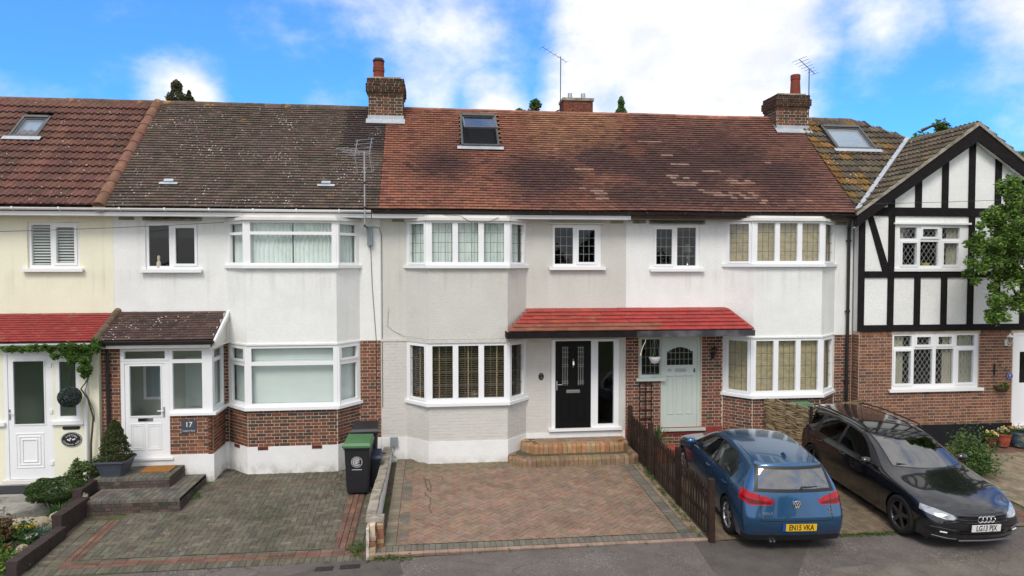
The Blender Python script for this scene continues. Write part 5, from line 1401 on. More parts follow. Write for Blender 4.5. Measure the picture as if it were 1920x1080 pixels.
# doorsteps of 17: dark engineering brick
st7 = thing('doorsteps', 'two dark brick steps with a coir mat below the white porch door', 'steps', (-5.8, -1.8, -.2))
DKB = [(.10, .075, .068), (.085, .068, .062), (.12, .085, .075), (.07, .06, .055)]
TOPB = [(.14, .13, .105), (.125, .115, .10), (.16, .145, .12)]
def square_step(par, x0, x1, yf, yb, z0, z1, top=TOPB):
    mb = MB(); mb.box(x0 + .004, x1 - .004, yf + .004, yb, z0 - .1, z1 - .012); s = obj('step', mb, M['joint'], par); it = []
    F = Fr(x0, yf, x1, yf); G = Fr(x1, yf, x1, yb)
    for Fk in (F, G):
        it += bricks(Fk, 0, Fk.len, z0, z1 - .068, DKB, proud=.004, course=.07)
    emit('brick', s, BR, it); it = []
    n = round((x1 - x0) / .108); w = (x1 - x0) / n
    for k in range(n):
        y = yf
        while y < yb - .03:
            l = min(.21, yb - y); it.append((Matrix.Translation((x0 + (k + .5) * w, y + l / 2 - .006, z1 - .033)) @ Matrix.Diagonal((w - .008, l - .006, .066, 1)), jit(rnd.choice(top), .14))); y += .212
    emit('coping_brick', s, PBG, it); return s
square_step(st7, -6.60, -4.86, -2.42, -.9, -.24, .04)
square_step(st7, -6.74, -5.30, -1.72, -.88, .03, .25)
mb = MB(); mb.box(-6.0, -5.42, -1.40, -.98, .252, .275); tag(obj('doormat', mb, M['mat_coir']), 'orange-brown coir doormat on the top brick step of the white porch', 'doormat')

# low garden wall between the drives of 17 and 18
gw = thing('garden_wall', 'low grey-capped wall dividing the two drives, broken brick at its street end', 'wall', (-1.05, -2.5, -.3))
mb = MB(); mb.prism([(-1.13, -4.3), (-1.0, -4.3), (-1.0, -.03), (-1.13, -.03)], -.6, .22); obj('wall_core', mb, M['plinth'], gw)
mb = MB(); mb.prism([(-1.13, -4.72), (-1.085, -4.72), (-1.085, -4.3), (-1.13, -4.3)], -.6, lambda p: .20 if p[1] > -4.5 else .16); obj('render_face', mb, M['old_render'], gw)
y = -4.28; k = 0
while y < -.1:
    l = min(.60, -.05 - y); mb = MB(); a, b = y + .006, y + l - .006
    dx = .012 * math.sin(y * 2.1)
    mb.prism([(-1.16 + dx, a), (-.985 + dx, a), (-.985 + dx, b), (-1.16 + dx, b)], .221, .285)
    mb.prism([(-1.15 + dx, a + .01), (-.995 + dx, a + .01), (-.995 + dx, b - .01), (-1.15 + dx, b - .01)], .2855, .30); obj('coping_stone', mb, M['coping'], gw); y += l
mb = MB(); mb.box(-1.16, -.86, -4.48, -4.285, .18, .25); obj('coping_stone', mb, M['coping'], gw)
it = []; F = Fr(-1.084, -4.72, -.99, -4.72)
for j in range(7):
    yy = -4.72 + j * .022 * (1 if j > 3 else .5); c = rnd.choice([(.42, .33, .21), (.38, .30, .20), (.24, .10, .07), (.45, .36, .24)])
    it.append((Matrix.Translation((-1.035 + rnd.uniform(-.008, .008), (yy - 4.3) / 2, -.35 + j * .078)) @ Matrix.Diagonal((.1, -4.3 - yy, .066, 1)), jit(c, .15)))
for j in range(6):
    it.append((Matrix.Translation((-.925 + rnd.uniform(-.006, .006), -4.39, -.31 + j * .08)) @ Matrix.Diagonal((.115, .17, .07, 1)), jit(rnd.choice([(.30, .19, .10), (.27, .13, .09), (.33, .24, .13)]), .15)))
mb = MB(); mb.box(-.98, -.875, -4.46, -4.31, -.5, .175); mb.box(-1.08, -.995, -4.62, -4.3, -.55, .18); obj('wall_core', mb, M['mortar'], gw)
emit('brick', gw, unit_block('brick', M['brick'], .06), it)

# brown painted garden wall at the left, stepping down to the street
bw_ = thing('garden_wall', 'dark brown painted low wall stepping down beside the rockery bed', 'wall', (-6.5, -3.4, -.2))
for (y0, y1, zt, xo) in ((-2.32, -1.0, .24, -.22), (-3.3, -2.32, .10, -.08), (-4.75, -3.3, -.10, 0)):
    mb = MB(); mb.box(-6.62 + xo, -6.46 + xo, y0, y1 - .003, -.7, zt - .065); obj('wall_section', mb, M['wall_brown'], bw_)
    yy = y0
    while yy < y1 - .05:
        l = min(.225, y1 - yy); mb = MB(); mb.box(-6.63 + xo, -6.45 + xo, yy + .003, yy + l - .005, zt - .064, zt); obj('coping_brick', mb, M['wall_brown'], bw_); yy += .225
# garden of 16
sheet('garden_bed', lin(-14, -6.6, 12), lin(-4.75, -1.0, 8), lambda x, y: -.20 - .065 * max(0, -y - 1) + .03 * math.sin(x * 5) * math.sin(y * 7), M['soil'])
mb = MB(); mb.box(-9.6, -7.1, -1.75, -.95, -.5, -.03); struct('paved_path', mb, M['concrete'])
mb = MB(); mb.prism([(-10, -4.0), (-8.1, -2.6), (-7.35, -2.1), (-7.3, -1.76), (-10, -1.76)], -.5, -.14); struct('paved_path', mb, M['concrete'])
mb = MB(); mb.box(-8.9, -7.75, -1.6, -1.1, -.028, -.012); tag(obj('doormat', mb, M['rubber']), 'black rubber doormat on the path before the white door with square panels', 'doormat')
mb = MB(); mb.box(-13, -6.96, -.949, .0, -.6, -.04); 
sheet('left_ground', [-14, -7.0], [-1.0, 0.3], lambda x, y: -.05, M['concrete'])

# picket fence ------------------------------------------------------------------------------------
FXX = lambda y: 4.66 + .02 * (-y)
fe = thing('picket_fence', 'weathered dark brown picket fence between the herringbone drive and the blue car', 'fence', (4.7, -2.5, -.1))
posts = [-.12, -1.62, -3.25, -4.78]
PK = piece_mesh('picket', [(-.5, -.5, 0), (.5, -.5, 0), (.5, .5, 0), (-.5, .5, 0), (-.5, -.5, .94), (.5, -.5, .94), (.5, .5, .94), (-.5, .5, .94), (-.5, 0, 1), (.5, 0, 1)], [(0, 3, 2, 1), (0, 1, 5, 4), (2, 3, 7, 6), (1, 2, 6, 9, 5), (3, 0, 4, 8, 7), (4, 5, 9, 8), (6, 7, 8, 9)], M['picket'])
PO = unit_block('fence_post', M['picket'], .0)
dkw = lambda: jit(rnd.choice([(.036, .022, .016), (.028, .018, .014), (.05, .032, .023)]), .2)
it = []
for y in posts:
    g = gz(4.0, y); hgt = 1.12 if y > -4 else 1.08
    it.append((Matrix.Translation((FXX(y), y, g + hgt / 2 - .15)) @ Matrix.Rotation(rnd.uniform(-.015, .015), 4, 'Y') @ Matrix.Diagonal((.095, .095, hgt + .3, 1)), dkw()))
emit('fence_post', fe, PO, it)
for y0, y1 in zip(posts, posts[1:]):
    for hh in (.28, .74):
        mb = MB(); a = (FXX(y0) + .0, y0, gz(4, y0) + hh); b = (FXX(y1), y1, gz(4, y1) + hh)
        mb.hexa([(b[0] + .01, b[1] + .04, b[2]), (b[0] + .045, b[1] + .04, b[2]), (a[0] + .045, a[1] - .04, a[2]), (a[0] + .01, a[1] - .04, a[2]), (b[0] + .01, b[1] + .04, b[2] + .075), (b[0] + .045, b[1] + .04, b[2] + .075), (a[0] + .045, a[1] - .04, a[2] + .075), (a[0] + .01, a[1] - .04, a[2] + .075)])
        obj('rail', mb, M['wall_brown'], fe)
it = []
for y0, y1 in zip(posts, posts[1:]):
    n = int((y0 - y1 - .12) / .118)
    for k in range(n):
        y = y0 - .10 - (k + .5) * (y0 - y1 - .18) / n; g = gz(4, y)
        h_ = .92 + rnd.uniform(-.02, .02)
        it.append((Matrix.Translation((FXX(y) - .012, y, g + .03)) @ Matrix.Rotation(rnd.uniform(-.02, .02), 4, 'X') @ Matrix.Rotation(R(90), 4, 'Z') @ Matrix.Diagonal((.058, .02, h_, 1)), dkw()))
emit('picket', fe, PK, it)

# wheelie bins ---------------------------------------------------------------------------------------
def bin_(name, label, x, y, z, rot, lidm, lh, open_=False, w=.56, dp=.62, h=.98, badge=False):
    b = thing(name, label, 'bin', (x, y, z), None, rot)
    mb = MB(); n = 0
    wb, db = w * .80, dp * .72
    def ring(hw, hd0, hd1, z): c = .03; return [(-hw + c, hd0, z), (hw - c, hd0, z), (hw, hd0 + c, z), (hw, hd1 - c, z), (hw - c, hd1, z), (-hw + c, hd1, z), (-hw, hd1 - c, z), (-hw, hd0 + c, z)]
    rings = [ring(wb / 2, -db / 2, db / 2, .04), ring(wb / 2 + .005, -db / 2 - .01, db / 2, .12), ring(w / 2 - .02, -dp / 2 + .02, dp / 2 - .04, h - .08), ring(w / 2 - .0, -dp / 2, dp / 2 - .03, h - .075), ring(w / 2 - .0, -dp / 2, dp / 2 - .03, h)]
    vs = [p for r in rings for p in r]; fs = [tuple(range(7, -1, -1)), tuple(range(32, 40))]
    for i in range(4): fs += [(i * 8 + k, i * 8 + (k + 1) % 8, i * 8 + 8 + (k + 1) % 8, i * 8 + 8 + k) for k in range(8)]
    mb.add(vs, fs); lobj('bin_body', mb, M['bin_black'], b)
    hw = w / 2 + .015; l = MB(); y0, y1 = -dp / 2 - .03, dp / 2 - .02; zl = h + .005
    l.hexa([(-hw, y0, zl), (hw, y0, zl), (hw, y1, zl), (-hw, y1, zl), (-hw + .03, y0 + .03, zl + .05), (hw - .03, y0 + .03, zl + .05), (hw - .03, y1, zl + .10), (-hw + .03, y1, zl + .10)])
    l.hexa([(-hw, y0 - .004, zl - .04), (hw, y0 - .004, zl - .04), (hw, y0 + .015, zl - .04), (-hw, y0 + .015, zl - .04), (-hw, y0 - .004, zl - .001), (hw, y0 - .004, zl - .001), (hw, y0 + .015, zl - .001), (-hw, y0 + .015, zl - .001)])
    lobj('lid', l, M[lidm], b)
    hd = MB().tube([(-.2, dp / 2 + .03, h - .01), (.2, dp / 2 + .03, h - .01)], .015, 8); lobj('grip', hd, M['bin_black'], b)
    for s in (-1, 1):
        wv = MB().lathe([(0, -.025), (.09, -.025), (.1, -.015), (.1, .015), (.09, .025), (0, .025)], (s * (wb / 2 + .02), db / 2 + .03, .10), 14, 'x'); lobj('wheel', wv, M['rubber'], b)
    if badge:
        r = MB(); cx, cz, yy = 0, h * .67, 0
        sl_b = lambda z: -dp / 2 + .02 + (h - .08 - z) / (h - .2) * ((dp - db) / 2 - .03) - .006
        def arc(R0, R1, a0, a1, n=24):
            vs = []; fs = []
            for i in range(n + 1):
                a = R_(a0 + (a1 - a0) * i / n)
                for rr in (R0, R1): x_, z_ = cx + rr * math.cos(a), cz + rr * math.sin(a); vs.append((x_, sl_b(z_), z_))
            fs = [(2 * i, 2 * i + 1, 2 * i + 3, 2 * i + 2) for i in range(n)]; r.add(vs, fs)
        R_ = math.radians
        for a0 in range(0, 360, 20): arc(.098, .112, a0 + 2, a0 + 15, 3)
        arc(.062, .078, 40, 320); arc(.028, .042, 60, 300)
        for (x0, x1, z0, z1) in ((-.01, .055, cz - .008, cz + .008), (-.01, .006, cz - .045, cz + .045), (-.01, .05, cz + .03, cz + .045), (-.10, .10, cz - .165, cz - .155)):
            r.add([(x0, sl_b(z0), z0), (x1, sl_b(z0), z0), (x1, sl_b(z1), z1), (x0, sl_b(z1), z1)], [(0, 1, 2, 3)])
        lobj('printed_emblem', r, M['print_white'], b)
    return b
bin_('wheelie_bin', 'black wheelie bin with a green lid and white council emblem beside the dividing wall', -1.56, -1.75, gz(-1.5, -1.75) - .0, R(-3), 'bin_green', .1, badge=True, w=.54, dp=.60, h=1.02)
bin_('wheelie_bin', 'black wheelie bin with a black lid standing behind the green-lidded bin', -1.50, -.95, gz(-1.5, -.95) + .02, R(2), 'bin_black', .1, w=.56, dp=.6, h=1.04)
b_ = bin_('food_caddy', 'small dark blue food waste caddy squeezed between the bins and the dividing wall', -1.24, -1.45, gz(-1.5, -1.4), R(0), 'navy_bin', .1, w=.24, dp=.4, h=.62) if 'navy_bin' in M else None
# meter box, plaques, lamps ------------------------------------------------------------------------------
mb = MB(); mb.box(-1.03, -.86, -.10, -.024, .30, .50); o = obj('meter_box', mb, M['meter']); tag(o, 'small grey meter box on the white plinth at the end of the dividing wall', 'meter box')
mb = MB().tube([(-.95, -.04, .30), (-.93, -.05, .2), (-.99, -.06, .1), (-.9, -.04, .02)], .006, 5); lobj_ = obj('cable', mb, M['cable'], o)
mb = MB(); mb.lathe([(0, 0), (.063, 0), (.063, -.012), (0, -.014)], (0, 0, 0), 28, 'y'); me = mb.mesh('house_plaque'); me.transform(Matrix.Translation((2.52, -.006, 1.85)) @ Matrix.Diagonal((1, 1, 1.35, 1))); pl = obj('house_plaque', me, M['black_iron']); tag(pl, 'small black oval house number plaque with gold figures on the greige wall', 'plaque')
text('18', .055, FX, 2.52, 1.82, .021, 'gold', 'lettering', pl, bold=.001)
mb = MB(); FX.box(mb, 2.50, 2.54, 1.89, 1.905, .02, .024); obj('motif', mb, M['gold'], pl)
mb = MB(); FP.box(mb, -5.36, -5.06, .93, 1.19, .009, .02); s17 = obj('house_sign', mb, M['navy_plate']); tag(s17, 'slate grey square number sign reading 17 on the porch brickwork', 'sign')
text('17', .15, FP, -5.21, 1.10, .0205, 'print_white', 'lettering', s17, bold=.002)
text('Malgrave Road' if False else 'Holgrave Road', .042, FP, -5.21, .97, .0205, 'print_white', 'lettering', s17)
mb = MB(); P6.box(mb, -7.67, -7.36, 1.08, 1.15, .001, .012); mb.add([P6.p(-7.70, .006, 1.115), P6.p(-7.665, .001, 1.15), P6.p(-7.665, .001, 1.08)], [(0, 1, 2)]); mb.add([P6.p(-7.33, .006, 1.115), P6.p(-7.365, .001, 1.15), P6.p(-7.365, .001, 1.08)], [(0, 2, 1)])
tag(obj('name_plate', mb, M['black_iron']), 'narrow black plate with pointed ends above the oval house sign', 'sign')
me = MB().lathe([(0, 0), (.15, 0), (.15, -.012), (0, -.013)], (0, 0, 0), 36, 'y').mesh('house_sign'); me.transform(Matrix.Translation((-7.515, -.951, .87)) @ Matrix.Diagonal((1.37, 1, 1.05, 1))); s16 = obj('house_sign', me, M['black_iron']); tag(s16, 'black oval sign with white lettering and rim on the cream porch wall', 'sign')
def ovalring(F, cu, cz, ru, rz, w, d, m, par, name='rim', n=36):
    mb = MB(); vs = []
    for i in range(n):
        a = 2 * math.pi * i / n
        for k in (1, 1 - w / ru): vs.append(F.p(cu + ru * k * math.cos(a), d, cz + rz * k * math.sin(a)))
    mb.add(vs, [(2 * i, 2 * i + 1, (2 * i + 3) % (2 * n), (2 * i + 2) % (2 * n)) for i in range(n)]); return obj(name, mb, M[m], par, fix=False)
ovalring(P6, -7.515, .87, .197, .15, .008, .0145, 'print_white', s16)
def arctext(s, F, cu, cz, ru, rz, a0, a1, size, d, m, par, up=True):
    for i, ch in enumerate(s):
        if ch == ' ': continue
        a = R(a0 + (a1 - a0) * i / (len(s) - 1)); text(ch, size, F, cu + ru * math.cos(a), cz + rz * math.sin(a), d, m, 'lettering', par, (a - math.pi / 2) if up else (a + math.pi / 2))
arctext('SIXTEEN', P6, -7.515, .86, .125, .10, 140, 40, .052, .0145, 'print_white', s16)
arctext('HOLGRAVE ROAD', P6, -7.515, .88, .155, .115, 200, 340, .042, .0145, 'print_white', s16, False)
for k, (u, z) in enumerate(((-7.58, .87), (-7.53, .89), (-7.48, .87), (-7.45, .88), (-7.55, .855))):
    mb = MB().lathe([(0, 0), (.02, .0), (.012, -.01), (0, -.012)], (u, -.967, z), 8, 'y'); obj('flower_motif', mb, M['print_white'], s16)
# lamp of 19
def lantern(name, label, F, u, z, d, m, glass_='lamp_glass', s=1.0):
    o3 = F.p(u, 0, z); t = thing(name, label, 'lamp', o3); 
    def at_(du, dd, dz): return F.p(u + du * s, d + dd * s, z + dz * s)
    mb = MB(); F.box(mb, u - .035 * s, u + .035 * s, z - .16 * s, z - .0 * s, .008, .022); obj('backplate', mb, M[m], t)
    mb = MB().tube([F.p(u, .02, z - .08 * s), at_(0, -.04, -.16), at_(0, .02, -.14), at_(0, .0, -.10)], .010 * s, 6); obj('arm', mb, M[m], t)
    c = at_(0, 0, 0); mb = MB().lathe([(0, -.10 * s), (.035 * s, -.10 * s), (.04 * s, -.085 * s), (0, -.084 * s)], c, 6); mb.lathe([(.085 * s, .075 * s), (.08 * s, .09 * s), (.03 * s, .13 * s), (.012 * s, .15 * s), (.014 * s, .17 * s), (0, .18 * s)], c, 6); obj('cap', mb, M[m], t)
    for k in range(6):
        a = math.pi / 3 * k; mb = MB().tube([(c[0] + .037 * s * math.cos(a), c[1] + .037 * s * math.sin(a), c[2] - .085 * s), (c[0] + .072 * s * math.cos(a), c[1] + .072 * s * math.sin(a), c[2] + .078 * s)], .005 * s, 4); obj('glazing_bar', mb, M[m], t)
    mb = MB().lathe([(.034 * s, -.084 * s), (.068 * s, .076 * s)], c, 6); obj('lamp_glass', mb, M[glass_], t)
    return t
lantern('wall_lamp', 'black lantern wall lamp on brick between the sage door and bay', FX, 6.76, 2.38, .12, 'black_iron')
lantern('wall_lamp', 'white lantern wall lamp at the top of the brickwork by the far right door', F20, 14.36, 2.62, .14, 'white_metal', s=1.0)
mb = MB().lathe([(0, 0), (.085, 0), (.085, -.015), (0, -.018)], (14.49, -.307, 1.69), 28, 'y'); bp_ = obj('round_plaque', mb, M['blue_enamel']); tag(bp_, 'round blue plaque with a white emblem beside the far right door', 'plaque')
mb = MB(); F20.box(mb, 14.483, 14.497, 1.65, 1.74, .026, .028); F20.box(mb, 14.465, 14.515, 1.70, 1.715, .0265, .0285); obj('emblem', mb, M['print_white'], bp_)
ovalring(F20, 14.49, 1.69, .075, .075, .006, .0265, 'print_white', bp_)
# trellis
tr = thing('trellis', 'small dark brown trellis against the brickwork left of the sage green door', 'trellis', (5.08, -.03, .7))
for x in (4.93, 5.08, 5.23):
    mb = MB(); mb.box(x - .011, x + .011, -.03, -.012, .60, 1.66); obj('upright', mb, M['trellis'], tr)
for z in (.78, 1.0, 1.22, 1.44, 1.64):
    mb = MB(); mb.box(4.92, 5.24, -.045, -.031, z - .011, z + .011); obj('crossbar', mb, M['trellis'], tr)
# rope hanging from the canopy
mb = MB().tube([(4.83, -.85, 2.86), (4.80, -.85, 2.74), (4.74, -.85, 2.62), (4.70, -.85, 2.48), (4.69, -.85, 2.43)], [.008, .009, .009, .010, .02], 6); tag(obj('rope', mb, mat('cream_rope', (.6, .55, .42), .9, .1, 20)), 'short cream rope end hanging below the red canopy near the party wall', 'rope')

# woven screens in front of the bay of 19 ------------------------------------------------------------
rw = [(.36, .27, .15), (.30, .22, .12), (.42, .33, .20), (.25, .18, .10)]
M['reed'] = mat('woven_willow', (1, 1, 1), .9, .25, 12, .5, 60, piece=True)
WV = unit_block('woven_rod', M['reed'], .0)
def screen(label, p, q, z0, z1):
    s = thing('willow_screen', label, 'screen', ((p[0] + q[0]) / 2, (p[1] + q[1]) / 2, z0)); F = Fr(*p, *q); it = []
    n = int((z1 - z0) / .022); m = max(2, int(F.len / .28))
    mb = MB(); F.box(mb, 0, F.len, z0, z1 - .03, -.006, .0); obj('backing', mb, mat('willow_backing', (.12, .085, .05), .9, .3, 20), s)
    for i in range(n):
        for k in range(m):
            u0 = F.len * k / m; it.append((F.mat(u0 + F.len / m / 2 + rnd.uniform(-.02, .02), .008 if (i + k) % 2 else .018, z0 + (i + .5) * .022 + rnd.uniform(-.004, .004), F.len / m * 1.08, .014, .017) @ Matrix.Rotation(rnd.uniform(-.02, .02), 4, 'Z'), jit(rnd.choice(rw), .2)))
    emit('woven_rod', s, WV, it)
    for k in range(m + 1):
        u = F.len * k / m; mb = MB(); F.box(mb, u - .012, u + .012, z0 - .1, z1 + .02, .004, .022); obj('upright', mb, M['bark'], s)
    return s
screen('woven willow screen angled out from the bay, left of the black post', (7.85, -.60), (8.30, -1.70), -.2, 1.34)
screen('longer woven willow screen from the black post to the downpipe', (8.34, -1.74), (10.32, -.62), -.2, 1.28)
mb = MB(); mb.box(8.29, 8.34, -1.80, -1.75, -.3, 1.36); tag(obj('post', mb, M['black_iron']), 'thin black post where the two willow screens meet', 'post')
bin_('wheelie_bin', 'bin with a green lid just visible over the willow screens', 8.55, -1.05, -.05, R(0), 'bin_green', .1, w=.5, dp=.5, h=1.22)

# aerials, wires -------------------------------------------------------------------------------------
def yagi(name, label, base, top, boom_a, boom_b, els, refl=0, r=.014, m='steel'):
    t = thing(name, label, 'aerial', base); mb = MB().tube([base, top], r, 7); obj('mast', mb, M[m], t)
    a, b = Vector(boom_a), Vector(boom_b); mb = MB().tube([a, b], .010, 5); obj('boom', mb, M[m], t)
    d = (b - a); side = d.cross(Vector((0, 0, 1))).normalized()
    for i in range(els):
        p = a + d * (i / (els - 1)); l = .14 + .16 * (1 - i / els)
        mb = MB().tube([p - side * l, p + side * l], .006, 4); obj('element', mb, M[m], t)
    if refl:
        for s in (-1, 1):
            q0 = a - d.normalized() * .02; up = Vector((0, 0, s))
            for k in range(4):
                c = q0 + up * (.06 + .1 * k) - d.normalized() * (.03 * k); mb = MB().tube([c - side * .26, c + side * .26], .006, 4); obj('reflector_rod', mb, M[m], t)
            for e in (-1, 1):
                mb = MB().tube([q0 + side * e * .2, q0 + side * e * .2 + up * .38 - d.normalized() * .1], .008, 4); obj('reflector_frame', mb, M[m], t)
    return t
yagi('tv_aerial', 'silver TV aerial with reflector grid on a tall mast at the white house gutter', (-1.53, -.50, 5.2), (-1.53, -.50, 7.02), (-1.60, -.46, 6.95), (-1.95, -1.0, 7.0), 6, refl=1, r=.018)
for z in (6.3, 5.75, 5.35):
    mb = MB().lathe([(.022, z), (.022, z + .05)], (-1.53, -.5, 0), 8); mb.box(-1.55, -1.51, -.5, -.003 if z < 5.6 else -.4, z, z + .025); obj('bracket', mb, M['black_iron'], bpy.data.objects['tv_aerial'])
mb = MB(); mb.box(-1.52, -1.40, -.11, -.003, 4.95, 5.38); tag(obj('cable_box', mb, M['meter']), 'small grey cable box on the white wall below the aerial mast', 'cable box')
yagi('tv_aerial', 'thin TV aerial on the mast behind the right-hand chimney', (10.86, 2.95, 8.3), (10.86, 2.95, 10.18), (10.52, 2.9, 10.45), (11.06, 3.0, 10.08), 7, r=.014, m='black_iron')
yagi('tv_aerial', 'distant TV aerial on a long mast above the far chimney', (5.6, 14.2, 10.6), (5.62, 14.2, 13.75), (4.75, 13.9, 14.05), (5.9, 14.3, 13.55), 7, r=.02, m='black_iron')
def wire(label, pts, r=.006, m='cable'):
    P_ = [Vector(p) for p in pts]
    mb = MB().tube(P_, r, 5); return tag(obj('cable', mb, M[m]), label, 'cable')
def sagc(a, b, s, n=14): return [(a[0] + (b[0] - a[0]) * t, a[1] + (b[1] - a[1]) * t, a[2] + (b[2] - a[2]) * t - s * 4 * t * (1 - t)) for t in [i / n for i in range(n + 1)]]
wire('thin telephone wire crossing the cream house to the white upstairs bay', sagc((-14, -2.4, 5.05), (-4.6, -.3, 5.44), .1), .006)
wire('thin wire crossing the half-timbered gable towards the valley', sagc((10.3, -.9, 5.95), (18.5, -3.5, 6.4), .12), .005)
wire('black cable dropping from the cable box down to the green-lidded bin', [(-1.45, -.03, 4.95), (-1.42, -.02, 4.0), (-1.34, -.02, 2.8), (-1.33, -.02, 1.2)], .006)
wire('thin cable looping from the cable box down the party line', [(-1.4, -.02, 5.38), (-1.25, -.02, 5.36), (-1.2, -.02, 5.2), (-1.2, -.012, 4.0), (-1.2, -.012, 2.9), (-1.2, -.02, 1.2)], .006)
wire('pale cable running along the foot of the greige upstairs bay render', [(-1.05, -.01, 3.5), (-1.08, -.01, 3.1), (-.95, -.01, 2.98), (-.7, -.03, 2.86), (-.15, -.595, 2.83), (1.62, -.60, 2.83)], .006, 'cable_white')
wire('cable looped under the black gutter above the greige upstairs bay', [(.2, -.55, 5.63), (.6, -.62, 5.6), (.8, -.64, 5.47), (1.2, -.64, 5.46), (1.45, -.64, 5.58)], .006)
wire('thin cable down the white wall right of the straw blind bay', [(9.9, -.02, 4.5), (9.86, -.02, 4.2), (9.84, -.01, 2.85)], .005)

# far chimney of the house behind ----------------------------------------------------------------------
fh = thing('brick_house', 'house beyond the ridge of which only the squat brick chimney shows', 'house', (6.4, 17, 0))
mb = MB(); mb.box(2, 11, 13.6, 20, -1, 7.5); obj('wall', mb, M['mortar'], fh)
mb = MB(); mb.prism([(1.7, 13.3), (11.3, 13.3), (11.3, 20.3), (1.7, 20.3)], 7.501, 7.6); mb.add([(1.7, 13.3, 7.6), (11.3, 13.3, 7.6), (11.3, 16.8, 10.2), (1.7, 16.8, 10.2), (1.7, 20.3, 7.6), (11.3, 20.3, 7.6)], [(0, 1, 2, 3), (3, 2, 5, 4), (0, 3, 4), (1, 5, 2)]); obj('roof', mb, M['tile_back'], fh)
mb = MB(); mb.box(5.72, 7.02, 14.0, 14.9, 8.5, 11.9); fc = obj('chimney', mb, M['mortar'], fh)
it = []
for F in (Fr(5.7, 13.98, 7.04, 13.98), Fr(5.7, 14.9, 5.7, 13.98)): it += bricks(F, 0, F.len, 10.2, 11.85, [(.19, .06, .04), (.15, .055, .04), (.22, .07, .045)])
emit('chimney_brick', fc, CBR, it, 60)
mb = MB(); mb.box(5.66, 7.08, 13.93, 14.95, 11.78, 11.9); obj('capping', mb, M['coping'], fc)
for x in (6.08, 6.68):
    mb = MB().lathe([(0, 11.9), (.11, 11.9), (.10, 12.2), (0, 12.2)], (x, 14.4, 0), 12); obj('chimney_pot', mb, M['steel'], fc)
# ------------------------------------------------------------------ cars
def carpaint(name, col, metal, rough=.22):
    m = mat(name, col, rough, .04, 1.0, metal=metal, coat=1.0, objco=True); return m
M['paint_blue'] = carpaint('blue_metallic_car_paint', (.030, .11, .235), .7)
M['paint_black'] = carpaint('black_car_paint', (.006, .006, .008), .0, .15)
M['car_trim'] = mat('black_car_trim', (.012, .012, .013), .45, .05, 3)
M['tyre'] = mat('tyre_rubber', (.018, .018, .019), .85, .15, 10)
M['alloy'] = mat('alloy_wheel', (.42, .43, .45), .3, .05, 4, metal=.8)
M['alloy_dark'] = mat('dark_alloy_wheel', (.10, .10, .105), .35, .05, 4, metal=.8)
M['car_glass'] = glass_mat('car_glass', (.78, .82, .80), 1.6)
M['screen_glass'] = glass_mat('windscreen_glass', (.24, .27, .26), 3.3)
M['car_glass_dark'] = glass_mat('privacy_glass', (.06, .065, .07), 1.6)
M['red_lens'] = mat('red_lamp_lens', (.36, .006, .012), .2, .3, 14, coat=.3, spec=.3)
M['red_dark'] = mat('dark_red_lamp_lens', (.12, .003, .006), .2, .2, 8, coat=.3, spec=.3)
M['clear_lens'] = mat('headlamp_lens', (.33, .35, .37), .12, .5, 14, metal=.3, coat=1.0, objco=True)
M['led'] = mat('headlamp_strip', (.75, .78, .82), .15, .05, 8)
M['plate_y'] = mat('yellow_number_plate', (.78, .48, .02), .4, .02, 4)
M['plate_w'] = mat('white_number_plate', (.72, .73, .72), .4, .02, 4)
M['plate_b'] = mat('blue_plate_band', (.02, .06, .30), .4, .02, 4)
M['ink'] = mat('black_characters', (.01, .01, .01), .5, 0)
M['seat_grey'] = mat('light_grey_seat', (.38, .38, .35), .85, .1, 4)
M['seat_dark'] = mat('dark_seat', (.03, .03, .032), .8, .1, 4)
M['silver_trim'] = mat('silver_trim', (.12, .12, .125), .35, .05, 4, metal=.5)

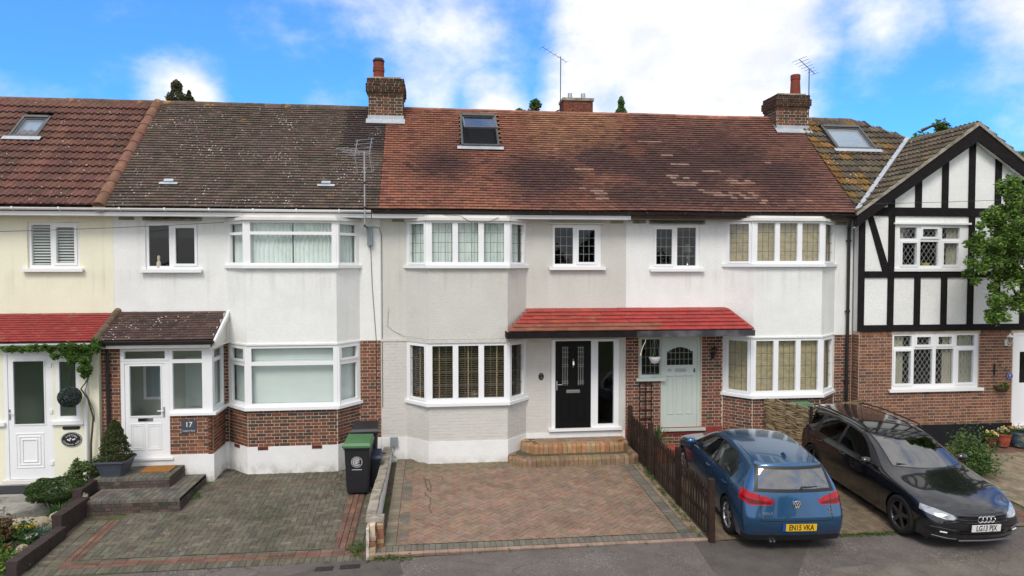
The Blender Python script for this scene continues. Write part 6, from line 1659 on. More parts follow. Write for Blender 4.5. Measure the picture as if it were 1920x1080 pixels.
def car_body(sp):
    """closed cage (side grids + ribbon over the top), subdivided and then cut along the outlines of its windows and lamps"""
    bm = bmesh.new(); C_ = sp['cols']; nc = len(C_); nr = len(C_[0]['rows']); V = {}
    for s in (-1, 1):
        for c in range(nc):
            for r, (y, z, w) in enumerate(C_[c]['rows']): V[s, r, c] = bm.verts.new((s * w, y, z))
    # ribbon order round the outline: front column up, tops, rear column down
    seq = [(r, 0) for r in range(nr)] + [(nr - 1, c) for c in range(1, nc)] + [(r, nc - 1) for r in range(nr - 2, -1, -1)]
    mid = []
    fr = [.82, .45, 0, -.45, -.82]; RB = []
    for i, (r, c) in enumerate(seq):
        y, z, w = C_[c]['rows'][r]
        if c == 0: yc, zc = sp['front'][r]
        elif c == nc - 1: yc, zc = sp['rear'][r]
        else: yc, zc = C_[c]['mid']
        row = [V[1, r, c]] + [bm.verts.new((w * f, y + (yc - y) * (1 - abs(f) ** 2.6), z + (zc - z) * (1 - abs(f) ** 2.2))) for f in fr] + [V[-1, r, c]]
        RB.append(row)
    for s in (-1, 1):
        for c in range(nc - 1):
            for r in range(nr - 1):
                q = [V[s, r, c], V[s, r + 1, c], V[s, r + 1, c + 1], V[s, r, c + 1]]
                bm.faces.new(q if s > 0 else q[::-1])
    for i in range(len(RB) - 1):
        for k in range(6): bm.faces.new([RB[i][k], RB[i][k + 1], RB[i + 1][k + 1], RB[i + 1][k]])
    bmesh.ops.recalc_face_normals(bm, faces=bm.faces)
    cl = bm.edges.layers.float.get('crease_edge') or bm.edges.layers.float.new('crease_edge')
    for (r0, c0, cr) in sp.get('crease_rows', []):
        for s in (-1, 1):
            for c in range(c0[0], c0[1]):
                e = bm.edges.get((V[s, r0, c], V[s, r0, c + 1]))
                if e: e[cl] = cr
    for (i, cr) in sp.get('crease_ribbon', []):
        for k in range(6):
            e = bm.edges.get((RB[i][k], RB[i][k + 1]))
            if e: e[cl] = cr
    me = bpy.data.meshes.new('tmp'); bm.to_mesh(me); bm.free()
    o = bpy.data.objects.new('tmp', me); COL.objects.link(o); md = o.modifiers.new('s', 'SUBSURF'); md.levels = 3; md.render_levels = 3
    dg = bpy.context.evaluated_depsgraph_get(); dg.update(); m2 = bpy.data.meshes.new_from_object(o.evaluated_get(dg)); bpy.data.objects.remove(o)
    bm = bmesh.new(); bm.from_mesh(m2); bm.normal_update(); return bm

AX = {'side': (1, 2), 'end': (0, 2), 'top': (0, 1)}
def cut(bm, proj, poly, mi, pred, only=None):
    """cut the skin along a polygon seen from one side and give the inside another material index"""
    a, b = AX[proj]; lo = [min(p[i] for p in poly) - .15 for i in (0, 1)]; hi = [max(p[i] for p in poly) + .15 for i in (0, 1)]
    n = len(poly); area = sum(poly[i][0] * poly[(i + 1) % n][1] - poly[(i + 1) % n][0] * poly[i][1] for i in range(n))
    if area < 0: poly = poly[::-1]
    def near(f):
        c = f.calc_center_median(); return lo[0] < c[a] < hi[0] and lo[1] < c[b] < hi[1] and pred(c, f.normal)
    for i in range(n):
        p, q = poly[i], poly[(i + 1) % n]; no = Vector((0, 0, 0)); no[a] = q[1] - p[1]; no[b] = -(q[0] - p[0]); co = Vector((0, 0, 0)); co[a], co[b] = p
        fs = [f for f in bm.faces if near(f)]
        geom = list({*fs, *[e for f in fs for e in f.edges], *[v for f in fs for v in f.verts]})
        if not geom: continue
        bmesh.ops.bisect_plane(bm, geom=geom, plane_co=co, plane_no=no.normalized(), dist=1e-5)
    for f in bm.faces:
        if near(f) and (only is None or f.material_index in only):
            c = f.calc_center_median(); ins = True
            for i in range(n):
                p, q = poly[i], poly[(i + 1) % n]
                if (q[0] - p[0]) * (c[b] - p[1]) - (q[1] - p[1]) * (c[a] - p[0]) < -1e-7: ins = False; break
            if ins: f.material_index = mi
def circ(y, z, r, n=22): return [(y + r * math.cos(2 * math.pi * i / n), z + r * math.sin(2 * math.pi * i / n)) for i in range(n)]

def split(bm, parent, table):
    """table: material index -> (object name, material); one object for each connected area of glass or lamp"""
    for f in bm.faces: f.smooth = True
    out = {}
    me0 = bpy.data.meshes.new('t'); bm.to_mesh(me0)
    co = [v.co.copy() for v in bm.verts]; nm = [v.normal.copy() for v in bm.verts]
    bm.faces.ensure_lookup_table(); bm.verts.ensure_lookup_table(); bm.verts.index_update()
    seen = set()
    spare = []
    for mi, (name, m, sep) in sorted(table.items(), key=lambda kv: not kv[1][2]):
        fs = [f for f in bm.faces if f.material_index == mi] + (spare if mi == 1 else [])
        groups = []
        if sep:
            left = set(fs)
            while left:
                st_ = [left.pop()]; g = [st_[0]]
                while st_:
                    f = st_.pop()
                    for e in f.edges:
                        for h_ in e.link_faces:
                            if h_ in left: left.discard(h_); g.append(h_); st_.append(h_)
                groups.append(g)
        else: groups = [fs]
        for g in groups:
            if sep and len(g) < 4: spare += g; continue
            idx = {}; vs = []; F = []; N_ = []
            for f in g:
                l = []
                for v in f.verts:
                    if v.index not in idx: idx[v.index] = len(vs); vs.append(co[v.index]); N_.append(nm[v.index])
                    l.append(idx[v.index])
                F.append(l)
            me = bpy.data.meshes.new(name); me.from_pydata(vs, [], F); me.polygons.foreach_set('use_smooth', [True] * len(F)); me.materials.append(M[m]); me.update()
            me.normals_split_custom_set_from_vertices([tuple(n) for n in N_])
            o = bpy.data.objects.new(name, me); COL.objects.link(o); o.parent = parent; WORLD[o.name] = Vector((0, 0, 0)); out.setdefault(name, []).append(o)
    return out

def wheel(par, x, y, r, side, spokes, m, wid=.21, rimr=None, twin=False):
    rr = rimr or r * .70; s = side
    t = MB().lathe([(rr, -s * wid * .42), (r * .93, -s * wid * .5), (r, -s * wid * .36), (r, s * wid * .36), (r * .93, s * wid * .5), (rr, s * wid * .44), (rr - .012, s * wid * .38), (rr - .015, -s * wid * .4)], (x, y, r), 36, 'x'); tyre = lobj('wheel', t, M['tyre'], par, smooth=True)
    b = MB().lathe([(0, s * .0), (rr - .02, s * .0), (rr - .02, s * .01)], (x, y, r), 28, 'x'); lobj('brake_disc', b, M['car_trim'], tyre)
    k = MB().lathe([(rr - .004, s * wid * .41), (rr - .022, s * wid * .40), (rr - .03, s * wid * .30), (rr - .015, s * wid * .1)], (x, y, r), 36, 'x'); k.lathe([(0, s * wid * .36), (.045, s * wid * .36), (.06, s * wid * .30), (.06, s * wid * .15)], (x, y, r), 16, 'x')
    for i in range(spokes):
        a0 = 2 * math.pi * i / spokes + .2
        for da in ((-.10, .10) if twin else (0,)):
            w = .018 if twin else .036
            ca, sa = math.cos(a0), math.sin(a0); ce, se = math.cos(a0 + da * 2.2), math.sin(a0 + da * 2.2)
            def P(rad, off, d, c_, s_): return (x + s * d, y + rad * c_ - off * s_, r + rad * s_ + off * c_)
            p = [P(.04, -w, wid * .30, ca, sa), P(.04, w, wid * .30, ca, sa), P(rr - .02, w * .8, wid * .34, ce, se), P(rr - .02, -w * .8, wid * .34, ce, se), P(.04, -w, wid * .36, ca, sa), P(.04, w, wid * .36, ca, sa), P(rr - .02, w * .8, wid * .395, ce, se), P(rr - .02, -w * .8, wid * .395, ce, se)]
            k.hexa(p)
    lobj('rim', k, M[m], tyre)
    return tyre
def arch_liner(par, y, r, x, m='car_trim'):
    mb = MB(); n = 20; vs = []
    for s in (-1, 1):
        b = MB(); vs = []
        for xx in (x, x - .32):
            for i in range(n + 1):
                a = -.35 + (math.pi + .7) * i / n; vs.append((s * xx, y + r * math.cos(a), .32 + r * math.sin(a)))
        b.add(vs, [(i, i + 1, n + 2 + i, n + 1 + i) for i in range(n)] + [tuple(range(n + 1, 2 * n + 2))]); lobj('arch_liner', b, M[m], par)
def mirror_(par, x, y, z, m, s):
    b = MB(); n = 10; vs = []; prof = [(-.0, .03), (.03, .075), (.10, .085), (.16, .07), (.19, .03)]
    for dx, rr in prof:
        for i in range(n): a = 2 * math.pi * i / n; vs.append((s * (x + dx), y + math.cos(a) * rr * .8, z + math.sin(a) * rr * .85))
    fs = [tuple(range(n))] + [(j * n + i, j * n + (i + 1) % n, (j + 1) * n + (i + 1) % n, (j + 1) * n + i) for j in range(len(prof) - 1) for i in range(n)] + [tuple(range((len(prof) - 1) * n, len(prof) * n))]
    b.add(vs, fs); o = lobj('wing_mirror', b, M[m], par, smooth=True)
    b = MB().tube([(s * (x - .07), y, z - .06), (s * (x + .03), y, z - .04)], .025, 6); lobj('mirror_foot', b, M['car_trim'], o)
def seats(par, rows, m):
    for y, zs in rows:
        for x in (-.36, .36):
            b = MB(); b.hexa([(x - .24, y - .1, .45), (x + .24, y - .1, .45), (x + .24, y + .42, .5), (x - .24, y + .42, .5), (x - .24, y - .1, .58), (x + .24, y - .1, .58), (x + .24, y + .42, .62), (x - .24, y + .42, .62)])
            b.hexa([(x - .23, y - .16, .55), (x + .23, y - .16, .55), (x + .23, y - .03, .55), (x - .23, y - .03, .55), (x - .19, y - .32, 1.08), (x + .19, y - .32, 1.08), (x + .19, y - .22, 1.08), (x - .19, y - .22, 1.08)])
            b.hexa([(x - .12, y - .36, 1.11), (x + .12, y - .36, 1.11), (x + .12, y - .27, 1.11), (x - .12, y - .27, 1.11), (x - .10, y - .37, 1.28), (x + .10, y - .37, 1.28), (x + .10, y - .30, 1.28), (x - .10, y - .30, 1.28)]); lobj('seat', b, M[m], par)
def plate(par, y, z, tilt, txt, m, s, blue=False, w=.52, xo=0):
    b = MB().box(-w / 2, w / 2, -.006, .006, -.056, .056); me = b.mesh('number_plate')
    T_ = Matrix.Translation((xo, y, z)) @ Matrix.Rotation(tilt, 4, 'X'); me.transform(T_); o = lobj('number_plate', me, M[m], par)
    if blue:
        b = MB().box(-w / 2 - .055, -w / 2 + .0, -.0065, .0065, -.056, .056); me = b.mesh('blue_band'); me.transform(T_); lobj('blue_band', me, M['plate_b'], o)
    loc = T_ @ Matrix.Translation((0, s * -.008 if s > 0 else .008, 0)) @ (Matrix.Rotation(R(90), 4, 'X') if s > 0 else Matrix.Rotation(R(180), 4, 'Z') @ Matrix.Rotation(R(90), 4, 'X'))
    text(txt, .128, None, 0, 0, 0, 'ink', 'lettering', o, local=loc, bold=.0022, sx=.74, ext=.001)
    return o
def handles_(par, x, ys, z, m):
    for s in (-1, 1):
        for y in ys:
            b = MB().tube([(s * (x - .012), y + .09, z), (s * (x + .018), y + .07, z + .003), (s * (x + .018), y - .07, z + .003), (s * (x - .012), y - .09, z)], .012, 6); lobj('door_handle', b, M[m], par)

def rows7(y, zb, zw, zr, wb, ww, wr, w0=.85, w1=.895, w2=.90, w3=.885, z0=.19, z3=.86, z1=.42, z2=.66):
    return [(y, z0, w0), (y, z1, w1), (y, z2, w2), (y, z3, w3), (y, zb, wb), (y, zw, ww), (y, zr, wr)]
# ---- blue hatchback, its tail towards the street
GX, GY, GYAW, GZ = 6.14, -3.22, R(-4), gz(6.2, -3.25) - .0
hb = thing('parked_car', 'blue hatchback parked nose-in behind the picket fence with a yellow rear plate', 'car', (GX, GY, GZ), 'parked cars')
hb.scale = (1, 1, 1.06); hb.rotation_euler = (R(3.7), 0, GYAW)
cols = [
 dict(rows=[(1.93, .21, .74), (2.00, .40, .78), (1.99, .54, .79), (1.96, .63, .78), (1.93, .665, .75), (1.88, .70, .70), (1.82, .72, .64)]),
 dict(rows=rows7(1.70, .77, .80, .815, .84, .80, .70, z3=.70, z2=.60), mid=(1.72, .835)),
 dict(rows=rows7(1.30, .84, .87, .885, .865, .82, .73, z3=.77), mid=(1.32, .915)),
 dict(rows=rows7(.88, .895, .92, .94, .87, .81, .74, z3=.82), mid=(1.02, .99)),
 dict(rows=rows7(.42, .925, 1.16, 1.22, .865, .72, .665), mid=(.55, 1.26)),
 dict(rows=rows7(.02, .94, 1.31, 1.375, .865, .665, .60), mid=(.10, 1.415)),
 dict(rows=rows7(-.45, .95, 1.345, 1.42, .865, .655, .585), mid=(-.45, 1.463)),
 dict(rows=rows7(-.95, .965, 1.335, 1.415, .865, .655, .58), mid=(-.95, 1.455)),
 dict(rows=rows7(-1.35, .985, 1.305, 1.39, .86, .655, .58), mid=(-1.35, 1.43)),
 dict(rows=rows7(-1.66, 1.0, 1.26, 1.355, .83, .66, .585, w3=.87), mid=(-1.64, 1.40)),
 dict(rows=[(-2.02, .21, .83), (-2.08, .42, .86), (-2.07, .585, .865), (-1.985, .80, .84), (-1.93, .985, .79), (-1.80, 1.24, .64), (-1.74, 1.335, .585)]),
]
spec = dict(cols=cols, front=[(2.05, .21), (2.13, .40), (2.12, .54), (2.11, .63), (2.08, .68), (2.03, .73), (1.95, .765)],
            rear=[(-2.08, .21), (-2.16, .42), (-2.16, .585), (-2.095, .80), (-2.04, .985), (-1.90, 1.26), (-1.82, 1.385)],
            crease_rows=[(3, (2, 10), .6)], crease_ribbon=[(len(cols) - 1 + 6, .75), (len(cols) - 1 + 10, .55), (6, .4)])
bm = car_body(spec)
sideP = lambda s: (lambda c, n: c.x * s > .45 and abs(n.x) > .25)
rearP = lambda c, n: c.y < -1.55
frontP = lambda c, n: c.y > .0 and n.z > .2
for s in (-1, 1):
    cut(bm, 'side', [(.80, .945), (.10, 1.32), (-.45, 1.36), (-1.12, 1.345), (-1.42, 1.16), (-1.36, .99), (-.45, .955)], 1, sideP(s))
    for q in ([(.50, .975), (.42, 1.125), (.06, 1.295), (-.40, 1.335), (-.40, .98)], [(-.48, .982), (-.48, 1.335), (-1.03, 1.32), (-.98, .995)], [(-1.04, .998), (-1.08, 1.31), (-1.32, 1.15), (-1.29, 1.005)], [(.74, .96), (.55, .972), (.48, 1.09)]):
        cut(bm, 'side', q, 2, sideP(s), {1})
    for yc in (1.34, -1.29): cut(bm, 'side', circ(yc, .315, .355), 9, lambda c, n, s=s: c.x * s > .5 and c.z < .75)
    for y0 in (.80, -.44): cut(bm, 'side', [(y0, .26), (y0 - .016, .26), (y0 - .016, .945), (y0, .945)], 1, sideP(s), {0})
    cut(bm, 'side', [(-1.22, .70), (-1.232, .70), (-1.40, .985), (-1.388, .985)], 1, sideP(s), {0})
cut(bm, 'end', [(-.69, .97), (.69, .97), (.59, 1.335), (-.59, 1.335)], 1, rearP)
cut(bm, 'end', [(-.615, 1.02), (.615, 1.02), (.545, 1.29), (-.545, 1.29)], 3, rearP, {1})
for s in (-1, 1):
    cut(bm, 'end', [(s * .37, .845), (s * .40, .875), (s * .56, .925), (s * .80, .975), (s * .95, .93), (s * .95, .85), (s * .78, .775), (s * .42, .785)], 4, lambda c, n: c.y < -1.74)
    cut(bm, 'end', [(s * .595, .77), (s * .61, .77), (s * .61, .98), (s * .595, .98)], 1, lambda c, n: c.y < -1.8, {4})
    cut(bm, 'end', [(s * .42, .80), (s * .76, .795), (s * .86, .86), (s * .86, .875), (s * .42, .83)], 5, lambda c, n: c.y < -1.8, {4})
    cut(bm, 'end', [(s * .615, .56), (s * .60, .56), (s * .585, .77), (s * .60, .77)], 1, lambda c, n: c.y < -1.9, {0})
    cut(bm, 'end', [(s * .35, .335), (s * .72, .36), (s * .73, .372), (s * .35, .348)], 5, lambda c, n: c.y < -1.9, {0})
cut(bm, 'end', [(-.60, .548), (.60, .548), (.60, .56), (-.60, .56)], 1, lambda c, n: c.y < -1.9, {0})
cut(bm, 'end', [(-.9, .15), (.9, .15), (.86, .30), (.5, .315), (-.5, .315), (-.86, .30)], 1, lambda c, n: c.y < -1.85)
cut(bm, 'end', [(-.63, 1.0), (.63, 1.0), (.50, 1.35), (-.50, 1.35)], 3, lambda c, n: c.y > .05 and c.z > .95 and n.z < .93)
bmesh.ops.delete(bm, geom=[f for f in bm.faces if f.material_index == 9], context='FACES')
split(bm, hb, {0: ('body', 'paint_blue', False), 1: ('black_trim', 'car_trim', False), 2: ('side_window', 'car_glass', True), 3: ('windscreen', 'screen_glass', True), 4: ('tail_light', 'red_lens', True), 5: ('lamp_band', 'red_dark', True)})
bm.free()
b = MB(); b.box(-.80, .80, -1.95, 1.9, .17, .24); b.box(-.74, .74, .45, .95, .5, .90); b.box(-.72, .72, -1.9, -1.15, .5, .86); lobj('underbody', b, M['car_trim'], hb)
arch_liner(hb, 1.34, .36, .86); arch_liner(hb, -1.29, .36, .86)
for s in (-1, 1):
    for y in (1.34, -1.29): wheel(hb, s * .785, y, .318, s, 5, 'alloy', twin=True)
    mirror_(hb, .86, .60, 1.0, 'paint_blue', s)
seats(hb, ((.15, 0), (-.75, 0)), 'seat_grey'); handles_(hb, .885, (-.25, -1.12), .84, 'paint_blue')
plate(hb, -2.165, .455, R(4), 'EN15 VKA', 'plate_y', 1, blue=True, xo=.06)
b = MB(); b.tube([(.10, -2.02, 1.02), (.12, -2.02, 1.05), (.38, -2.0, 1.055)], [.022, .016, .008], 6); lobj('rear_wiper', b, M['car_trim'], hb)
# round badge and lettering on the tailgate
def tailm(x, z, y=-2.118): return Matrix.Translation((x, y, z)) @ Matrix.Rotation(R(86), 4, 'X')
b = MB().lathe([(.062, 0), (.070, -.006), (.062, -.010), (.056, -.006), (.0, -.003)], (0, 0, 0), 28, 'y'); me = b.mesh('badge', True); me.transform(Matrix.Translation((0, -2.105, .80))); bd = lobj('badge', me, M['chrome'], hb)
b = MB()
def st2(p, q, w=.008):
    d = Vector((q[0] - p[0], 0, q[1] - p[1])).normalized(); n_ = Vector((-d.z, 0, d.x)) * w / 2
    b.add([(p[0] - n_.x, -2.118, p[1] - n_.z), (q[0] - n_.x, -2.118, q[1] - n_.z), (q[0] + n_.x, -2.118, q[1] + n_.z), (p[0] + n_.x, -2.118, p[1] + n_.z)], [(0, 1, 2, 3)])
zc = .80
for p, q in (((-.022, zc + .048), (0, zc + .006)), ((0, zc + .006), (.022, zc + .048)), ((-.046, zc + .028), (-.020, zc - .046)), ((-.020, zc - .046), (0, zc - .006)), ((0, zc - .006), (.020, zc - .046)), ((.020, zc - .046), (.046, zc + .028))): st2(p, q)
lobj('emblem', b, M['print_white'], bd)
b = MB().lathe([(0, -2.113), (.056, -2.113)], (0, 0, .80), 24, 'y'); lobj('badge_ground', b, M['car_trim'], bd)
text('GOLF', .055, None, 0, 0, 0, 'chrome', 'lettering', hb, local=tailm(-.50, .665, -2.115), bold=.001, sx=1.3, ext=.003)
text('TSI', .03, None, 0, 0, 0, 'chrome', 'lettering', hb, local=tailm(.56, .72, -2.10), sx=1.2)
b = MB().box(.50, .62, -2.104, -2.10, .665, .69); lobj('emblem_strip', b, M['chrome'], hb)
b = MB().tube([(-.42, -2.0, .215), (-.42, -2.10, .21)], .022, 10); b.tube([(-.36, -2.0, .215), (-.36, -2.10, .21)], .022, 10); lobj('exhaust', b, M['chrome'], hb)
b = MB(); b.hexa([(-.02, -1.45, 1.42), (.02, -1.45, 1.42), (.02, -1.60, 1.40), (-.02, -1.60, 1.40), (-.005, -1.53, 1.47), (.005, -1.53, 1.47), (.005, -1.60, 1.455), (-.005, -1.60, 1.455)]); lobj('roof_aerial', b, M['paint_blue'], hb)

# ---- black estate, nose towards the street
AX_, AY_, AYAW, AZ_ = 9.12, -3.32, R(180), gz(9.3, -3.25) - .0
es = thing('parked_car', 'black estate car parked facing the street with a white front plate', 'car', (AX_, AY_, AZ_), 'parked cars')
es.scale = (1, 1, 1.05); es.rotation_euler = (R(-3.7), 0, AYAW)
cols = [
 dict(rows=[(2.12, .20, .76), (2.20, .38, .80), (2.18, .50, .81), (2.13, .58, .80), (2.09, .63, .775), (2.02, .69, .72), (1.93, .72, .66)]),
 dict(rows=rows7(1.84, .76, .80, .815, .86, .81, .71, z3=.68, z2=.58, w2=.905), mid=(1.87, .84)),
 dict(rows=rows7(1.42, .82, .86, .88, .885, .83, .74, z3=.76, w1=.91, w2=.915, w3=.90), mid=(1.44, .92)),
 dict(rows=rows7(.98, .875, .91, .93, .885, .82, .75, z3=.81, w1=.91, w2=.915, w3=.905), mid=(1.12, .985)),
 dict(rows=rows7(.50, .915, 1.12, 1.18, .88, .73, .68, w1=.91, w2=.915, w3=.90), mid=(.63, 1.23)),
 dict(rows=rows7(.02, .93, 1.295, 1.355, .88, .67, .61, w1=.91, w2=.915, w3=.90), mid=(.12, 1.395)),
 dict(rows=rows7(-.55, .945, 1.335, 1.40, .88, .655, .59, w1=.91, w2=.915, w3=.90), mid=(-.55, 1.44)),
 dict(rows=rows7(-1.15, .96, 1.32, 1.39, .88, .65, .58, w1=.91, w2=.915, w3=.90), mid=(-1.15, 1.43)),
 dict(rows=rows7(-1.65, .975, 1.285, 1.36, .87, .645, .575, w1=.905, w2=.91, w3=.895), mid=(-1.65, 1.395)),
 dict(rows=rows7(-1.98, .99, 1.225, 1.31, .84, .65, .575, w3=.88), mid=(-1.97, 1.35)),
 dict(rows=[(-2.30, .24, .80), (-2.36, .46, .83), (-2.34, .66, .835), (-2.29, .84, .81), (-2.24, .97, .765), (-2.12, 1.19, .645), (-2.05, 1.285, .585)]),
]
spec = dict(cols=cols, front=[(2.26, .20), (2.37, .38), (2.37, .50), (2.36, .58), (2.34, .64), (2.27, .71), (2.15, .77)],
            rear=[(-2.36, .24), (-2.43, .46), (-2.40, .66), (-2.38, .84), (-2.32, .97), (-2.20, 1.20), (-2.12, 1.32)],
            crease_rows=[(3, (2, 10), .6)], crease_ribbon=[(len(cols) - 1 + 6, .7), (6, .3)])
bm = car_body(spec)
for s in (-1, 1):
    cut(bm, 'side', [(.86, .925), (.12, 1.30), (-.55, 1.345), (-1.30, 1.33), (-1.88, 1.25), (-2.06, 1.10), (-1.98, 1.0), (-.55, .95)], 1, sideP(s))
    for q in ([(.62, .95), (.08, 1.275), (-.44, 1.325), (-.44, .962)], [(-.52, .964), (-.52, 1.325), (-1.16, 1.315), (-1.26, 1.21), (-1.20, .98)], [(-1.28, .985), (-1.34, 1.20), (-1.30, 1.30), (-1.80, 1.235), (-1.96, 1.10), (-1.90, 1.01)]):
        cut(bm, 'side', q, 2, sideP(s), {1})
    for yc in (1.47, -1.34): cut(bm, 'side', circ(yc, .33, .365), 9, lambda c, n, s=s: c.x * s > .5 and c.z < .78)
    for y0 in (.90, -.48, -1.30): cut(bm, 'side', [(y0, .26), (y0 - .014, .26), (y0 - .014, .93), (y0, .93)], 1, sideP(s), {0})
    hp = [(s * .46, .585), (s * .49, .625), (s * .62, .665), (s * .84, .71), (s * .92, .70), (s * .92, .645), (s * .80, .60), (s * .62, .56), (s * .51, .558)]
    cut(bm, 'end', hp, 4, lambda c, n: c.y > 1.90)
    cut(bm, 'end', [(s * .48, .575), (s * .51, .562), (s * .62, .563), (s * .80, .602), (s * .92, .648), (s * .92, .664), (s * .78, .62), (s * .62, .584), (s * .52, .584)], 5, lambda c, n: c.y > 1.90, {4})
    cut(bm, 'end', [(s * .50, .30), (s * .82, .33), (s * .84, .40), (s * .50, .375)], 1, lambda c, n: c.y > 2.0, {0})
    cut(bm, 'end', [(s * .42, .60), (s * .95, .60), (s * .95, .72), (s * .42, .70)], 6, lambda c, n: c.y < -2.0)
cut(bm, 'end', [(-.69, .99), (.69, .99), (.59, 1.36), (-.59, 1.36)], 1, lambda c, n: c.y > .05 and c.z > .93 and n.z < .95)
cut(bm, 'end', [(-.66, 1.0), (.66, 1.0), (.555, 1.345), (-.555, 1.345)], 3, lambda c, n: c.y > .05 and c.z > .93 and n.z < .95, {1})
cut(bm, 'end', [(-.60, .99), (.60, .99), (.52, 1.23), (-.52, 1.23)], 3, lambda c, n: c.y < -1.95)
cut(bm, 'end', [(-.40, .30), (.40, .30), (.44, .60), (.41, .66), (-.41, .66), (-.44, .60)], 1, lambda c, n: c.y > 2.05)
cut(bm, 'end', [(-.9, .15), (.9, .15), (.88, .235), (-.88, .235)], 1, lambda c, n: c.y > 1.9)
bmesh.ops.delete(bm, geom=[f for f in bm.faces if f.material_index == 9], context='FACES')
split(bm, es, {0: ('body', 'paint_black', False), 1: ('black_trim', 'car_trim', False), 2: ('side_window', 'car_glass_dark', True), 3: ('windscreen', 'screen_glass', True), 4: ('headlight', 'clear_lens', True), 5: ('light_strip', 'led', True), 6: ('tail_light', 'red_lens', True)})
bm.free()
b = MB(); b.box(-.80, .80, -2.2, 2.05, .18, .25); b.box(-.76, .76, .50, 1.05, .5, .88); b.box(-.74, .74, -2.1, -1.2, .5, .86); lobj('underbody', b, M['car_trim'], es)
arch_liner(es, 1.47, .37, .87); arch_liner(es, -1.34, .37, .87)
for s in (-1, 1):
    for y in (1.47, -1.34): wheel(es, s * .80, y, .335, s, 5, 'alloy_dark', rimr=.245)
    mirror_(es, .90, .62, .99, 'paint_black', s)
    b = MB().tube([(s * .56, .05, 1.385), (s * .585, -.1, 1.435), (s * .575, -1.2, 1.435), (s * .56, -1.85, 1.375), (s * .55, -1.95, 1.33)], .014, 6); lobj('roof_rail', b, M['car_trim'], es)
seats(es, ((.20, 0), (-.75, 0)), 'seat_dark'); handles_(es, .905, (-.28, -1.12), .84, 'paint_black')
# steering wheel on the right of the car
b = MB(); n = 20; b.tube([(.36 + .17 * math.cos(2 * math.pi * i / n), .62 - .05 * math.sin(2 * math.pi * i / n), .92 + .16 * math.sin(2 * math.pi * i / n)) for i in range(n + 1)], .014, 6); lobj('steering_wheel', b, M['seat_dark'], es)
# grille bars, rings, plate, intake slats
for k, z in enumerate((.335, .375, .415, .53, .57, .61, .64)):
    w_ = .40 + .04 * min(1, (z - .3) / .3); b = MB()
    yy = lambda x, z=z: 2.372 - .30 * (x / .8) ** 2.6 - .0 - (0 if z < .58 else (z - .58) * .25)
    b.tube([(x * w_, yy(abs(x * w_)) + .004, z) for x in (-1, -.66, -.33, 0, .33, .66, 1)], .010, 5); lobj('grille_bar', b, M['paint_black'], es)
for k in range(4):
    x0 = (k - 1.5) * .072; b = MB(); n = 24
    b.tube([(x0 + .046 * math.cos(2 * math.pi * i / n), 2.385, .595 + .046 * math.sin(2 * math.pi * i / n)) for i in range(n + 1)], .0075, 6); lobj('badge_ring', b, M['chrome'], es)
plate(es, 2.392, .455, R(-3), 'LG13 PJX', 'plate_w', -1)
for s in (-1, 1):
    b = MB().tube([(s * .46, 2.31, .255), (s * .60, 2.27, .262), (s * .80, 2.16, .285)], .009, 6); lobj('lower_lip', b, M['silver_trim'], es)
    b = MB().tube([(s * .60, 2.265, .35), (s * .70, 2.225, .358)], .012, 6); lobj('fog_light', b, M['led'], es)
    b = MB().tube([(s * .50, 2.335, .41), (s * .84, 2.165, .435)], .010, 6); lobj('bumper_line', b, M['paint_black'], es)
b = MB().tube([(-.45, 2.345, .245), (0, 2.37, .242), (.45, 2.345, .245)], .016, 6); lobj('splitter', b, M['silver_trim'], es)
for x0, x1 in ((-.50, .02), (.08, .60)):
    b = MB().tube([(x0, 1.08, .965), ((x0 + x1) / 2, 1.0, 1.01), (x1, .93, 1.035)], .010, 5); lobj('wiper', b, M['car_trim'], es)
# ------------------------------------------------------------------ planting
def leaves(name, pts, size, cols, parent=None, m='leaf', aspect=.5, up=.3, shade=None):
    """many small folded leaves, each its own two triangles"""
    pts = np.asarray(pts, dtype=float); n = len(pts)
    d = nrg.normal(size=(n, 3)); d[:, 2] = d[:, 2] * .6 + up * .2; d /= np.linalg.norm(d, axis=1)[:, None]
    e = nrg.normal(size=(n, 3)); e -= (e * d).sum(1)[:, None] * d; e /= np.linalg.norm(e, axis=1)[:, None]
    nn = np.cross(d, e)
    s = size * nrg.uniform(.65, 1.35, n)[:, None]
    a = pts - d * s * .5; b = pts + d * s * .5; c1 = pts + e * s * aspect * .5 + nn * s * .1; c2 = pts - e * s * aspect * .5 + nn * s * .1
    V = np.stack([a, c1, b, c2], 1).reshape(-1, 3)
    F = np.arange(n * 4).reshape(-1, 4)
    me = bpy.data.meshes.new(name); me.from_pydata(V.tolist(), [], F.tolist())
    ci = nrg.integers(0, len(cols), n); cc = np.array(cols)[ci] * nrg.uniform(.75, 1.3, n)[:, None]
    at = me.color_attributes.new('col', 'FLOAT_COLOR', 'POINT'); C4 = np.ones((n, 4, 4), np.float32); C4[:, :, :3] = cc[:, None, :]; at.data.foreach_set('color', C4.ravel())
    me.materials.append(M[m]); o3 = wl(parent) if parent else Vector((float(pts[:, 0].mean()), float(pts[:, 1].mean()), float(pts[:, 2].min())))
    me.transform(Matrix.Translation(-o3)); o = bpy.data.objects.new(name, me); COL.objects.link(o); o.parent = parent
    if not parent: o.location = o3; WORLD[o.name] = o3
    return o
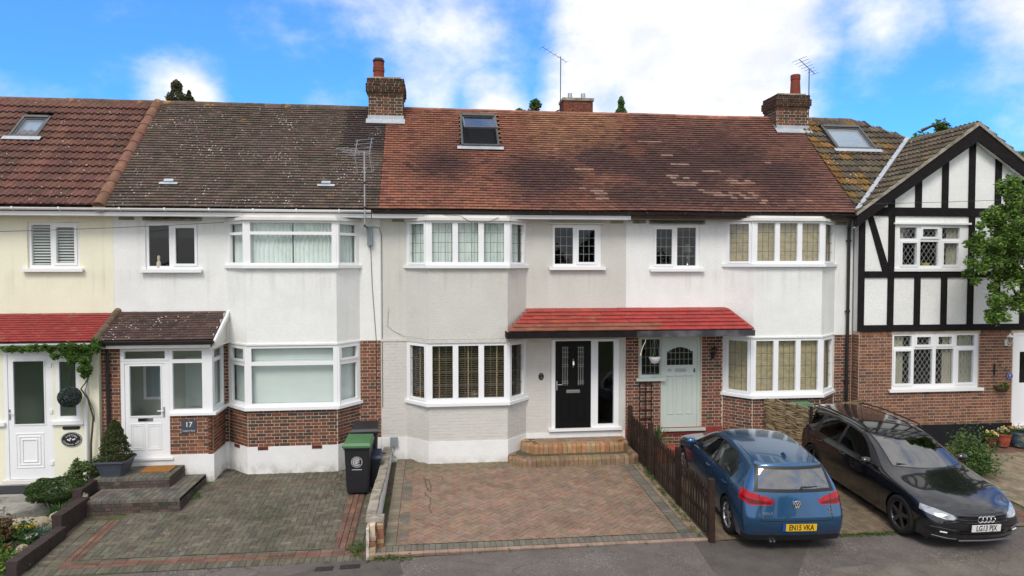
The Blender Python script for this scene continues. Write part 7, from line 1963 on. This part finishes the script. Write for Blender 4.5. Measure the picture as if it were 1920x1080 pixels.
def clumps(c, rad, n, k, cr, shell=.55):
    """points in k clumps spread over an ellipsoid"""
    out = []
    c = np.array(c); rad = np.array(rad)
    for i in range(k):
        v = nrg.normal(size=3); v /= np.linalg.norm(v); q = c + v * rad * nrg.uniform(shell, 1.0)
        m = max(1, int(n / k * nrg.uniform(.6, 1.4))); w = nrg.normal(size=(m, 3)); w /= np.linalg.norm(w, axis=1)[:, None]
        out.append(q + w * cr * (nrg.uniform(0, 1, m) ** .5)[:, None] * nrg.uniform(.7, 1.2))
    return np.concatenate(out)
G1 = [(.045, .10, .02), (.06, .13, .025), (.035, .08, .02)]
GL1 = [(.09, .18, .03), (.07, .15, .03), (.12, .21, .04), (.05, .11, .025)]
GD = [(.025, .055, .02), (.03, .065, .022), (.02, .045, .018)]
def blades(name, c, n, h, spread, cols, parent=None, w=.006):
    mb = MB()
    for i in range(n):
        a = rnd.uniform(0, 2 * math.pi); r = rnd.uniform(0, spread * .4); l = h * rnd.uniform(.6, 1.1); t = rnd.uniform(.1, 1.0) * spread
        x, y = c[0] + math.cos(a) * r, c[1] + math.sin(a) * r; px_, py_ = -math.sin(a) * w, math.cos(a) * w; cl = jit(rnd.choice(cols), .25)
        p0, p1, p2 = (x, y, c[2]), (x + math.cos(a) * t * .4, y + math.sin(a) * t * .4, c[2] + l * .7), (x + math.cos(a) * t, y + math.sin(a) * t, c[2] + l * (.95 if t < spread * .6 else .7))
        mb.add([(p0[0] - px_, p0[1] - py_, p0[2]), (p0[0] + px_, p0[1] + py_, p0[2]), (p1[0] + px_, p1[1] + py_, p1[2]), (p1[0] - px_, p1[1] - py_, p1[2]), p2], [(0, 1, 2, 3), (3, 2, 4)], cl)
    return obj(name, mb, M['leaf'], parent, fix=False)

# potted conifer on the top step
pt = thing('potted_conifer', 'cone-shaped dwarf conifer in a slate grey planter on the top brick step', 'plant', (-6.46, -1.42, .25))
mb = MB(); ri = []
for z, hw in ((.25, .20), (.28, .205), (.54, .285), (.545, .31), (.585, .31)):
    ri.append([(-6.46 + hw * sx * (.86 if k else 1), -1.42 + hw * sy * (1 if k else .86), z) for sx, sy, k in ((-1, -1, 0), (-1, -1, 1), (1, -1, 1), (1, -1, 0), (1, 1, 0), (1, 1, 1), (-1, 1, 1), (-1, 1, 0))])
vs = [p for r in ri for p in r]; fs = [tuple(range(7, -1, -1))] + [(i * 8 + k, i * 8 + (k + 1) % 8, i * 8 + 8 + (k + 1) % 8, i * 8 + 8 + k) for i in range(4) for k in range(8)]
mb.add(vs, fs); obj('planter', mb, M['grey_pot'], pt)
mb = MB(); mb.box(-6.70, -6.22, -1.66, -1.18, .5, .55); obj('soil', mb, M['soil'], pt)
pp = []
for i in range(9000):
    t = rnd.random() ** .8; z = .56 + .80 * t; r = (.31 * (1 - t) ** .62) * (rnd.uniform(.5, 1.0) ** .35) * (1 + .10 * math.sin(z * 40) + .12 * math.sin(i * 2.4))
    a = rnd.uniform(0, 2 * math.pi); pp.append((-6.46 + r * math.cos(a) * (1 + .08 * math.sin(a * 5 + z * 9)), -1.42 + r * math.sin(a), z))
leaves('foliage', pp, .035, [(.055, .08, .022), (.07, .095, .028), (.035, .055, .018), (.085, .11, .035)], pt)
mb = MB().tube([(-6.46, -1.42, .5), (-6.46, -1.42, 1.15)], [.03, .01], 6); obj('stem', mb, M['bark'], pt)

# clipped shrub and the loose one behind it
sh = thing('clipped_shrub', 'low rounded dark green shrub with bare stems beside the brown wall', 'shrub', (-7.28, -2.05, -.25))
pp = []
for i in range(11000):
    v = nrg.normal(size=3); v /= np.linalg.norm(v); r = rnd.uniform(.6, 1.0) ** .3
    b_ = 1 + .08 * math.sin(v[0] * 9) + .07 * math.sin(v[1] * 11 + v[2] * 7)
    pp.append((-7.28 + v[0] * .54 * r * b_, -2.05 + v[1] * .40 * r * b_, .17 + v[2] * .22 * r * b_))
leaves('foliage', pp, .035, [(.05, .10, .02), (.035, .075, .018), (.07, .125, .03)], sh)
for k in range(7):
    a = k * .9; mb = MB().tube([(-7.28 + .08 * math.cos(a), -2.05 + .08 * math.sin(a), -.28), (-7.28 + .2 * math.cos(a), -2.05 + .15 * math.sin(a), -.05), (-7.28 + .34 * math.cos(a), -2.05 + .25 * math.sin(a), .15)], [.018, .014, .008], 5); obj('stem', mb, M['bark'], sh)
s2 = thing('loose_shrub', 'pale loose leafy shrub standing between the clipped shrub and the oval sign', 'shrub', (-7.0, -1.45, -.2))
leaves('foliage', clumps((-7.0, -1.45, .35), (.30, .22, .32), 2600, 26, .10), .06, [(.13, .20, .06), (.09, .15, .04), (.22, .27, .13), (.05, .09, .025)], s2)
for k in range(5): mb = MB().tube([(-7.0, -1.45, -.25), (-7.0 + .2 * math.cos(k * 1.3), -1.45 + .15 * math.sin(k * 1.3), .45)], [.015, .006], 5); obj('stem', mb, M['bark'], s2)

# climber along the porch gutter of 16
cl_ = thing('climber', 'green climbing plant trained along the white gutter of the red-roofed porch', 'climber', (-7.6, -1.2, 2.0))
pp = [clumps((-8.0 + .14 * k, -1.22, 2.82 - .03 * math.sin(k * 1.3)), (.13, .06, .07), 150, 4, .06, .2) for k in range(8)] + [clumps((-8.6 + .12 * k, -1.22, 2.80), (.1, .06, .06), 150, 3, .06, .2) for k in range(5)]
pp += [clumps((-7.35, -1.22, 2.70), (.36, .14, .22), 2200, 20, .09, .2), clumps((-7.15, -1.22, 2.42), (.20, .12, .28), 1200, 14, .07, .3), clumps((-6.95, -1.2, 2.82), (.18, .12, .14), 900, 9, .08, .3)]
leaves('foliage', np.concatenate(pp), .075, GL1, cl_, aspect=.38)
mb = MB().tube([(-7.1, -1.05, -.1), (-7.08, -1.07, .8), (-7.02, -1.08, 1.35), (-7.12, -1.08, 1.75), (-7.24, -1.1, 1.95), (-7.1, -1.1, 2.15), (-7.05, -1.12, 2.4), (-7.12, -1.15, 2.75)], [.02, .02, .018, .016, .015, .014, .012, .01], 6); obj('stem', mb, M['bark'], cl_)
mb = MB().tube([(-6.98, -1.10, 1.25), (-7.0, -1.1, 1.5), (-7.15, -1.12, 1.9), (-7.08, -1.12, 2.2)], [.006, .008, .008, .006], 5); obj('stem', mb, M['bark'], cl_)
# topiary ball
tb = thing('topiary_ball', 'blue-grey artificial topiary ball hanging in front of the narrow porch window', 'topiary ball', (-7.37, -1.28, 1.6))
pp = []
for i in range(3600):
    v = nrg.normal(size=3); v /= np.linalg.norm(v); pp.append((-7.37 + v[0] * .205, -1.28 + v[1] * .205, 1.82 + v[2] * .20))
leaves('foliage', pp, .035, [(.09, .12, .115), (.06, .09, .09), (.13, .16, .15), (.035, .05, .05)], tb, aspect=.7)
mb = MB().lathe([(0, -.18), (.12, -.14), (.18, 0), (.12, .14), (0, .18)], (-7.37, -1.28, 1.82), 14); obj('core', mb, M['black_plastic'], tb)
mb = MB().tube([(-7.37, -1.28, 2.0), (-7.37, -1.25, 2.85)], .004, 4); obj('chain', mb, M['cable'], tb)

# rockery of 16
def rock(label, c, s, seed):
    rr = random.Random(seed); bm = bmesh.new(); bmesh.ops.create_icosphere(bm, subdivisions=3, radius=1)
    ph = [rr.uniform(0, 6) for _ in range(6)]
    for v in bm.verts:
        k = 1 + .18 * math.sin(v.co.x * 3 + ph[0]) + .15 * math.sin(v.co.y * 4 + ph[1]) + .12 * math.sin(v.co.z * 5 + ph[2]) + .06 * math.sin(v.co.x * 11 + ph[3]) * math.sin(v.co.y * 10 + ph[4])
        v.co = Vector((v.co.x * s[0] * k + c[0], v.co.y * s[1] * k + c[1], v.co.z * s[2] * k + c[2]))
    me = bpy.data.meshes.new('rock'); bm.to_mesh(me); bm.free(); o = obj('rock', me, M['rock'], fix=False); tag(o, label, 'rock')
rock('large pale rock in the rockery beside the yellow flowers', (-7.15, -3.05, -.22), (.28, .2, .16), 1)
rock('flat pale rock behind the large one near the path', (-7.62, -2.75, -.22), (.38, .16, .10), 2)
rock('small rock on the brown wall end below the clipped shrub', (-6.75, -2.2, .08), (.14, .1, .07), 3)
rock('pale round rock among pink flowers low in the rockery', (-6.95, -3.75, -.36), (.15, .12, .10), 4)
rock('upright rock touching the brown wall in the rockery', (-6.78, -2.9, -.12), (.13, .13, .15), 5)
def flowers(name, label, c, sx, sy, n, col, leafcol, h=.12, sz=.03, fl=30, cat='flowers'):
    t = thing(name, label, cat, c); z0 = c[2]
    pp = [(c[0] + nrg.normal() * sx * .5, c[1] + nrg.normal() * sy * .5, z0 + abs(nrg.normal()) * h * .6) for _ in range(n)]
    leaves('foliage', pp, sz * 1.4, leafcol, t)
    if fl:
        pp = []
        for _ in range(fl):
            q = np.array((c[0] + nrg.normal() * sx * .42, c[1] + nrg.normal() * sy * .42, z0 + h * rnd.uniform(.6, 1.1))); pp.append(q + nrg.normal(size=(7, 3)) * sz * .35)
        leaves('petals', np.concatenate(pp), sz, col, t, m='petal', aspect=.9)
    return t
flowers('yellow_flowers', 'yellow flowers at the top of the rockery in front of the large pale rock', (-7.1, -3.35, -.22), .16, .12, 500, [(.75, .50, .02), (.8, .6, .05)], G1, .2, .04, 8)
flowers('red_flowers', 'red flowers in the middle of the rockery', (-7.15, -3.9, -.32), .12, .10, 350, [(.5, .02, .02), (.4, .02, .02)], G1, .12, .035, 9)
flowers('pink_flowers', 'pale pink flowers against the brown wall low in the rockery', (-6.83, -3.95, -.36), .18, .16, 500, [(.7, .45, .45), (.75, .62, .55)], G1, .12, .03, 30)
flowers('white_flowers', 'small white daisies in the middle of the rockery', (-7.0, -3.45, -.3), .2, .14, 500, [(.75, .75, .68)], G1, .12, .03, 22)
flowers('bedding_plants', 'lime green leafy plants at the lower left of the rockery', (-7.05, -4.4, -.40), .35, .28, 3800, [(.4, .4, .1)], [(.12, .20, .035), (.08, .15, .03), (.16, .24, .05)], .2, .045, 0, 'plants')
flowers('bedding_plants', 'mixed green plants with small white blooms left of the red flowers', (-7.6, -4.0, -.34), .4, .3, 3800, [(.7, .7, .6)], GL1, .22, .045, 25, 'plants')
flowers('ground_plant', 'reddish brown feathery plant left of the yellow flowers', (-7.6, -3.3, -.25), .28, .2, 2000, [(.3, .1, .05)], [(.17, .10, .05), (.13, .075, .04), (.10, .11, .04)], .25, .05, 0, 'plant')
o = blades('ornamental_grass', (-6.85, -3.3, -.3), 260, .22, .28, [(.16, .24, .18), (.12, .20, .15), (.2, .28, .2)]); tag(o, 'blue-grey tuft of ornamental grass beside the brown wall', 'grass')
o = blades('ornamental_grass', (-6.9, -2.65, -.22), 300, .3, .30, [(.05, .12, .03), (.04, .09, .03), (.07, .14, .04)]); tag(o, 'dark green tuft of ornamental grass under the clipped shrub', 'grass')

# yucca and trough at the sage door
yu = thing('yucca', 'spiky green yucca in a terracotta trough behind the picket fence', 'plant', (5.15, -.75, .2))
mb = MB(); mb.hexa([(4.95, -1.0, 0.0), (5.55, -1.0, 0.0), (5.55, -.6, 0.0), (4.95, -.6, 0.0), (4.90, -1.05, .28), (5.6, -1.05, .28), (5.6, -.55, .28), (4.90, -.55, .28)]); obj('trough', mb, M['pot_red'], yu)
mb = MB()
for i in range(60):
    a = i * 2.4; e = rnd.uniform(-.1, 1.35); l = rnd.uniform(.36, .52); w = .016
    d = Vector((math.cos(a) * math.cos(e), math.sin(a) * math.cos(e), math.sin(e))); s = Vector((-math.sin(a), math.cos(a), 0)) * w; c = Vector((5.15, -.78, .42))
    p1 = c + d * l * .5 + Vector((0, 0, .02)); p2 = c + d * l + Vector((0, 0, -.08 * (1.3 - e))); n_ = Vector((0, 0, .006))
    cl = jit(rnd.choice([(.10, .17, .06), (.14, .20, .09), (.07, .13, .05), (.2, .24, .12)]) if e > .1 else (.28, .20, .10), .2)
    mb.add([c - s * .7, c + s * .7, p1 + s, p1 - s, p2, p1 - n_], [(0, 1, 2, 3), (3, 2, 4)], cl)
obj('leaf_rosette', mb, M['leaf'], yu, fix=False); mb = MB().tube([(5.15, -.78, .2), (5.15, -.78, .45)], [.06, .05], 8); obj('trunk', mb, M['bark'], yu)

# weeds along edges
wp = []
for _ in range(90):
    y = rnd.uniform(EDGE + .05, -1.1); wp.append((4.60 + rnd.gauss(0, .03), y, gz(4, y) + rnd.uniform(0, .05)))
for _ in range(45): x = rnd.uniform(-1.1, -.4); wp.append((x, EDGE - .04 + rnd.gauss(0, .04), pz(x, EDGE) + .02))
for _ in range(120): x = rnd.uniform(6.3, 8.4); wp.append((x, EDGE - .02 + rnd.gauss(0, .02), pz(x, EDGE) + .02))
for _ in range(50): wp.append((-1.3 + rnd.gauss(0, .10), -4.35 + rnd.gauss(0, .14), gz(-1.3, -4.3) + rnd.uniform(0, .10)))
for _ in range(16): wp.append((-4.78 + rnd.gauss(0, .05), -1.75 + rnd.gauss(0, .08), gz(-4, -1.75) + rnd.uniform(0, .06)))
for _ in range(24): x = rnd.uniform(-5, 4); wp.append((x, EDGE - .01, pz(x, EDGE) + .015))
wq = np.repeat(np.array(wp), 9, 0) + nrg.normal(size=(len(wp) * 9, 3)) * .022
o = leaves('weeds', wq, .035, [(.10, .16, .03), (.07, .13, .03), (.14, .17, .05)]); o['kind'] = 'stuff'; o['label'] = 'small weeds growing in the joints along the fence, wall end and pavement edge'

# feathery shrub by the black car and the planting at the edge of the frame
o = flowers('feathery_shrub', 'feathery green shrub growing beside the bonnet of the black car', (11.75, -2.3, -.05), .42, .35, 5200, [(.3, .3, .1)], [(.09, .16, .04), (.06, .12, .035), (.12, .18, .06)], .55, .05, 0, 'shrub')
flowers('edging_plants', 'low plants with yellow flowers past the front corner of the black car', (12.25, -4.1, -.2), .25, .2, 1500, [(.7, .55, .05)], GL1, .2, .045, 14, 'plants')
rock('grey stone at the edge of the far right planting', (12.2, -4.5, -.22), (.16, .12, .09), 8)

# pots in front of the half-timbered house
def pot(label, x, y, r, h, m, flow):
    t = thing('flower_pot', label, 'flower pot', (x, y, 0.0), 'flower pots by the far right door')
    mb = MB().lathe([(0, 0.0), (r * .62, 0.0), (r * .85, h * .45), (r * .92, h * .85), (r * 1.04, h * .88), (r * 1.04, h), (r * .9, h), (r * .86, h * .86), (0, h * .85)], (x, y, .0), 20); obj('pot', mb, M[m], t, smooth=False)
    pp = [(x + nrg.normal() * r * .5, y + nrg.normal() * r * .5, h + abs(nrg.normal()) * .045) for _ in range(260)]; leaves('foliage', pp, .05, G1, t)
    pp = []
    for c in range(9): q = np.array((x + nrg.normal() * r * .5, y + nrg.normal() * r * .5, h + rnd.uniform(.05, .13))); pp.append(q + nrg.normal(size=(9, 3)) * .018)
    leaves('petals', np.concatenate(pp), .045, flow, t, m='petal', aspect=.9)
pot('small dark brown pot with yellow and cream pansies, leftmost of the pots', 13.74, -.62, .15, .24, 'brown_pot', [(.75, .6, .05), (.75, .72, .6)])
pot('brown pot with yellow and white flowers between the small pot and the blue one', 14.05, -.64, .185, .32, 'pot_red', [(.75, .55, .03), (.75, .75, .72)])
pot('large blue-green glazed pot with yellow and orange flowers', 14.46, -.68, .235, .36, 'blue_pot', [(.75, .5, .03), (.7, .25, .04)])
pot('terracotta pot at the very edge beside the large blue pot', 14.86, -.62, .15, .22, 'pot_red', [(.6, .12, .08)])
hbk = thing('hanging_basket', 'half-round wall basket with yellow-green plants under the blue plaque', 'hanging basket', (14.22, -.45, 1.28))
mb = MB(); vs = []; n = 9
for j in range(5):
    e = math.pi / 2 * j / 4
    for i in range(n): a = math.pi + math.pi * i / (n - 1); vs.append((14.22 + .2 * math.cos(a) * math.sin(e + .001), -.332 + .2 * math.sin(a) * math.sin(e + .001), 1.46 - .17 * math.cos(e)))
mb.add(vs, [(j * n + i, j * n + i + 1, (j + 1) * n + i + 1, (j + 1) * n + i) for j in range(4) for i in range(n - 1)]); obj('basket', mb, M['bark'], hbk, fix=False)
leaves('foliage', clumps((14.22, -.45, 1.48), (.18, .1, .05), 600, 8, .05, .2), .05, [(.14, .20, .04), (.2, .22, .06), (.07, .12, .03)], hbk)
mb = MB(); mb.box(14.02, 14.045, -.36, -.331, 1.72, 2.02); mb.tube([(14.032, -.35, 1.98), (14.1, -.45, 1.96), (14.2, -.55, 1.88)], .006, 5); tag(obj('iron_bracket', mb, M['black_iron']), 'black iron bracket fixed to the brickwork above the wall basket', 'bracket')
h2 = thing('hanging_basket', 'small white hanging bowl with a plant before the leaded window by the sage door', 'hanging basket', (5.18, -.38, 2.16))
mb = MB().lathe([(0, 2.16), (.08, 2.18), (.135, 2.30), (.14, 2.33), (.12, 2.33)], (5.18, -.38, 0), 18); obj('bowl', mb, M['white_metal'], h2, smooth=True)
leaves('foliage', clumps((5.18, -.38, 2.38), (.08, .08, .06), 160, 5, .04, .2), .05, GL1, h2)
for k in range(3): a = k * 2.1; mb = MB().tube([(5.18 + .13 * math.cos(a), -.38 + .13 * math.sin(a), 2.33), (5.18, -.38, 2.86)], .003, 4); obj('chain', mb, M['cable_white'], h2)

# things seen through the windows
lp = thing('table_lamp', 'table lamp with a cream shade inside the small leaded upstairs window', 'lamp', (6.2, .25, 4.5))
mb = MB().lathe([(.13, 4.82), (.06, 5.02), (.055, 5.02), (.125, 4.82)], (6.2, .25, 0), 18); obj('lamp_shade', mb, M['curtain_beige'], lp); mb = MB().lathe([(0, 4.5), (.05, 4.5), (.02, 4.56), (.05, 4.66), (.015, 4.76), (.015, 4.9), (0, 4.9)], (6.2, .25, 0), 12); obj('lamp_base', mb, M['chrome'], lp)
mb = MB().lathe([(0, 1.42), (.08, 1.45), (.115, 1.53), (.08, 1.61), (0, 1.64)], (.92, -.28, 0), 18); tag(obj('globe_ornament', mb, M['curtain_beige'], smooth=True), 'round cream globe ornament behind the middle pane of the greige ground floor bay', 'ornament')
mb = MB().lathe([(0, 4.44), (.08, 4.44), (.11, 4.56), (.10, 4.56), (0, 4.50)], (12.25, -.12, 0), 16); tag(obj('flower_pot', mb, mat('yellow_pot', (.6, .5, .02), .5, .05)), 'bright yellow flower pot on the sill inside the diamond leaded upstairs window', 'flower pot')
mb = MB().lathe([(0, 4.44), (.05, 4.44), (.045, 4.56), (.02, 4.60), (.03, 4.64), (.03, 4.70), (0, 4.72)], (-6.12, .08, 0), 12); tag(obj('figurine', mb, M['curtain_beige']), 'small cream figurine on the sill of the small dark upstairs window', 'ornament')

# ------------------------------------------------------------------ trees
def tree(name, label, x, y, z0, zt, r, n, size, cols, k=40, cr=.5, trunk_r=.2, base=.35, group=None, shape='round'):
    t = thing(name, label, 'tree', (x, y, z0), group)
    if shape == 'column':
        pp = []
        for i in range(n):
            f = rnd.random(); z = z0 + (zt - z0) * (.6 + .4 * f); rr = r * min(1, (1 - f) * 7) ** .55 * (.85 + .25 * math.sin(z * 7 + x)) * rnd.uniform(.3, 1) ** .5; a = rnd.uniform(0, 6.283)
            pp.append((x + rr * math.cos(a), y + rr * math.sin(a), z + rnd.uniform(-.1, .1)))
        pp = np.array(pp)
    elif shape == 'cone':
        pp = []
        for i in range(n):
            f = rnd.random() ** .7; z = z0 + (zt - z0) * (base + (1 - base) * f); rr = r * (1 - f) ** .55 * (.8 + .25 * math.sin(z * 5 / size * .3)) * rnd.uniform(.35, 1) ** .5; a = rnd.uniform(0, 6.283)
            pp.append((x + rr * math.cos(a), y + rr * math.sin(a), z + rnd.uniform(-.1, .1)))
        pp = np.array(pp)
    else:
        zc = z0 + (zt - z0) * (base + 1) / 2; pp = clumps((x, y, zc), (r, r, (zt - z0) * (1 - base) / 2), n, k, cr, .35)
    leaves('crown', pp, size, cols, t)
    mb = MB().tube([(x, y, z0), (x + r * .03, y, z0 + (zt - z0) * .5), (x, y, z0 + (zt - z0) * .93)], [trunk_r, trunk_r * .6, trunk_r * .12], 8); obj('trunk', mb, M['bark'], t)
    for q in range(6):
        a = q * 1.1; zz = z0 + (zt - z0) * (base + .07 * q); mb = MB().tube([(x, y, zz), (x + r * .25 * math.cos(a), y + r * .25 * math.sin(a), zz + r * .1), (x + r * .5 * math.cos(a), y + r * .5 * math.sin(a), zz + r * .15)], [trunk_r * .4, trunk_r * .25, trunk_r * .08], 5); obj('limb', mb, M['bark'], t)
    return t
BK_ = 'tree tops showing over the ridges'
tree('conifer', 'dark narrow conifer top behind the lichen-spotted roof, left of the chimneys', -16.25, 30, -1, 16.2, .62, 12000, .16, [(.10, .10, .05), (.06, .07, .035), (.14, .13, .07)], shape='column', base=.2, trunk_r=.25, group=BK_)
tree('conifer', 'second dark conifer stem close against the right of the tall narrow one', -15.6, 30.3, -1, 15.65, .42, 8000, .16, [(.10, .10, .05), (.06, .07, .035)], shape='column', base=.3, trunk_r=.2, group=BK_)
tree('pine_tree', 'green pine crown over the red ridge left of the far chimney', 5.75, 24, -1, 14.35, 1.3, 7000, .2, GL1 + G1, k=26, cr=.45, base=.6, group=BK_)
tree('pine_tree', 'green pine crown touching the left side of the far chimney', 7.25, 25, -1, 14.45, 1.1, 6000, .2, GL1 + G1, k=22, cr=.4, base=.6, group=BK_)
tree('spruce_tree', 'tip of a bright green spruce over the ridge right of the far chimney', 11.1, 24, -1, 14.45, 1.5, 12000, .16, [(.13, .22, .07), (.10, .17, .05)], shape='cone', base=.15, group=BK_)
tree('leafy_tree', 'leafy tree top behind the valley beside the timbered gable', 21.3, 12, -1, 11.0, 1.9, 3600, .2, GL1, k=26, cr=.35, base=.6, group=BK_)
tree('leafy_tree', 'thin leafy tree top rising behind the right slope of the timbered gable', 26.3, 12, -1, 9.9, 1.6, 3000, .2, GL1, k=20, cr=.35, base=.6, group=BK_)
# leafy tree reaching into the frame on the right
rt = thing('leafy_tree', 'bright green leafy tree overhanging the half-timbered front from the right edge', 'tree', (14.29, -1.65, -0.2))
mb = MB().tube([(14.29, -1.65, -0.3), (14.235, -1.65, 1.106), (14.071, -1.6, 2.638), (13.961, -1.55, 3.953), (13.906, -1.55, 5.486), (13.961, -1.55, 6.471)], [.11, .095, .08, .06, .04, .02], 8); obj('trunk', mb, M['bark'], rt)
for p in ([(14.082, -1.6, 2.638), (13.688, -1.55, 3.405), (13.304, -1.5, 4.171), (13.14, -1.45, 4.938)], [(13.961, -1.55, 3.953), (13.469, -1.45, 4.609), (13.03, -1.45, 4.993)], [(13.928, -1.55, 5.048), (13.578, -1.45, 5.704), (13.359, -1.45, 6.362)], [(14.016, -1.6, 3.295), (14.454, -1.55, 4.281), (14.673, -1.55, 5.376)]):
    mb = MB().tube(p, [.05, .035, .022, .012][:len(p)], 6); obj('limb', mb, M['bark'], rt)
pp = [clumps((13.633, -1.6, 4.938), (.80, .7, 1.35), 10500, 66, .20, .45), clumps((12.757, -1.55, 4.774), (.40, .4, .45), 1900, 16, .15, .3), clumps((13.085, -1.55, 3.679), (.42, .35, .65), 2600, 20, .15, .3), clumps((13.249, -1.55, 6.307), (.35, .4, .45), 1700, 15, .14, .3), clumps((12.866, -1.55, 5.595), (.3, .3, .3), 900, 8, .13, .3)]
pp.append(clumps((12.45, -1.6, 4.75), (.35, .3, .75), 2200, 20, .14, .3)); pp.append(clumps((13.3, -1.5, 5.3), (.5, .3, 1.0), 2200, 20, .16, .2))
leaves('crown', np.concatenate(pp), .085, [(.19, .31, .055), (.13, .23, .04), (.08, .16, .03), (.26, .38, .08), (.05, .10, .025)], rt, aspect=.5)
# trees and a hedge on the far side of the road, behind the camera: they show in the glass and the car paint
ac = 'trees across the road'
tree('spruce_tree', 'tall spruce across the road, seen mirrored in the upstairs bay glass', 4.5, -46, -1, 10.5, 2.6, 5000, .5, GD, shape='cone', base=.1, trunk_r=.3, group=ac)
tree('street_tree', 'broad round tree across the road opposite the white house', -9, -44, -1, 8.2, 3.6, 6000, .4, G1, k=40, cr=1.0, base=.3, trunk_r=.3, group=ac)
tree('street_tree', 'broad round tree across the road opposite the half-timbered house', 16, -43, -1, 8.6, 3.8, 6000, .4, GD + G1, k=40, cr=1.0, base=.3, trunk_r=.3, group=ac)
tree('street_tree', 'smaller tree across the road opposite the red canopy', 9, -40, -1, 6.6, 2.4, 4000, .4, G1, k=30, cr=.8, base=.3, trunk_r=.2, group=ac)
